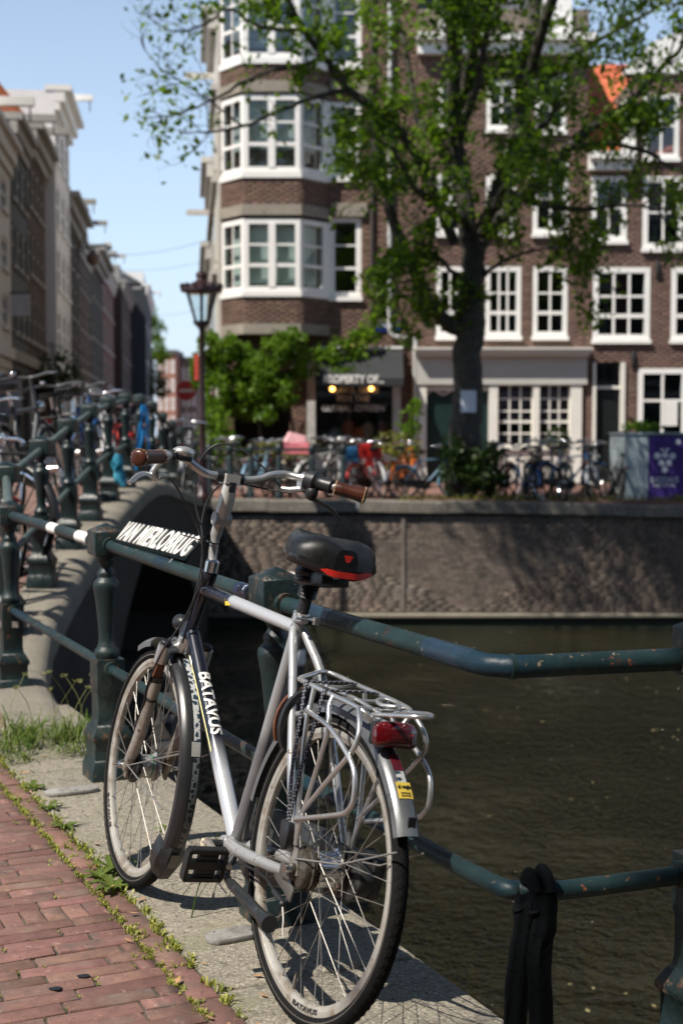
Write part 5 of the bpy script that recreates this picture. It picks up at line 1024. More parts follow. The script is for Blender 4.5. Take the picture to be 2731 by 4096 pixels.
m = M(); m.bx((door[0], .02, zf(893)), (door[1], .1, zf(886))); m.bx((door[1] - .08, -.06, .05), (door[1] + .02, .1, door[3])); m.bx((door[0] - .02, -.06, .05), (door[0] + .06, .1, door[3])); part('door_frame', m, CREAM2, rb, None)
m = M(); m.bx((door[0] + .06, .12, .05), (door[1] - .08, .17, zf(893))); m.bx((door[0] + .2, .10, .3), (door[1] - .2, .121, 1.0)); m.bx((door[0] + .2, .10, 1.15), (door[1] - .2, .121, 2.1)); part('door', m, pm('black door', (.012, .014, .014), .3), rb, None)
o = link('transom_light', PANE, rb); o.matrix_local = Matrix.Translation((door[0] + .06, .1, zf(886))) @ Matrix.Diagonal((door[1] - door[0] - .14, 1, door[3] - zf(886), 1))
m = M(); xl, xr_ = X4 - XC3, gx0 - .02; m.bx((xl, -.42, ztr - .02), (xr_, .2, ztr + .15)); m.bx((xl, -.25, ztr - .25), (xr_, -.002, ztr - .021)); part('gutter', m, WJOIN, rb, None); m = M(); m.bx((gx1, -.42, ztr - .02), (X5 - XC3, .2, ztr + .15)); part('gutter', m, WJOIN, rb, None)
m = M(); m.prism([Vector((xl, 0, ztr + .1)), Vector((xl, 4.5, ztr + 3.4)), Vector((xl, 9, ztr + .1))], (0, 0, 0), (X5 - X4, 0, 0)); part('roof', m, TILE, rb, None)
m = M(); gm = (gx0 + gx1) / 2; q = [Vector((gx0 - .25, -.10, gz)), Vector((gx1 + .25, -.10, gz)), Vector((gx1 + .25, -.10, gz + .15)), Vector((gm + .6, -.10, gz + .75)), Vector((gm, -.10, gz + 1.0)), Vector((gm - .6, -.10, gz + .75)), Vector((gx0 - .25, -.10, gz + .15))]; m.prism(q, (0, 0, 0), (0, .4, 0)); m.bx((gx0 - .3, -.18, ztr + .1), (gx0 - .002, .2, ztr + 1.4)); m.bx((gx1 + .002, -.18, ztr + .1), (gx1 + .3, .2, ztr + 1.4)); part('gable_top', m, WJOIN, rb, None)
for u, v in ((1450, 827), (1338, 605), (1503, 620)):
    m = M(); x = sx(u, YF) - XC3; z = zf(v); m.tube([(x, -.02, z + .2), (x, -.09, z), (x, -.02, z - .18)], .05, 8); part('iron_anchor', m, BLACK, rb, 50)
m = M(); m.bx((sx(1521, YF) - XC3, -.06, zf(978)), (sx(1552, YF) - XC3, -.055, zf(922))); part('poster', m, WHITE, rb, None)
# ------------------------------------------------------------------ left street
SD = Vector((-.11, .994, 0)).normalized(); SN = Vector((SD.y, -SD.x, 0))
def row_house(i, y0, y1, H, wm, label, cols, rows, name='street_house', roofm=None, trim=None, gable=None, off=0.0, cor=.34, ground=None, side=1, hook=True, Mx=None, group='houses along the left side of the street'):
    P = Vector((-4.5 - .11 * y0, y0, 0)) + SN * off; ln = (y1 - y0) / SD.y; Mx = Mx or frame_mat(P, SN)
    if group[:4] == 'near': ln = y1 - y0
    h = thing(name, label, 'house', mat=Mx, group=group); trim = trim or WJOIN; ops = []
    zs = np.linspace(3.6, H - .5, rows + 1); gw = ln / cols
    for r_ in range(rows):
        for k in range(cols):
            a = gw * (k + .5); ww = min(.62, gw * .33); ops.append((a - ww, a + ww, zs[r_] + .35, zs[r_ + 1] - .35))
    gops = [(.4, ln * .42, .15, 2.9), (ln * .52, ln - .4, .8, 2.9)]
    m = M(); wallgrid(m, 0, ln, 0, H, ops + gops, .15); shell(m, 0, ln, 0, H, 8); part('wall', m, wm, h, None)
    m = M(); m.bx((.1, .9, .1), (ln - .1, 1.0, H - .1)); part('interior', m, DARKIN, h, None)
    for o in ops:
        w_ = M(); f = .09
        for a, b, c, d in ((o[0], o[0] + f, o[2], o[3]), (o[1] - f, o[1], o[2], o[3]), (o[0] + f, o[1] - f, o[3] - f, o[3]), (o[0] + f, o[1] - f, o[2], o[2] + f), (o[0] + f, o[1] - f, (o[2] + o[3]) / 2 - .04, (o[2] + o[3]) / 2 + .04), ((o[0] + o[1]) / 2 - .03, (o[0] + o[1]) / 2 + .03, o[2] + f, o[3] - f)): w_.bx((a, .03, c), (b, .10 + .002 * (c == o[2] + f), d))
        w_.bx((o[0] - .05, -.08, o[2] - .12), (o[1] + .05, .1, o[2] - .002)); w = part('window', w_, trim, h, None); q = link('pane', PANE, w); q.matrix_local = Matrix.Translation((o[0], .07, o[2])) @ Matrix.Diagonal((o[1] - o[0], 1, o[3] - o[2], 1))
    m = M(); m.bx((gops[0][0], .08, .15), (gops[0][1], .13, 2.9)); part('door', m, ground or DKGREEN, h, None)
    m = M(); m.bx((gops[1][0], .06, .8), (gops[1][1], .10, .95)); m.bx((gops[1][0], .06, 2.75), (gops[1][1], .10, 2.9)); [m.bx((gops[1][0] + q_ * (gops[1][1] - gops[1][0] - .08), .062, .95 - .01), (gops[1][0] + q_ * (gops[1][1] - gops[1][0] - .08) + .08, .098, 2.76)) for q_ in (0, .5, 1)]; w = part('shop_window', m, trim, h, None); q = link('pane', PANE, w); q.matrix_local = Matrix.Translation((gops[1][0], .08, .8)) @ Matrix.Diagonal((gops[1][1] - gops[1][0], 1, 2.1, 1))
    m = M(); m.bx((-.02, -.10, 3.15), (ln + .02, -.002, 3.45)); part('fascia', m, trim, h, None)
    m = M(); m.bx((-.03, -cor, H), (ln + .03, .3, H + .18)); m.bx((-.01, -cor * .6, H - .35), (ln + .01, -.002, H - .002)); m.bx((0, -cor * .3, H - .62), (ln, -.003, H - .352))
    part('cornice', m, trim, h, None)
    if gable == 'tile':
        m = M(); m.prism([Vector((0, 0, H + .18)), Vector((0, 4, H + 5.2)), Vector((0, 8, H + .18))], (0, 0, 0), (ln, 0, 0)); part('roof', m, roofm or TILE, h, None)
        rr = M(); 
        for k in range(int(ln / .28)): rr.tube([(.14 + .28 * k, -.02, H + .24), (.14 + .28 * k, 3.98, H + 5.26)], .06, 5)
        part('roof_tile', rr, roofm or TILE, h, 60, kind='stuff')
    elif gable == 'step':
        m = M(); c = ln / 2; m.prism([Vector((0, 0, H + .18)), Vector((ln, 0, H + .18)), Vector((c + .8, 0, H + 1.9)), Vector((c - .8, 0, H + 1.9))], (0, -.02, 0), (0, 8, 0)); part('roof', m, roofm or SLATE, h, None)
        m = M(); m.bx((c - .85, -.2, H + 1.75), (c + .85, .2, H + 2.0)); m.bx((-.1, -.15, H + .18), (.35, .2, H + .6)); m.bx((ln - .35, -.15, H + .18), (ln + .1, .2, H + .6)); part('gable_top', m, trim, h, None)
    elif gable == 'attic':
        m = M(); m.bx((ln * .25, .3, H + .18), (ln * .75, 3, H + 1.6)); part('dormer', m, trim, h, None); m = M(); m.prism([Vector((0, .2, H + .18)), Vector((0, 4, H + 2.4)), Vector((0, 8, H + .18))], (0, 0, 0), (ln, 0, 0)); part('roof', m, roofm or SLATE, h, None)
    if hook:
        m = M(); z = H + (1.2 if gable == 'step' else .35); m.bx((ln / 2 - .09, -1.05, z), (ln / 2 + .09, .2, z + .2)); part('hoist_beam', m, trim, h, None); m = M(); m.tube(sm([(ln / 2, -.95, z), (ln / 2, -.95, z - .25), (ln / 2 + .05, -.95, z - .34), (ln / 2 + .09, -.95, z - .28)], 4), .02, 6); part('hook', m, BLACK, h, 60)
    return h
CHAR = pm('charcoal wall paint', (.022, .028, .034), .7, 0, .15, 2); BEIGE = pm('beige plaster', (.36, .34, .30), .8, 0, .08, 2); GREYT = pm('grey stone trim', (.30, .29, .27), .75, 0, .1, 2); PALE = pm('pale blue white plaster', (.78, .78, .80), .8, 0, .05, 2); BRN = pm('street brown brick', (.07, .046, .038), .9, 0, .2, 8); RED3 = pm('street red brick', (.17, .075, .05), .9, 0, .2, 8); OFFW = pm('off white stone', (.58, .56, .51), .7, 0, .08, 2); DBR = pm('dark street brick', (.035, .03, .028), .9, 0, .2, 8)
row_house(0, 29.5, 37.4, 8.5, OFFW, 'grey beige house at the left edge of the view', 3, 3, trim=OFFW)
row_house(1, 37.45, 41.4, 9.4, CHAR, 'charcoal house with pale trim below the orange tiled roof', 3, 3, trim=GREYT)
row_house(2, 41.45, 46.6, 10.0, BRN, 'brown brick house with steep orange tiled roof before the white house', 4, 3, trim=GREYT, cor=.5, gable='tile')
row_house(3, 46.65, 52.5, 12.3, PALE, 'tall pale plastered house rising above the row with white cornice', 3, 4, trim=WJOIN, cor=.55, off=.35)
row_house(4, 52.6, 61, 9.9, DBR, 'dark brick house with orange roof edge behind the pale house', 4, 3, trim=GREYT, gable='tile', cor=.7)
row_house(5, 61.1, 69, 9.4, BRN, 'brown house with stepped gable beyond the dark brick house', 4, 3, trim=GREYT, gable='step')
row_house(6, 69.1, 79, 10.0, DBR, 'narrow dark house halfway down the left row', 4, 3, trim=GREYT, cor=.7)
row_house(7, 79.1, 92, 10.4, RED3, 'red brick house with gable far down the left row', 5, 3, trim=OFFW, gable='step')
row_house(8, 92.1, 108, 10.8, BRN, 'brown brick house with slate roof far down the left row', 5, 3, trim=GREYT, gable='attic', off=.5)
row_house(9, 108.1, 128, 12.2, CHAR, 'grey mansard house far down the left row', 5, 3, trim=WJOIN, gable='attic', off=1.6)
row_house(10, 128.1, 160, 12.8, RED3, 'last red brick house of the left row', 6, 3, trim=GREYT, gable='step', off=.5)
# right side of the street behind the corner house, and the house closing the street
def side_house(y0, y1, H, wm, label, trim=OFFW):
    P = Vector((.84 - .105 * y1, y1, 0)); ln = (y1 - y0) / .9945; n = Vector((-.9945, -.105, 0)); Mx = frame_mat(P, n)
    h = thing('street_house', label, 'house', mat=Mx, group='houses along the right side of the street'); m = M(); wallgrid(m, 0, ln, 0, H, []); shell(m, 0, ln, 0, H, 7); part('wall', m, wm, h, None)
    m = M(); m.bx((-.02, -.45, H), (ln + .02, .2, H + .2)); m.bx((0, -.25, H - .5), (ln, -.002, H - .002)); [m.bx((0, -.18, z), (ln, -.003, z + .2)) for z in np.arange(3.4, H - 1, 2.9)]; part('cornice', m, trim, h, None)
    for z in np.arange(3.9, H - 2, 2.9):
        for k in range(3): q = M(); x = ln * (k + .5) / 3; q.bx((x - .5, -.06, z), (x + .5, .02, z + 1.7)); w = part('window', q, trim, h, None); g_ = link('pane', PANE, w); g_.matrix_local = Matrix.Translation((x - .4, -.063, z + .1)) @ Matrix.Diagonal((.8, 1, 1.5, 1))
    m = M(); m.bx((ln * .4, -1.0, H - 1.2), (ln * .4 + .16, 0, H - 1.0)); part('hoist_beam', m, trim, h, None)
side_house(45.7, 52, 14.5, OFFW, 'cream stone front seen edge-on just behind the corner house'); side_house(52.1, 60, 11.0, RED3, 'red brick front seen edge-on behind the street lamp'); side_house(60.1, 75, 9.0, OFFW, 'low cream front seen edge-on beyond the red brick one')
def end_house(u0, u1, v, Y, wm, label, cols, rows, roofm=SLATE):
    x0, x1, H = sx(u0, Y), sx(u1, Y), sz(v, Y); c = (x0 + x1) / 2; h = thing('end_house', label, 'house', (c, Y, 0), group='houses closing the street'); ops = []
    for r_ in range(rows):
        for k in range(cols): a = x0 - c + (x1 - x0) * (k + .5) / cols; hw = (x1 - x0) / cols * .26; zz = 1.2 + (H - 1.6) * r_ / rows; ops.append((a - hw, a + hw, zz + .3, zz + (H - 1.6) / rows * .8))
    m = M(); wallgrid(m, x0 - c, x1 - c, 0, H, ops); shell(m, x0 - c, x1 - c, 0, H, 8); part('wall', m, wm, h, None); m = M(); m.bx((x0 - c, 1, 0), (x1 - c, 1.1, H - .1)); part('interior', m, DARKIN, h, None)
    for o in ops: q = M(); q.bx((o[0], .0, o[2]), (o[1], .1, o[2] + .2)); q.bx((o[0], 0, o[3] - .15), (o[1], .1, o[3])); q.bx((o[0], 0, o[2] + .2), (o[0] + .15, .1, o[3] - .15)); q.bx((o[1] - .15, 0, o[2] + .2), (o[1], .1, o[3] - .15)); w = part('window', q, WJOIN, h, None); g_ = link('pane', PANE, w); g_.matrix_local = Matrix.Translation((o[0], .05, o[2])) @ Matrix.Diagonal((o[1] - o[0], 1, o[3] - o[2], 1))
    m = M(); m.bx((x0 - c - .2, -.3, H), (x1 - c + .2, 8.2, H + .5)); part('roof', m, roofm, h, None)
end_house(362, 405, 812, 190, pm('pink brick', (.30, .15, .11), .9, 0, .1, 3), 'pink brick house closing the street', 3, 4); end_house(406, 452, 828, 195, pm('grey brick', (.20, .16, .14), .9, 0, .1, 3), 'grey roofed house closing the street beside the pink one', 4, 3)

# the same banks carry on to both sides of the view
for i, (x0, x1, y, n, H, wm_, lab) in enumerate(((13.2, 21, YF, -1, 12.5, BRN, 'brown brick house on the far bank right of the gabled house'), (21.1, 29, YF, -1, 13.5, DBR, 'dark brick house on the far bank, second right of the gabled house'), (29.1, 38, YF, -1, 12, RED3, 'red brick house on the far bank, third right of the gabled house'), (38.1, 50, YF, -1, 13, BRN, 'brown brick house on the far bank, fourth right of the gabled house'), (50.1, 66, YF, -1, 13, CHAR, 'charcoal house on the far bank, last to the right'), (32.1, 42, -10.5, 1, 13, RED3, 'red brick house on the near bank, first past the right end'), (42.1, 54, -10.5, 1, 12, BRN, 'brown brick house on the near bank, second past the right end'), (54.1, 68, -10.5, 1, 13, DBR, 'dark brick house on the near bank, third past the right end'), (-26, -16.1, -10.5, 1, 13, BRN, 'brown brick house on the near bank, first past the left end'), (-40, -26.1, -10.5, 1, 12.5, RED3, 'red brick house on the near bank, last to the left'), (-24, -12.5, 31, -1, 12.5, BRN, 'brown brick house on the far bank left of the side street'), (-40, -24.1, 31, -1, 13, RED3, 'red brick house on the far bank, last to the left'))):
    row_house(40 + i, 0, x1 - x0, H, wm_, lab, 3, 3, trim=OFFW, gable='attic', group='near bank houses' if n > 0 else 'near and far bank houses beyond the view', Mx=frame_mat(Vector((x1 if n > 0 else x0, y, 0)), Vector((0, n, 0))))
# the row on this bank, across the street behind the viewpoint (mirrored in the far windows and the water)
for i, (xa, H, wm_, lab) in enumerate(((24, 12.5, BRN, 'brown brick house behind the viewpoint, far to the right'), (16, 13.5, DBR, 'dark brick house behind the viewpoint, to the right'), (8, 12.0, RED3, 'red brick house straight behind the viewpoint'), (0, 13.2, BRN, 'brown brick house behind the viewpoint, just left'), (-8, 12.4, CHAR, 'charcoal house behind the viewpoint, to the left'), (-16, 13.0, DBR, 'dark brick house behind the viewpoint, far to the left'))):
    row_house(20 + i, 0, 7.96, H, wm_, lab, 3, 3, trim=OFFW, gable='attic', group='near bank houses', Mx=frame_mat(Vector((xa + 8, -10.5, 0)), Vector((0, 1, 0))))
# ------------------------------------------------------------------ foliage helpers
def leafmesh(name, C, size, mats, seed=0, up=.35, asp=.62, fold=.25, droop=.0):
    rnd = np.random.RandomState(seed); C = np.asarray(C, float); n = len(C); s_ = size * rnd.uniform(.45, 1.45, n)
    d = rnd.normal(size=(n, 3)); d[:, 2] -= droop; d /= np.linalg.norm(d, axis=1)[:, None]; nn = rnd.normal(size=(n, 3)); nn[:, 2] += up * 2; w_ = np.cross(d, nn); w_ /= np.linalg.norm(w_, axis=1)[:, None]; nn = np.cross(w_, d)
    A = np.zeros((n, 4, 3)); k = s_[:, None]
    A[:, 0] = C - d * k * .5; A[:, 1] = C + w_ * k * asp * .5 + nn * k * fold * .3 - d * k * .05; A[:, 2] = C + d * k * .55 - nn * k * .1; A[:, 3] = C - w_ * k * asp * .5 + nn * k * fold * .3 - d * k * .05
    return fastmesh(name, A.reshape(-1, 3), np.arange(n * 4).reshape(n, 4), mats)
LEAF = leafmat('elm leaf', (.038, .10, .010), (.20, .30, .026), .55); LEAFV = leafmat('wisteria leaf', (.075, .16, .014), (.17, .27, .028), .5); LEAFD = leafmat('bush leaf', (.018, .045, .010), (.05, .085, .016), .35); LEAFY = leafmat('pale leaf', (.14, .17, .03), (.30, .28, .07), .4); GRASS = leafmat('grass blade', (.055, .11, .014), (.16, .20, .045), .35)
BARK = pm('elm bark', (.060, .054, .046), .9, 0, .3, 6, [((.11, .10, .08), 9, .52, .7), ((.05, .06, .03), 2.5, .58, .7), ((.02, .018, .016), 26, .52, .62)], .03, 11)
def blobs(specs, per, seed, hollow=.55):
    rnd = np.random.RandomState(seed); out = []
    for x, y, z, rx, ry, rz, k in specs:
        n = int(per * k); v = rnd.normal(size=(n, 3)); v /= np.linalg.norm(v, axis=1)[:, None]; v *= rnd.uniform(hollow, 1.05, n)[:, None]; keep = np.sin(v[:, 0] * 5 + x) + np.sin(v[:, 2] * 6 + z * 2) + rnd.normal(0, .5, n) > -.8; v = v[keep]; out.append(v * (rx, ry, rz) + (x, y, z))
    return np.vstack(out)
# big elm
tr = thing('elm_tree', 'large elm with dark furrowed trunk and fresh leaves on the far quay', 'tree', (sx(1073, 27.6), 27.6, .0))
T0 = Vector((sx(1073, 27.6), 27.6, 0))
def tp(u, v, Y): return Vector((sx(u, Y), Y, sz(v, Y))) - T0
limbs = [
 ([tp(1070, 1128, 27.6), tp(1070, 1070, 27.6), tp(1071, 960, 27.6), tp(1074, 850, 27.6), tp(1078, 740, 27.6), tp(1082, 640, 27.6), tp(1080, 560, 27.6)], [.42, .335, .295, .28, .275, .24, .20]),
 ([tp(1078, 760, 27.6), tp(1030, 745, 27.5), tp(985, 690, 27.3), tp(940, 600, 27.0), tp(895, 480, 26.7), tp(868, 350, 26.3), tp(862, 256, 26.0)], [.17, .15, .13, .115, .10, .085, .07]),
 ([tp(1040, 560, 27.2), tp(985, 420, 26.8), tp(930, 320, 26.3), tp(870, 256, 25.9), tp(800, 205, 25.5), tp(745, 130, 25.1), tp(700, 70, 24.8), tp(655, -20, 24.4)], [.11, .10, .095, .09, .075, .06, .05, .04]),
 ([tp(800, 205, 25.5), tp(720, 225, 25.1), tp(640, 255, 24.8), tp(560, 290, 24.5), tp(500, 300, 24.2), tp(420, 305, 24.0)], [.05, .042, .035, .028, .02, .01]),
 ([tp(745, 130, 25.1), tp(690, 150, 24.9), tp(610, 165, 24.6), tp(540, 200, 24.4), tp(470, 240, 24.2), tp(395, 265, 24.0), tp(330, 270, 23.8)], [.045, .04, .034, .028, .02, .014, .008]),
 ([tp(700, 70, 24.8), tp(600, 60, 24.5), tp(530, 20, 24.3), tp(470, 60, 24.1), tp(400, 70, 23.9), tp(340, 30, 23.7)], [.04, .034, .028, .02, .014, .008]),
 ([tp(560, 290, 24.5), tp(500, 240, 24.3), tp(440, 200, 24.1), tp(370, 150, 23.9), tp(330, 90, 23.7)], [.022, .018, .014, .01, .006]),
 ([tp(1080, 570, 27.6), tp(1055, 430, 27.5), tp(1045, 300, 27.5), tp(1040, 150, 27.4), tp(1030, 0, 27.3), tp(1025, -150, 27.2)], [.19, .17, .15, .13, .11, .08]),
 ([tp(1082, 600, 27.6), tp(1120, 500, 27.8), tp(1160, 380, 28.0), tp(1185, 260, 28.1), tp(1205, 120, 28.2), tp(1225, -20, 28.3), tp(1240, -160, 28.3)], [.2, .18, .165, .15, .13, .11, .08]),
 ([tp(1100, 560, 27.7), tp(1165, 480, 27.5), tp(1230, 420, 27.3), tp(1300, 340, 27.1), tp(1365, 280, 26.9), tp(1430, 240, 26.7), tp(1500, 170, 26.5), tp(1570, 80, 26.3)], [.13, .125, .115, .105, .09, .07, .05, .035]),
 ([tp(1300, 340, 27.1), tp(1390, 330, 26.7), tp(1480, 350, 26.4), tp(1570, 400, 26.1), tp(1650, 420, 26.0)], [.06, .05, .04, .03, .02]),
 ([tp(1185, 260, 28.1), tp(1250, 180, 28.0), tp(1330, 110, 27.8), tp(1420, 60, 27.6), tp(1520, 0, 27.4)], [.08, .07, .055, .04, .03]),
 ([tp(1050, 400, 27.5), tp(960, 270, 27.9), tp(930, 130, 28.2), tp(900, 0, 28.4)], [.09, .08, .06, .04]),
 ([tp(1045, 330, 27.5), tp(1090, 200, 26.6), tp(1110, 90, 25.9), tp(1120, -60, 25.2)], [.09, .075, .06, .04]),
 ([tp(1070, 520, 27.5), tp(1010, 470, 26.6), tp(960, 440, 25.6), tp(930, 400, 24.6), tp(900, 330, 23.6)], [.09, .075, .06, .045, .03]),
 ([tp(1100, 540, 27.6), tp(1150, 440, 26.4), tp(1190, 360, 25.2), tp(1230, 300, 24.0), tp(1280, 230, 23.0)], [.1, .08, .065, .05, .03]),
 ([tp(1165, 440, 27.9), tp(1240, 470, 27.2), tp(1330, 480, 26.5), tp(1420, 470, 25.9), tp(1520, 480, 25.4)], [.07, .06, .05, .035, .02]),
 ([tp(1045, 300, 27.5), Vector((-.6, -1.6, 9.2)), Vector((-1.6, -3.6, 10.6)), Vector((-2.4, -5.4, 11.3)), Vector((-3.2, -7.2, 11.4))], [.13, .11, .09, .06, .03]),
 ([tp(1050, 250, 27.5), Vector((.2, -1.8, 9.6)), Vector((.1, -4.0, 10.8)), Vector((-.1, -6.6, 11.2))], [.12, .10, .07, .03]),
 ([tp(1190, 240, 28.1), Vector((1.6, -1.4, 9.8)), Vector((2.2, -3.8, 11.0)), Vector((2.4, -6.2, 11.2))], [.12, .10, .07, .03]),
 ([tp(1092, 650, 27.6), tp(1150, 600, 27.2), tp(1220, 575, 26.8), tp(1290, 570, 26.5), tp(1350, 590, 26.2)], [.05, .04, .03, .02, .01]),
 ([tp(985, 690, 27.3), tp(950, 650, 27.0), tp(920, 650, 26.8), tp(890, 700, 26.6)], [.05, .035, .02, .01]),
 ([tp(1060, 640, 27.6), tp(1010, 600, 27.0), tp(960, 560, 26.6), tp(910, 560, 26.3), tp(870, 600, 26.1)], [.05, .04, .03, .02, .01]),
]
rnd = random.Random(3); bk = M(); tw = M(); LC = []
def leafy(p, d, n, spread): 
    for _ in range(n): q = p + d * rnd.uniform(-.1, .5); LC.append((q.x + rnd.gauss(0, spread), q.y + rnd.gauss(0, spread), q.z + rnd.gauss(0, spread) - .04))
def twig(p, d, ln, r, depth, dens):
    pts = [p]; dd = d.normalized()
    for k in range(4): dd = (dd + Vector((rnd.gauss(0, .22), rnd.gauss(0, .22), rnd.gauss(.0, .18) - .05 * k)))
    pts = [p]; dd = d.normalized()
    for k in range(4):
        dd = (dd + Vector((rnd.gauss(0, .25), rnd.gauss(0, .25), rnd.gauss(0, .2) - .06 * k * (depth == 0)))).normalized(); pts.append(pts[-1] + dd * ln / 4)
    tw.tube(pts, [r, r * .8, r * .62, r * .45, r * .25], 5 if depth else 4, cap=False)
    if depth > 0:
        for k in range(rnd.randint(3, 5)):
            q = pts[rnd.randint(1, 4)]; e = (dd + Vector((rnd.gauss(0, .8), rnd.gauss(0, .8), rnd.gauss(0, .6)))).normalized(); twig(q, e, ln * rnd.uniform(.4, .65), r * .5, depth - 1, dens)
    if depth <= 1:
        for q in pts[1:]: leafy(q, dd * ln / 4, int(rnd.uniform(.5, 1.4) * dens * (1 if depth == 0 else .4)), .11)
dens = [0, 18, 12, 2.8, 2.6, 2.8, 1.6, 14, 14, 13, 14, 13, 12, 11, 9, 9, 13, 12, 12, 12, 15, 20, 18]
for li, (P, rr) in enumerate(limbs):
    S = sm(P, 5); S = [p + Vector((rnd.gauss(0, .025), rnd.gauss(0, .025), 0)) for p in S]; bk.tube(S, rr, 12 if li < 1 else 9)
    if li == 0: continue
    L_ = sum((b - a).length for a, b in zip(S[:-1], S[1:])); nbr = int(L_ * (3.4 if li in (7, 8, 13, 14, 15) else 2.6))
    for k in range(nbr):
        f = rnd.uniform(.2 if li > 2 else .15, 1.0) ** .9; i = min(len(S) - 2, int(f * (len(S) - 1))); p = S[i]; t_ = (S[i + 1] - S[i]).normalized(); side = t_.orthogonal().normalized(); side.rotate(Matrix.Rotation(rnd.uniform(0, 2 * PI), 3, t_))
        thin = li in (3, 4, 5, 6)
        d = (t_ * .55 + side * rnd.uniform(.6, 1.1) + Vector((0, 0, rnd.uniform(-.25, .35)))).normalized(); twig(p, d, rnd.uniform(.5, 1.0) if thin else rnd.uniform(.8, 1.7) * (.6 if li > 19 else 1.1 if li > 16 else (.74 if li > 2 else .62) if li in (1, 2, 7, 8, 12, 13, 14, 15) else .85), .011 if thin else .02, 1, dens[li] * (.65 if thin else .56))
tr_t = part('trunk', bk, BARK, tr, 60); part('twigs', tw, pm('twig bark', (.035, .03, .025), .9, 0, .3, 6), tr_t, 60, kind='stuff')
q = np.vstack([np.array(LC), blobs([(-5.6, -6.4, 10.6, 1.7, 1.7, 1.5, .6), (-3.2, -6.6, 10.7, 2.1, 1.8, 1.7, 1), (0, -6.4, 10.9, 2.4, 2.0, 1.8, 1.1), (2.6, -6.0, 10.9, 2.4, 2.0, 1.8, 1.1), (5.0, -5.6, 10.9, 2.4, 2.0, 1.8, 1)], 5200, 55, .15)])
link('crown', leafmesh('crown', q, .125, LEAF, 1, .5), tr, 'stuff')
m = M(); a = T0 * 0; m.box((sx(1074, 27.3) - T0.x, -.36, sz(922, 27.3)), (.30, .012, .42)); nt_ = part('notice', m, pm('notice sheet', (.62, .66, .74), .6, 0, .05, 5), None, None); nt_.location = T0; tag(nt_, 'pale notice sheet fixed to the elm trunk', 'notice')
# a second elm on this bank, behind the viewpoint, shading the rail bend and the water at the right
t2 = thing('elm_tree', 'elm on the near bank behind the viewpoint, shading the right end of the railing', 'tree', (.2, -3.2, 0)); m = M(); m.tube(sm([(0, 0, -.1), (0, 0, 2), (.05, .1, 4.2), (-.2, .5, 6)], 5), [.36, .26, .23, .16], 12)
for a in range(7): e = 2 * PI * a / 7; m.tube(sm([(0, .1, 4.2), (1.0 * math.cos(e), .3 + 1.0 * math.sin(e), 6), (2.4 * math.cos(e), .8 + 2.2 * math.sin(e), 7.8), (3.2 * math.cos(e), 1.0 + 2.9 * math.sin(e), 9)], 4), [.14, .11, .07, .03], 7)
part('trunk', m, BARK, t2, 60)
link('crown', leafmesh('crown', np.vstack([blobs([(-1.0, 1.4, 8.5, 3.95, 3.9, 2.4, 1.7), (1.6, .6, 8.8, 2.8, 2.8, 2.2, .7)], 5200, 77, .1)]), .17, LEAF, 12, .4), t2, 'stuff')
# wisteria on the corner and shop front greenery
wi = thing('wisteria', 'bright green wisteria spilling over the corner beneath the bay window', 'climber', (sx(560, 33.4), 33.5, .1)); W0 = Vector((sx(560, 33.4), 33.5, .1))
sp = []
for u, v, ru, rv, k in ((470, 850, 34, 50, 1.2), (500, 905, 40, 60, 1.5), (545, 830, 50, 48, 1.6), (590, 870, 55, 60, 1.8), (640, 800, 42, 42, 1.2), (670, 780, 36, 30, .9), (690, 830, 34, 45, .8), (490, 960, 30, 45, .8), (555, 930, 45, 40, .9), (650, 900, 40, 40, .9), (610, 950, 30, 26, .4), (520, 800, 34, 40, .8), (480, 790, 26, 36, .6)):
    Y = 33.3 + rnd.uniform(-.35, .2); sp.append((sx(u, Y) - W0.x, Y - W0.y, sz(v, Y) - W0.z, ru * .0102, .45, rv * .0102, k))
link('foliage', leafmesh('foliage', blobs(sp, 1500, 2, .45), .115, LEAFV, 2, .3, .45, droop=.6), wi, 'stuff')
m = M(); 
for dx in (-.5, .3, 1.1): m.tube(sm([(dx, .3, 0), (dx + .06, .3, 1), (dx - .05, .3, 2), (dx + .1, .25, 3)], 5), [.05, .045, .035, .02], 7)
part('stem', m, BARK, wi, 60)
def shrub(name, label, cat, loc, blobs_, n, size, mt, seed, stem=.02, up=.3, hollow=.3, **kw):
    t_ = thing(name, label, cat, loc); link('foliage', leafmesh('foliage', blobs(blobs_, n, seed, hollow), size, mt, seed, up, **kw), t_, 'stuff'); m = M(); zc = max(b[2] for b in blobs_); m.tube([(0, 0, -.02), (.01, .0, zc * .6), (0, .02, zc)], [stem, stem * .8, stem * .4], 6); part('stem', m, BARK, t_, 60); return t_
def cx(u, v, Y): return Vector((sx(u, Y), Y, sz(v, Y)))
c = cx(800, 800, 34.1); shrub('climbing_plant', 'green creeper on the wall above the shop awning', 'climber', (c.x, c.y, .1), [(0, 0, c.z - .1, .5, .22, .45, 1.1), (-.5, -.1, c.z - .4, .4, .3, .45, 1), (.35, 0, c.z + .25, .35, .2, .2, .5), (-.1, -.3, c.z - .75, .4, .2, .25, .6)], 900, .10, LEAFV, 5, droop=.5)
c = cx(1075, 1050, 27.0); shrub('quay_bush', 'dark green wild bush at the foot of the elm', 'bush', (c.x, c.y, .02), [(0, 0, .45, .55, .4, .5, 1.6), (.35, .1, .35, .4, .4, .4, 1), (-.3, .05, .9, .3, .3, .35, .6), (.4, 0, .85, .25, .3, .25, .5)], 1100, .085, LEAFD, 6)
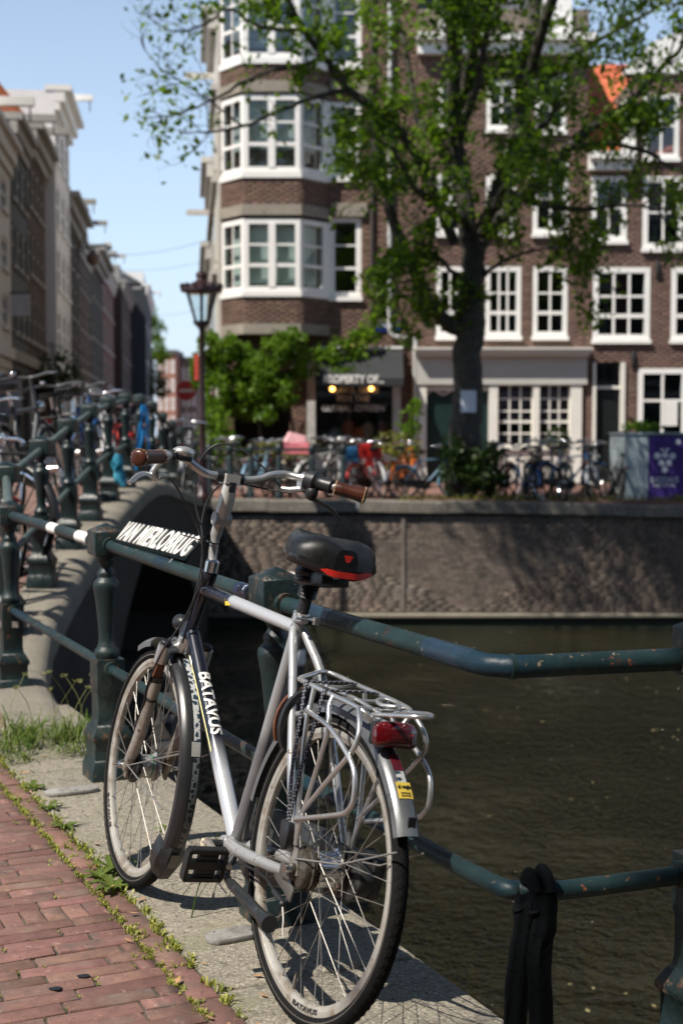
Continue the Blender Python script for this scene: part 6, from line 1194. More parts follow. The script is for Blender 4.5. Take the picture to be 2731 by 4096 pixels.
c = cx(905, 1005, 32.5); shrub('olive_bush', 'yellowish olive bush in front of the shop window', 'bush', (c.x, c.y, .02), [(0, 0, .9, .5, .4, .4, 1.3), (.4, 0, .8, .3, .3, .3, .7), (.0, .0, .45, .4, .35, .4, .6)], 900, .075, LEAFY, 7)
c = cx(940, 960, 32.0); shrub('young_shrub', 'thin young shrub with pale leaves by the house corner', 'bush', (c.x, c.y, .02), [(0, 0, 1.4, .3, .25, .5, .5), (.15, 0, 1.8, .2, .2, .25, .3), (0, 0, .8, .25, .2, .4, .3)], 500, .11, LEAFV, 8)
c = cx(500, 985, 31.0); shrub('corner_bush', 'pale green bush under the wisteria beside the lamp post', 'bush', (c.x, c.y, .02), [(0, 0, 1.1, .45, .35, .8, 1.2), (.3, 0, .7, .3, .3, .6, .6), (-.3, 0, .6, .3, .3, .5, .6)], 900, .10, LEAFV, 9, droop=.8)
c = cx(1281, 1010, 33.5); 
t_ = shrub('box_ball', 'clipped round box ball in front of the cream shop front', 'plant', (c.x, c.y, .02), [(0, 0, sz(1012, 33.5), .3, .3, .3, 1.5)], 1200, .05, LEAFD, 10, hollow=.8)
c = cx(1455, 975, 27.2); shrub('planter_greens', 'small green plant behind the grey terrace screen', 'plant', (c.x, 27.0, .6), [(0, 0, sz(980, 27) - .6, .28, .2, .14, .9), (.3, 0, sz(982, 27) - .6, .2, .2, .1, .5)], 500, .07, LEAFV, 11)
pm_i = 0
for u, v, lab in ((612, 1010, 'spiky yellow green palm grass in front of the shop, left'), (690, 1000, 'spiky yellow green palm grass beside the pink crate')):
    Y = 31.5; c = cx(u, v, Y); t_ = thing('palm_grass', lab, 'plant', (c.x, Y, .05)); m = M()
    for k in range(46):
        a = rnd.uniform(0, 2 * PI); r_ = rnd.uniform(.35, .75); h = rnd.uniform(.5, .95); z0 = .55; pts = [Vector((0, 0, z0)), Vector((math.cos(a) * r_ * .4, math.sin(a) * r_ * .4, z0 + h * .5)), Vector((math.cos(a) * r_ * .8, math.sin(a) * r_ * .8, z0 + h * .45)), Vector((math.cos(a) * r_, math.sin(a) * r_, z0 + h * .12))]
        w_ = Vector((-math.sin(a), math.cos(a), 0)) * .022; P = sm(pts, 3); vs = []
        for i, p in enumerate(P): vs += [p + w_ * (1 - i / len(P)), p - w_ * (1 - i / len(P))]
        m.add(vs, [(2 * i, 2 * i + 1, 2 * i + 3, 2 * i + 2) for i in range(len(P) - 1)])
    part('blades', m, LEAFY, t_, 60, kind='stuff'); m = M(); m.lathe([(.16, 0), (.22, .5), (.24, .52), (.22, .55)], 14); part('pot', m, BLACK, t_, 50)
# far trees down the street
for i, (u, v, Y, r_) in enumerate(((308, 715, 150, 2.6), (330, 735, 165, 2.4), (352, 800, 175, 2.0), (120, 850, 44, .9), (345, 870, 120, 1.6))):
    c = cx(u, v, Y); t_ = thing('street_tree', ('round green tree rising above the far left roofs', 'green tree behind the far left roofs, lower than its neighbour', 'green tree at the end of the left row', 'dark green shrub tree against the left house fronts', 'dark tree before the last houses of the left row')[i], 'tree', (c.x, Y, 0)); rz = r_ * .9
    link('crown', leafmesh('crown', blobs([(0, 0, c.z, r_, r_, rz, 1), (r_ * .5, 0, c.z - rz * .5, r_ * .7, r_ * .7, rz * .7, .7), (-r_ * .5, 0, c.z - rz * .4, r_ * .7, r_ * .7, rz * .7, .7)], 900, 30 + i, .5), .12 * max(1, Y / 60), LEAF if i < 3 else LEAFD, i), t_, 'stuff'); m = M(); m.tube([(0, 0, 0), (0, 0, c.z)], [.18, .1], 8); part('trunk', m, BARK, t_, 60)
# ------------------------------------------------------------------ street lamp, sign, flag, globe lantern, wires
LY = 24.2; LX = sx(465, LY); DR = pm('dark maroon iron', (.030, .012, .013), .35, 0, .3, 9)
lp = thing('street_lamp', 'ornate dark maroon crown lantern on a slender post by the bridge', 'street lamp', (LX, LY, .08))
def lz(v): return sz(v, LY) - .08
m = M(); m.lathe([(.15, 0), (.15, .12), (.10, .16), (.085, .7), (.10, .74), (.075, .8), (.06, .85), (.052, 1.4), (.062, 1.42), (.05, 1.46), (.042, lz(745) - .1), (.055, lz(745) - .08), (.04, lz(745)), (.028, lz(735)), (.028, lz(665))], 14); part('post', m, DR, lp, 50)
m = M(); zt, zb = lz(668), lz(740); 
for k in range(4): a = PI / 4 + k * PI / 2; m.tube([(math.cos(a) * .14, math.sin(a) * .14, zb), (math.cos(a) * .34, math.sin(a) * .34, zt), (math.cos(a) * .37, math.sin(a) * .37, zt + .1)], .016, 6)
m.lathe([(.06, zb - .1), (.14, zb - .02), (.15, zb + .02), (.05, zb + .03)], 14); part('lantern_frame', m, pm('lantern frame', (.04, .05, .055), .4), lp, 50)
m = M(); m.lathe([(.33, zt - .02), (.355, zt), (.345, zt + .06), (.22, zt + .11), (.10, zt + .17), (.075, zt + .21), (.10, zt + .25), (.085, zt + .31), (.03, zt + .34), (.02, zt + .40)], 20)
for k in range(14): a = 2 * PI * k / 14; m.box((math.cos(a) * .34, math.sin(a) * .34, zt + .075), (.05, .05, .08), Matrix.Rotation(a, 3, 'Z'))
part('crown', m, DR, lp, 45)
m = M(); n = 4; vs = []
for r_, z in ((.135, zb + .03), (.33, zt - .02)):
    for k in range(4): a = PI / 4 + k * PI / 2; vs.append((r_ * math.cos(a), r_ * math.sin(a), z))
m.add(vs, [(k, (k + 1) % 4, 4 + (k + 1) % 4, 4 + k) for k in range(4)]); part('glass', m, GLASS, lp, None)
ns = thing('no_entry_sign', 'round red no entry sign with white bar on a pole behind the lamp', 'traffic sign', (sx(429, 43), 43, 0)); zc = sz(897, 43)
m = M(); m.lathe([(.30, -.012), (.30, .012)], 32, Matrix.Translation((0, -.04, zc)) @ Matrix.Rotation(PI / 2, 4, 'X')); part('disc', m, pm('sign red', (.50, .03, .025), .4, 0, .06, 4), ns, 40); m = M(); m.box((0, -.056, zc), (.44, .006, .085)); part('white_bar', m, WHITE, ns, None); m = M(); m.tube([(0, 0, 0), (0, 0, zc + .35)], .03, 8); part('pole', m, ZINC, ns, 60)
m = M(); n = 9; vs = []
fl = thing('flag', 'small red, yellow and black flag on a slanted pole by the corner', 'flag', (sx(470, 33.2), 33.2, sz(742, 33.2)))
FM = [pm('flag ' + n_, c_, .8, 0, .1) for n_, c_ in (('black', (.02, .02, .02)), ('red', (.5, .05, .04)), ('yellow', (.75, .5, .06)), ('white', (.75, .72, .68)))]
for i in range(9):
    for j in range(5): f, g_ = i / 8, j / 4; vs.append((.02 + .42 * f + .1 * g_ * (1 - f), .05 * math.sin(6 * f), -.32 * f - (.10 + .17 * g_) * (1 - .2 * f)))
m.add(vs, [(i * 5 + j, i * 5 + j + 1, i * 5 + 6 + j, i * 5 + 5 + j) for i in range(8) for j in range(4)]); m.m = [(3, 0, 1, 2)[j] for i in range(8) for j in range(4)]; part('cloth', m, FM, fl, 60); m = M(); m.tube([(-.1, 0, .08), (.5, .0, -.38)], .014, 6); part('pole', m, WHITE, fl, 60)
ban = thing('red_banner', 'narrow red banner hanging beside the lamp post', 'banner', (sx(452, 33), 33, sz(813, 33))); m = M(); m.box((0, 0, -.30), (.09, .02, .6)); part('cloth', m, FM[1], ban, None); m = M(); m.tube([(-.08, 0, .02), (.15, 0, .02)], .012, 6); part('rod', m, BLACK, ban, 60)
for i, (u, v, Y, r_, lab) in enumerate(((219, 594, 62, .30, 'copper globe lantern on a bracket above the left house fronts'), (325, 740, 115, .36, 'reddish globe lantern farther down the left row'), (343, 768, 130, .36, 'small reddish globe lantern at the end of the left row'))):
    o = thing('globe_lantern', lab, 'lamp', (sx(u, Y), Y, sz(v, Y)), group=None); m = M(); m.sphere((0, 0, 0), r_, 14, 10); part('globe', m, pm('copper globe', (.20, .12, .09), .5, 0, .2, 3) if i == 0 else pm('terracotta globe', (.42, .20, .12), .6), o, 60); m = M(); m.lathe([(r_ * .5, r_ * .8), (r_ * .3, r_ * 1.1), (.04, r_ * 1.3), (.03, r_ * 1.7)], 10); m.tube([(-.9, 0, r_ * 1.5), (0, 0, r_ * 1.7), (.6, 0, r_ * 2.0)], .04, 6); part('bracket', m, BLACK, o, 50)
for i, (u0, v0, u1, v1, Y) in enumerate(((225, 583, 500, 545, 62), (225, 615, 480, 600, 75), (330, 720, 470, 705, 90))):
    a, b = cx(u0, v0, Y), cx(u1, v1, Y - 10); m = M(); m.tube([a.lerp(b, f) - Vector((0, 0, .25 * math.sin(PI * f))) for f in np.linspace(0, 1, 12)], .008, 5); tag(part('street_wire', m, BLACK, None, 60), ('topmost wire spanning the street between the houses', 'middle wire spanning the street between the houses', 'lowest wire spanning the far end of the street')[i], 'wire')
for i, (u, v, Y, w_, h, lab) in enumerate(((52, 700, 37, .5, .55, 'white hanging shop sign board on the charcoal house'), (28, 908, 36, .5, .95, 'white banner sign low on the beige house front'))):
    o = thing('hanging_sign', lab, 'sign', (sx(u, Y), Y, sz(v, Y))); m = M(); m.box((0, 0, 0), (w_, .05, h)); part('panel', m, pm('pale sign', (.5, .5, .5), .6), o, None); m = M(); m.tube([(-w_ / 2 - .25, 0, h / 2 + .03), (w_ / 2, 0, h / 2 + .03)], .02, 6); part('bracket', m, BLACK, o, 60)
# ------------------------------------------------------------------ terrace screen with wine festival banner, mooring post
gb = thing('terrace_screen', 'grey terrace screen box with purple wine festival banner on the quay', 'screen', (sx(1433, 26.9), 26.75, -.06)); g0 = Vector((sx(1433, 26.9), 26.75, -.06)); GZ = sz(997, 26.8) + .06
m = M(); m.bx((0, 0, .0), (.42, 1.6, GZ)); m.bx((.42, .05, 0), (3.0, 1.6, GZ)); m.bx((-.03, -.03, GZ), (3.0, 1.63, GZ + .03)); part('panel', m, pm('grey blue screen', (.27, .33, .36), .5, 0, .2, 3), gb, None)
BX0, BX1, BZ0, BZ1 = .43, 1.25, .03, GZ - .04
m = M(); m.bx((BX0, .0, BZ0), (BX1, .049, BZ1)); ba = part('banner', m, pm('purple banner', (.035, .012, .14), .55, 0, .25, 2), gb, None)
GRP = pm('banner print', (.55, .56, .62), .6); BCX = sx(1527, 26.7) - g0.x; gzs = lambda v: sz(v, 26.75) + .06
m = M()
def disc(m, x, z, r_): m.add([(x + r_ * math.cos(a), -.003, z + r_ * math.sin(a)) for a in [2 * PI * k / 16 for k in range(16)]], [tuple(range(16))])
for u, v in ((1510, 1047), (1527, 1045), (1545, 1047), (1519, 1063), (1536, 1063), (1527, 1079)): disc(m, BCX + (u - 1527) * .0082, gzs(v), .062)
disc(m, BCX + (1557 - 1527) * .0082, gzs(1015), .05)
for x0, x1 in ((-.10, -.02), (.02, .10)): m.add([(BCX + x0, -.003, gzs(1030)), (BCX + x1, -.003, gzs(1030)), (BCX + (x1 if x0 < 0 else x0) * .6, -.003, gzs(1040))], [(0, 1, 2)])
part('grape_emblem', m, GRP, ba, None, kind='stuff')
part('banner_lettering', text('BACCHUS', .15, lambda x, y, z: Vector((BCX + x, -.003 - z, gzs(1108) + y)), ext=.001, bold=.003, sx=.78), GRP, ba, None)
part('banner_lettering', text('WIJNFESTIVAL', .075, lambda x, y, z: Vector((BCX + x, -.003 - z, gzs(1118) + y)), ext=.001, bold=.002, sx=.92), GRP, ba, None)
mp = thing('mooring_post', 'white topped mooring post standing in the canal behind the railing', 'post', (sx(668, 17.5), 17.5, -2.6)); zz = lambda v: sz(v, 17.5) + 2.6
m = M(); m.lathe([(.17, 0), (.17, zz(1352))], 18); part('pile', m, TMB, mp, 50); m = M(); m.lathe([(.185, zz(1352)), (.19, zz(1325)), (.17, zz(1319)), (.05, zz(1316))], 18); part('cap', m, WHITE, mp, 40); m = M(); m.lathe([(.172, zz(1525)), (.175, zz(1523)), (.175, zz(1493)), (.172, zz(1491))], 18); part('band', m, WHITE, mp, 40)
pr = thing('person', 'person with reddish hair seen small behind the terrace screen', 'person', (sx(1446, 28.5), 28.5, .0)); m = M(); zz = sz(975, 28.5)
# the small figure behind the terrace screen: one continuous body grown from a jointed skeleton, hair and clothing as children
def skinned(name, V_, E_, Rr, mt, parent, sub=1):
    me = bpy.data.meshes.new(name); me.from_pydata([Vector(v) for v in V_], E_, []); me.materials.append(mt); o = bpy.data.objects.new(name, me); COL.objects.link(o)
    md = o.modifiers.new('skin', 'SKIN')
    if not me.skin_vertices: 
        bpy.context.view_layer.objects.active = o
    for i, r_ in enumerate(Rr): me.skin_vertices[0].data[i].radius = (r_, r_)
    me.skin_vertices[0].data[0].use_root = True
    sb = o.modifiers.new('sub', 'SUBSURF'); sb.levels = sb.render_levels = sub
    dg = bpy.context.evaluated_depsgraph_get(); nm = bpy.data.meshes.new_from_object(o.evaluated_get(dg)); bpy.data.objects.remove(o)
    nm.polygons.foreach_set('use_smooth', [True] * len(nm.polygons)); nm.materials.clear(); nm.materials.append(mt); return link(name, nm, parent)
H_ = zz + .12; k = H_ / 1.72
sk = [(0, 0, .95), (0, 0, 1.15), (0, 0, 1.38), (0, -.01, 1.50), (0, -.02, 1.58), (0, -.02, 1.67), (.19, 0, 1.40), (.24, .02, 1.12), (.22, -.10, .88), (-.19, 0, 1.40), (-.24, .02, 1.12), (-.22, -.10, .88), (.10, 0, .90), (.11, -.01, .48), (.11, .02, .07), (.11, -.12, .04), (-.10, 0, .90), (-.11, -.01, .48), (-.11, .02, .07), (-.11, -.12, .04)]
ed = [(0, 1), (1, 2), (2, 3), (3, 4), (4, 5), (2, 6), (6, 7), (7, 8), (2, 9), (9, 10), (10, 11), (0, 12), (12, 13), (13, 14), (14, 15), (0, 16), (16, 17), (17, 18), (18, 19)]
rr = [.14, .13, .14, .055, .085, .085, .06, .045, .035, .06, .045, .035, .085, .06, .042, .035, .085, .06, .042, .035]
SKIN = pm('skin', (.42, .20, .14), .55, 0, .1, 10)
skinned('body', [Vector(v) * k for v in sk], ed, [r_ * k for r_ in rr], SKIN, pr, 2)
skinned('shirt', [Vector(v) * k for v in (sk[0], sk[1], sk[2], sk[6], sk[7], sk[9], sk[10])], [(0, 1), (1, 2), (2, 3), (3, 4), (2, 5), (5, 6)], [.16 * k, .15 * k, .155 * k, .075 * k, .06 * k, .075 * k, .06 * k], pm('dark shirt', (.03, .03, .04), .8), pr, 1)
skinned('trousers', [Vector(v) * k for v in (sk[0], sk[12], sk[13], sk[14], sk[16], sk[17], sk[18])], [(0, 1), (1, 2), (2, 3), (0, 4), (4, 5), (5, 6)], [.15 * k, .1 * k, .075 * k, .06 * k, .1 * k, .075 * k, .06 * k], pm('dark trousers', (.03, .035, .05), .8), pr, 1)
m = M(); m.sphere((0, .015 * k, 1.65 * k), (.10 * k, .11 * k, .095 * k), 12, 8); part('hair', m, pm('reddish hair', (.12, .04, .02), .7), pr, 60)
m = M(); m.sphere((0, -.115 * k, 1.60 * k), .014, 6, 5); [m.sphere((s2 * .034 * k, -.098 * k, 1.635 * k), .009, 6, 5, 1) for s2 in (-1, 1)]; [m.sphere((s2 * .095 * k, -.02 * k, 1.61 * k), (.012, .02, .03), 6, 5) for s2 in (-1, 1)]; part('face', m, [SKIN, BLACK], pr, 60)
# ------------------------------------------------------------------ parked bicycles: one built with its parts, the others copied
BIKEP = pm('parked bike paint', (.02, .022, .025), .35, .1, .2, 10); CHR2 = pm('parked bike chrome', (.72, .72, .72), .14, 1, .1, 10)
def proto():
    t_ = thing('parked_bicycle', '', 'bicycle'); P = lambda n_, m_, mt, par=None, s_=55: part(n_, m_, mt, par or t_, s_)
    for cxx, lab in ((0, 'rear'), (1.1, 'front')):
        m = M(); m.tube([(cxx + .333 * math.cos(a), 0, .345 + .333 * math.sin(a)) for a in [2 * PI * k / 36 for k in range(36)]], .0185, 8, True); w_ = P('wheel', m, RUBBER)
        m = M(); m.tube([(cxx + .308 * math.cos(a), 0, .345 + .308 * math.sin(a)) for a in [2 * PI * k / 36 for k in range(36)]], .012, 6, True); m.tube([(cxx, -.045, .345), (cxx, .045, .345)], .03, 8); P('rim', m, CHR2, w_)
        m = M()
        for k in range(20): a = 2 * PI * k / 20; m.tube([(cxx + .03 * math.cos(a + .9), .02 * (-1) ** k, .345 + .03 * math.sin(a + .9)), (cxx + .30 * math.cos(a), 0, .345 + .30 * math.sin(a))], .0018, 3, cap=False)
        P('spokes', m, STEEL, w_)
    m = M(); B_, S_, Hh = (.46, 0, .30), (.32, 0, .86), (.92, 0, .88)
    m.tube([B_, S_], .016, 8); m.tube(sm([(.905, 0, .80), (.72, 0, .58), B_], 4), .019, 8); m.tube([(.33, 0, .80), (.90, 0, .84)], .015, 8); m.tube([(.905, 0, .74), (.88, 0, .98)], .019, 8)
    for s2 in (1, -1): m.tube([(.32, s2 * .02, .82), (0, s2 * .06, .345)], .009, 6); m.tube([(.46, s2 * .03, .30), (0, s2 * .06, .345)], .010, 6)
    P('frame', m, BIKEP)
    m = M()
    for s2 in (1, -1): m.tube([(.93, s2 * .05, .72), (.99, s2 * .055, .58), (1.10, s2 * .055, .345)], .012, 7)
    m.tube([(.93, .06, .72), (.93, -.06, .72)], .014, 7); P('fork', m, BIKEP)
    for cxx, a0, a1 in ((0, 15, 175), (1.1, 60, 190)):
        m = M(); vs = []; n = 18
        for i in range(n + 1):
            a = R(a0 + (a1 - a0) * i / n)
            for r_, y in ((.352, -.028), (.374, -.015), (.377, 0), (.374, .015), (.352, .028), (.369, 0)): vs.append((cxx + r_ * math.cos(a), y, .345 + r_ * math.sin(a)))
        m.add(vs, [(i * 6 + j, i * 6 + (j + 1) % 6, i * 6 + 6 + (j + 1) % 6, i * 6 + 6 + j) for i in range(n) for j in range(6)]); P('mudguard', m, BIKEP)
    m = M(); m.tube([(.88, 0, .97), (.855, 0, 1.08)], .012, 8); m.tube(sm([(.60, .29, 1.06), (.70, .26, 1.08), (.82, .16, 1.10), (.88, .04, 1.09), (.88, -.04, 1.09), (.82, -.16, 1.10), (.70, -.26, 1.08), (.60, -.29, 1.06)], 4), .0125, 8); hb = P('handlebar', m, CHR2)
    for s2 in (1, -1): m = M(); m.tube([(.59, s2 * .293, 1.058), (.69, s2 * .264, 1.078)], .019, 8); P('grip', m, BLACK, hb)
    m = M(); m.sphere((.81, .12, 1.13), (.028, .028, .02), 8, 6); P('bell', m, CHR2, hb)
    m = M(); vs = []; O_ = [(.05, .035), (.08, .10), (.15, .105), (.22, .06), (.32, .025), (.36, .012)]
    top = [(x, y, .99 + .012 * (x > .3)) for x, y in O_] + [(x, -y, .99 + .012 * (x > .3)) for x, y in O_[::-1]]; m.prism([Vector((x + .08, y, z)) for x, y, z in top], (0, 0, -.035), (0, 0, .012)); P('saddle', m, SATIN, None, 60)
    m = M(); m.tube([(.315, 0, .85), (.285, 0, .97)], .0135, 8); P('seat_post', m, CHR2)
    m = M(); 
    for s2 in (1, -1): m.tube([(.15, s2 * .07, .76), (-.25, s2 * .07, .76)], .006, 5); m.tube([(-.05, s2 * .07, .76), (0, s2 * .07, .36)], .005, 5); m.tube([(-.2, s2 * .07, .76), (0, s2 * .07, .36)], .005, 5)
    for x in (.14, .0, -.14, -.25): m.tube([(x, -.07, .76), (x, .07, .76)], .006, 5)
    P('luggage_carrier', m, BLACK)
    m = M(); m.box((-.27, 0, .72), (.03, .07, .04)); P('rear_light', m, REDL)
    m = M(); m.lathe([(.02, -.05), (.042, -.01), (.045, .02), (.04, .025)], 12, Matrix.Translation((.99, 0, .86)) @ Matrix.Rotation(PI / 2, 4, 'Y')); P('headlight', m, CHR2)
    m = M(); m.prism([Vector((-.06, 0, .30)), Vector((-.06, 0, .40)), Vector((.45, 0, .41)), Vector((.56, 0, .36)), Vector((.56, 0, .24)), Vector((.45, 0, .19))], (0, -.075, 0), (0, -.045, 0)); P('chain_case', m, BLACK, None, 30)
    m = M(); m.tube([(.46, .06, .30), (.46, .09, .13)], .011, 6); m.tube([(.46, -.06, .30), (.46, -.09, .47)], .011, 6); m.tube([(.46, -.06, .30), (.46, .06, .30)], .013, 6); ck = P('crank', m, CHR2); m = M(); m.box((.46, .14, .13), (.09, .085, .025)); P('pedal', m, BLACK, ck); m = M(); m.box((.46, -.14, .47), (.09, .085, .025)); P('pedal', m, BLACK, ck)
    m = M(); m.tube([(.38, .05, .27), (.30, .15, .01)], .011, 6); P('kickstand', m, BLACK)
    return t_
PROTO = proto(); used = [False]
PAINTS = {n_: pm(n_ + ' bike paint', c_, .35, .05, .15, 10) for n_, c_ in (('black', (.014, .015, .017)), ('orange', (.70, .16, .02)), ('red', (.50, .025, .02)), ('light blue', (.16, .30, .42)), ('white', (.68, .67, .64)), ('silver', (.45, .46, .47)), ('blue', (.02, .09, .25)), ('green', (.03, .10, .06)), ('cream', (.55, .48, .36)), ('dark grey', (.07, .075, .08)), ('maroon', (.10, .012, .012)))}
def parked(x, y, z, rz, lean, paint, label, group, rimc=None, s_=1.0):
    t_ = PROTO if not used[0] else PROTO.copy()
    if used[0]: COL.objects.link(t_)
    t_.matrix_world = Matrix.Translation((x, y, z)) @ Matrix.Rotation(rz, 4, 'Z') @ Matrix.Rotation(lean, 4, 'X') @ Matrix.Translation((-.55 * s_, 0, 0)) @ Matrix.Scale(s_, 4)
    t_['label'] = label; t_['group'] = group; t_['category'] = 'bicycle'
    def dress(o):
        nm = o.name.split('.')[0]
        if nm == 'handlebar' and group == GBR and paint in ('black', 'dark grey', 'blue'): o.material_slots[0].link = 'OBJECT'; o.material_slots[0].material = PAINTS['dark grey']
        if nm in ('frame', 'fork', 'mudguard') or (nm == 'rim' and rimc):
            o.material_slots[0].link = 'OBJECT'; o.material_slots[0].material = PAINTS[rimc if nm == 'rim' else paint]
    if used[0]:
        for c_ in PROTO.children:
            d = c_.copy(); d.parent = t_; COL.objects.link(d); dress(d)
            for e_ in c_.children: f_ = e_.copy(); f_.parent = d; COL.objects.link(f_); dress(f_)
    used[0] = True
    return t_
# prototype itself takes the first place, so copy from it before dressing: first one stays black
GQ = 'bicycles parked along the far quay'; GBR = 'bicycles parked against the bridge railing'
def fq(u, Y=27.3): return sx(u, Y), Y, .035 - .012 * max(0, min(6, sx(u, Y)))
def q_(u, ang, lean, paint, label, Y=27.3, rimc=None, s_=1.0): x, y, z = fq(u, Y); s_ *= rnd.uniform(.90, 1.07); ang += rnd.gauss(0, 13) if rimc is None else 0; lean *= rnd.uniform(.8, 2.2); return parked(x, y, z, R(ang), R(lean), paint, label, GQ, rimc, s_)
q_(1215, 80, 6, 'black', 'black bicycle beside the bush, handlebar towards the houses', 27.2)
q_(725, 62, 4, 'white', 'bicycle with thick white rimmed wheel below the pink crate', 27.2, 'white')
q_(668, 100, -6, 'cream', 'cream bicycle carrying the pink crate', 27.5)
q_(790, 80, -5, 'silver', 'silver bicycle with high curved handlebar before the shop window', 27.6)
q_(845, 72, 6, 'red', 'red bicycle with red bags before the shop', 27.5)
q_(866, 98, -4, 'silver', 'silver bicycle with tall bright handlebar right of the red bags', 27.2)
q_(915, 76, 5, 'orange', 'orange framed bicycle left of the blue rimmed wheels', 27.6)
q_(950, 66, -6, 'orange', 'orange bicycle with raised front part close to the elm', 27.9)
q_(985, 12, 4, 'light blue', 'pale blue bicycle seen from the side next to the elm', 27.1, 'light blue')
q_(500, 75, 6, 'black', 'dark bicycle under the wisteria, left of the far railing', 27.8); q_(545, 100, -5, 'dark grey', 'dark grey bicycle under the wisteria with red saddle beside it', 27.9); q_(588, 70, 6, 'light blue', 'bicycle with pale blue mudguard before the palm grass', 27.4)
q_(628, 82, -4, 'black', 'black bicycle left of the cream one', 27.9); q_(760, 95, 5, 'black', 'black bicycle behind the white rimmed wheel', 28.1); q_(820, 88, -3, 'dark grey', 'dark grey bicycle holding the blue bag', 28.0)
q_(1165, 70, -6, 'black', 'black bicycle closest to the bush on its right side', 27.5); q_(1190, 98, 5, 'blue', 'dark blue bicycle in the crowded rack before the cream shop front', 27.0); q_(1245, 62, -5, 'black', 'black bicycle under the box ball', 27.4); q_(1270, 95, 6, 'dark grey', 'dark grey bicycle in the middle of the crowded rack', 27.1)
q_(1318, 40, -5, 'blue', 'bicycle with bright blue front mudguard in the crowded rack', 27.0); q_(1345, 84, 6, 'black', 'black bicycle before the black house door', 27.4, None, 1.04); q_(1375, 72, -6, 'silver', 'silver bicycle before the black house door', 27.1); q_(1410, 98, 5, 'black', 'black bicycle next to the grey terrace screen', 27.3)
q_(1290, 78, 3, 'green', 'green bicycle half hidden in the crowded rack', 27.7); q_(1140, 88, 3, 'maroon', 'maroon bicycle half hidden behind the bush', 27.8); q_(1235, 86, -2, 'silver', 'silver bicycle at the back of the crowded rack', 27.9)
def cargo(name, label, cat, x, y, z, m, mt, rim=None): o = part(name, m, mt, None, None); o.location = (x, y, z); return tag(o, label, cat)
PINK = pm('pink plastic', (.72, .20, .24), .5, 0, .1, 8)
def crate(w_, d, h):
    m = M(); m.bx((-w_ / 2, -d / 2, 0), (w_ / 2, d / 2, .015))
    for k in range(4): z = .02 + h * k / 4; m.bx((-w_ / 2, -d / 2, z), (w_ / 2, -d / 2 + .012, z + h / 5)); m.bx((-w_ / 2, d / 2 - .012, z), (w_ / 2, d / 2, z + h / 5)); m.bx((-w_ / 2, -d / 2 + .012, z), (-w_ / 2 + .012, d / 2 - .012, z + h / 5)); m.bx((w_ / 2 - .012, -d / 2 + .012, z), (w_ / 2, d / 2 - .012, z + h / 5))
    for a in (-1, 1):
        for b in (-1, 1): m.bx((a * w_ / 2 - .018, b * d / 2 - .018, 0), (a * w_ / 2 + .018, b * d / 2 + .018, h + .02))
    return m
x, y, z = fq(682, 26.9); o = cargo('crate', 'pink plastic crate on the cream bicycle', 'crate', x, y, sz(1042, 26.9), crate(.42, .34, .20), PINK)
m = M(); m.box((0, 0, .11), (.40, .30, .20), None, 0, .75); o = cargo('bag', 'folded pink bag on top of the pink crate', 'bag', x - .05, y, sz(1021, 26.9), m, pm('pale pink cloth', (.78, .42, .44), .8)); o.rotation_euler = (0, .25, .2)
for i, (u, v, w_, h, c_, lab) in enumerate(((858, 1050, .30, .36, 'red', 'bright red pannier bag under the tall handlebar'), (838, 1035, .24, .26, 'red', 'smaller red pannier bag on the left of the larger one'), (870, 1078, .22, .2, 'red', 'lowest red pannier bag by the silver frame'), (805, 1045, .28, .3, 'blue', 'blue cloth bag hanging on a grey bicycle'))):
    Y = 27.0; m = M(); m.box((0, 0, 0), (w_, .14, h), None, 0, .85); m.box((0, -.075, h * .18), (w_ * .8, .02, h * .35)); o = cargo('pannier_bag', lab, 'bag', sx(u, Y), Y, sz(v, Y), m, PAINTS[c_] if c_ == 'red' else pm('blue bag', (.02, .12, .26), .8)); o.rotation_euler = (.05, .08 * (-1) ** i, .2)
# far quay railing and planter crates in front of the corner shop
fr_ = thing('far_railing', 'low green pipe railing on the far quay before the corner shop', 'railing', (sx(640, 27), 26.6, .03))
RX = [sx(u, 26.6) - sx(640, 27) for u in (480, 527, 576, 640, 716, 788)]
for x in RX: m = M(); m.lathe([(.07, 0), (.07, .12), (.045, .16), (.06, .75), (.03, .82), (.065, .88), (.065, 1.0), (.01, 1.05)], 12); o = part('post', m, GREENB, fr_, 50); o.location = (x, 0, 0)
for z in (.55, .93):
    m = M(); m.tube([(RX[0], 0, z), (RX[-1], 0, z)], .025, 8); part('top_rail' if z > .7 else 'lower_rail', m, GREENB, fr_, 60)
# bicycles on the bridge and behind the left railing
def nb_(x, y, ang, lean, paint, label, rimc=None, s_=1.0): return parked(x, y, bz(y), R(ang), R(lean), paint, label, GBR, rimc, s_)
nb_(-2.33, 8.55, 78, 7, 'red', 'red bicycle with red rear light behind the first bridge posts at the left edge')
nb_(-2.75, 9.75, 150, 6, 'black', 'black bicycle with wide handlebar rising above the left end of the bridge railing', None, 1.10)
nb_(-2.62, 11.0, 97, -7, 'silver', 'silver bicycle leaning behind the third bridge post')
nb_(-2.65, 12.4, 84, -8, 'dark grey', 'dark bicycle behind the bridge posts with turned handlebar', None, 1.12)
nb_(-2.7, 14.0, 95, -7, 'black', 'black bicycle behind the fifth bridge post'); nb_(-2.75, 15.8, 86, -8, 'blue', 'blue bicycle behind the blue plastic strip'); nb_(-2.8, 17.4, 97, -7, 'white', 'white bicycle on the crest of the bridge'); nb_(-2.85, 19.0, 84, -7, 'red', 'red bicycle beyond the crest of the bridge'); nb_(-2.9, 20.8, 96, -7, 'black', 'black bicycle far down the bridge railing'); nb_(-2.95, 22.6, 86, -6, 'maroon', 'maroon bicycle at the far end of the bridge railing'); nb_(-2.42, 21.8 , 92, 5, 'silver', 'silver bicycle on the water side near the street lamp')
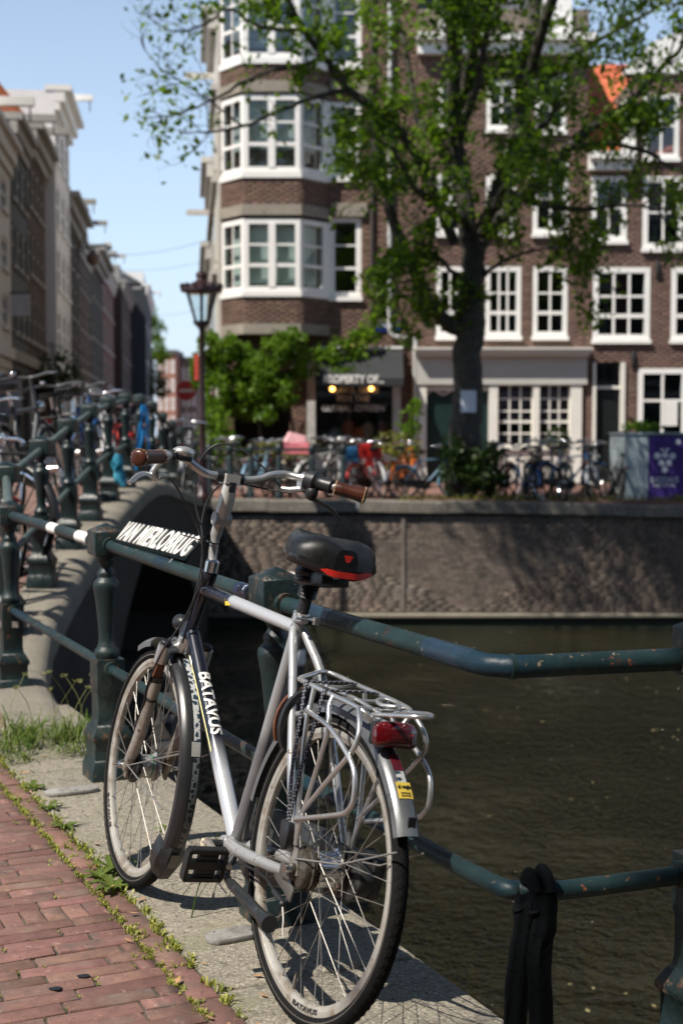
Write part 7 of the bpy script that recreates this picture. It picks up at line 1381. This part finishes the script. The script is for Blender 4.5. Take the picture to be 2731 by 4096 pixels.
m = M(); m.tube([Vector((.06 * math.cos(a), 0, .09 * math.sin(a))) for a in [2 * PI * k / 12 for k in range(12)]], .018, 6, True); m.box((0, 0, 0), (.05, .02, .13)); cargo('reflector', 'orange reflector showing between the bridge posts', 'reflector', -2.30, 14.2, bz(14.2) + .35, m, pm('orange reflector', (.8, .25, .02), .4))
# parked car far down the street
car = thing('parked_car', 'small dark parked car far down the street', 'car', (sx(398, 60), 60, .03)); m = M()
prof = [(-.85, .3), (.85, .3), (.85, .85), (.70, .95), (.62, 1.42), (-.62, 1.42), (-.70, .95), (-.85, .85)]; m.prism([Vector((x, 0, z)) for x, z in prof], (0, 0, 0), (0, 3.6, 0)); part('body', m, pm('car paint', (.05, .06, .08), .25, .3, .1, coat=.6), car, None, bevel=.08)
m = M(); m.box((0, -.02, 1.18), (1.15, .03, .4)); part('rear_window', m, pm('car glass', (.02, .025, .03), .08), car, None)
for s2 in (-1, 1): m = M(); m.box((s2 * .68, -.03, .78), (.2, .04, .14)); part('tail_light', m, RED, car, None)
for s2 in (-1, 1):
    for y in (.7, 2.9): m = M(); m.lathe([(.30, -.09), (.31, 0), (.30, .09)], 16, Matrix.Translation((s2 * .78, y, .3)) @ Matrix.Rotation(PI / 2, 4, 'Y')); part('wheel', m, RUBBER, car, 40)
# ------------------------------------------------------------------ weeds, grass and litter
def tufts(name, spots, mt, seed, kind='stuff', parent=None):
    rnd = random.Random(seed); m = M()
    for (x, y, z, n, h, sp, wd) in spots:
        for k in range(n):
            a = rnd.uniform(0, 2 * PI); hh = h * rnd.uniform(.4, 1.2); sp_ = sp * rnd.uniform(.2, 1.1); b = Vector((x + rnd.gauss(0, sp * .35), y + rnd.gauss(0, sp * .35), z)); d = Vector((math.cos(a), math.sin(a), 0)); w_ = Vector((-d.y, d.x, 0)) * wd * rnd.uniform(.6, 1.2)
            P = [b, b + d * sp_ * .35 + Vector((0, 0, hh * .55)), b + d * sp_ * .8 + Vector((0, 0, hh * .9)), b + d * sp_ * 1.25 + Vector((0, 0, hh * rnd.uniform(.7, 1.0)))]
            m.add([P[0] - w_ * .7, P[0] + w_ * .7, P[1] + w_, P[1] - w_, P[2] + w_ * .8, P[2] - w_ * .8, P[3]], [(0, 1, 2, 3), (3, 2, 4, 5), (5, 4, 6)])
    o = part(name, m, mt, parent, 60); o['kind'] = kind; return o
gr = random.Random(5); sp = []
for k in range(34): s_ = gr.gauss(-1.84, .14); b = gr.uniform(-.42, .0); p = G(s_, b); sp.append((p.x, p.y, .0, 22, .04 + .085 * gr.random() ** 2, .11, .0030))
o = tufts('grass_clump', [], GRASS, 1) if False else None
m_sp = [(x, y, z, n, h * .95, s2, w_) for x, y, z, n, h, s2, w_ in sp]
gc = tufts('grass_clump', m_sp, GRASS, 2); gc['label'] = 'green grass clump with seed heads growing on the kerb beside the first post'
sh = M(); 
for k in range(9):
    p = G(gr.uniform(-2.05, -1.4), gr.uniform(-.45, -.05)); a = gr.uniform(0, 6.28); h = gr.uniform(.20, .33); t_ = Vector((math.cos(a), math.sin(a), 0)) * h * .35; b = Vector((p.x, p.y, 0)); e = b + t_ + Vector((0, 0, h)); sh.tube(sm([b, b + t_ * .3 + Vector((0, 0, h * .6)), e], 4), .0013, 4)
    for j in range(16): q = e + (t_ * .25 + Vector((0, 0, -.004))) * (j / 16); d = Vector((gr.gauss(0, .5), gr.gauss(0, .5), .6)).normalized(); sh.tube([q, q + d * .020], [.0022, .0003], 3, cap=False)
part('grass_seed_heads', sh, leafmat('seed head', (.20, .24, .08), (.40, .36, .16), .3), None, 60, kind='stuff')
# weeds along kerb and brick joints
sp = []
def spread(s0, s1, b, n, h, sig, wd, num): 
    for k in range(n): p = G(gr.uniform(s0, s1), b + gr.gauss(0, sig)); sp.append((p.x, p.y, -.004, num, h * gr.uniform(.5, 1.3), h * .9, wd))
spread(-2.0, 1.7, .0, 130, .020, .007, .0026, 8); spread(-2.0, 1.7, .078, 260, .013, .006, .0021, 9); spread(-2.0, 1.7, .03, 60, .012, .03, .0020, 8); spread(-.35, .25, .02, 14, .024, .014, .0036, 6); spread(.55, 1.0, .03, 10, .018, .014, .003, 6); spread(.3, .75, .085, 16, .012, .012, .002, 7); spread(-1.0, -.6, .08, 16, .012, .012, .002, 7); spread(-1.9, -1.3, .05, 40, .012, .03, .002, 8)
for k in range(150):
    if JO: s_, b = gr.choice(JO); p = G(s_ + gr.uniform(-.02, .02), b + gr.gauss(0, .004)); sp.append((p.x, p.y, -.004, 4, .007, .009, .0022))
for k in range(110): s_ = gr.uniform(-1.8, 1.6); row_s = round((s_ + 2.2) / .0615) * .0615 - 2.2; p = G(row_s - .001, gr.uniform(.1, .9)); sp.append((p.x, p.y, -.004, 4, .005, .009, .0020))
sp = [q for q in sp if abs(q[0]) < q[1] * .26 + .1]
tufts('joint_weeds', sp, leafmat('joint weed', (.14, .19, .028), (.42, .40, .09), .35), 3)
# dandelion rosettes by the front tyre and along the kerb
def rosette(s_, b, n, ln, lab, seed):
    rnd = random.Random(seed); p = G(s_, b); t_ = thing('weed', lab, 'weed', (p.x, p.y, 0)); 
    for k in range(n):
        a = 2 * PI * k / n + rnd.uniform(-.3, .3); l = ln * rnd.uniform(.7, 1.2); d = Vector((math.cos(a), math.sin(a), 0)); w_ = Vector((-d.y, d.x, 0)); m = M(); vs = []; fs = []; ns = 7; up = rnd.uniform(.15, .7)
        for i in range(ns + 1): f = i / ns; c_ = d * l * f + Vector((0, 0, l * up * math.sin(f * 2.2) * .6 + .003)); wd = l * .17 * math.sin(PI * (f * .85 + .08)) * (1.25 if i % 2 else .8); vs += [c_ + w_ * wd + Vector((0, 0, wd * .3)), c_, c_ - w_ * wd + Vector((0, 0, wd * .3))]
        for i in range(ns): fs += [(3 * i, 3 * i + 1, 3 * i + 4, 3 * i + 3), (3 * i + 1, 3 * i + 2, 3 * i + 5, 3 * i + 4)]
        m.add(vs, fs); part('leaf', m, GRASS, t_, 60)
rosette(-.005, -.02, 9, .075, 'dandelion rosette beside the contact of the front tyre', 1); rosette(.07, .035, 8, .06, 'second dandelion rosette, nearer than the front tyre', 2); rosette(.19, .03, 9, .065, 'dandelion rosette on the brick edge before the rear tyre', 3); rosette(-1.05, -.02, 8, .06, 'leafy weed at the kerb joint left of the front wheel', 4); rosette(-.75, -.01, 7, .05, 'small leafy weed between brick edge and kerb, behind the front wheel', 5); rosette(-.30, -.30, 8, .06, 'leafy weed in the stone joint seen through the front wheel', 6); rosette(-.5, -.005, 8, .055, 'leafy weed along the kerb just left of the front tyre', 7)
p = G(.52, -.10); t_ = thing('flower_stalk', 'thin tall weed stalk on the kerb in front of the kickstand', 'weed', (p.x, p.y, 0)); m = M(); m.tube(sm([(0, 0, 0), (.02, .01, .09), (.05, .02, .18), (.075, .02, .235)], 5), [.0022, .0012], 5); [m.tube([(.02 + .012 * k, .01, .09 + .03 * k), (.03 + .012 * k, .02 - .02 * (k % 2), .105 + .03 * k)], [.0022, .0005], 4) for k in range(5)]; part('stem', m, GRASS, t_, 60)
sp = []
for k in range(520): x = gr.uniform(1.0, 13); sp.append((x, 26.35 + abs(gr.gauss(0, .28)), -.03, 5, .13 * gr.uniform(.4, 1.4), .12, .014))
tufts('quay_grass', sp, leafmat('quay grass', (.09, .12, .025), (.28, .24, .08), .3), 4)
for k, (s_, b) in enumerate(((.80, .27), (.85, .35))):
    p = G(s_, b); m = M(); m.lathe([(.014, 0), (.015, .0012), (.012, .002)], 12); m.v = [(x * 1.1, y * (.75 + .2 * math.sin(x * 90)), z) for x, y, z in m.v]; o = part('gum_spot', m, BLACK, pave, 60); o.location = (p.x, p.y, .003)
fl_ = M()
for k in range(60):
    x, y = gr.uniform(.6, 6), gr.uniform(4, 22); a = gr.uniform(0, 6.3); l = gr.uniform(.012, .035); r_ = Matrix.Translation((x, y, -2.294)) @ Matrix.Rotation(a, 4, 'Z'); fl_.add([r_ @ Vector(v) for v in ((-l, 0, 0), (0, -l * .45, .001), (l, 0, .002), (0, l * .45, .001))], [(0, 1, 2), (0, 2, 3)])
part('floating_leaves', fl_, pm('floating leaf', (.30, .26, .12), .7, 0, .4, 9), None, 60, kind='stuff')
dl = M()
for k in range(34):
    p = G(gr.uniform(-1.7, 1.4), gr.choice((gr.uniform(-.48, .1), gr.uniform(-.05, .12)))); a = gr.uniform(0, 6.3); l = gr.uniform(.008, .02); r_ = Matrix.Translation((p.x, p.y, .006)) @ Matrix.Rotation(a, 4, 'Z')
    if abs(p.x) < p.y * .25: dl.add([r_ @ Vector(v) for v in ((-l, 0, .002), (0, -l * .4, .004), (l, 0, .003 + l * .3), (0, l * .4, .005))], [(0, 1, 2), (0, 2, 3)])
part('leaf_litter', dl, pm('dry leaf', (.36, .2, .1), .8, 0, .3, 30), None, 60, kind='stuff')
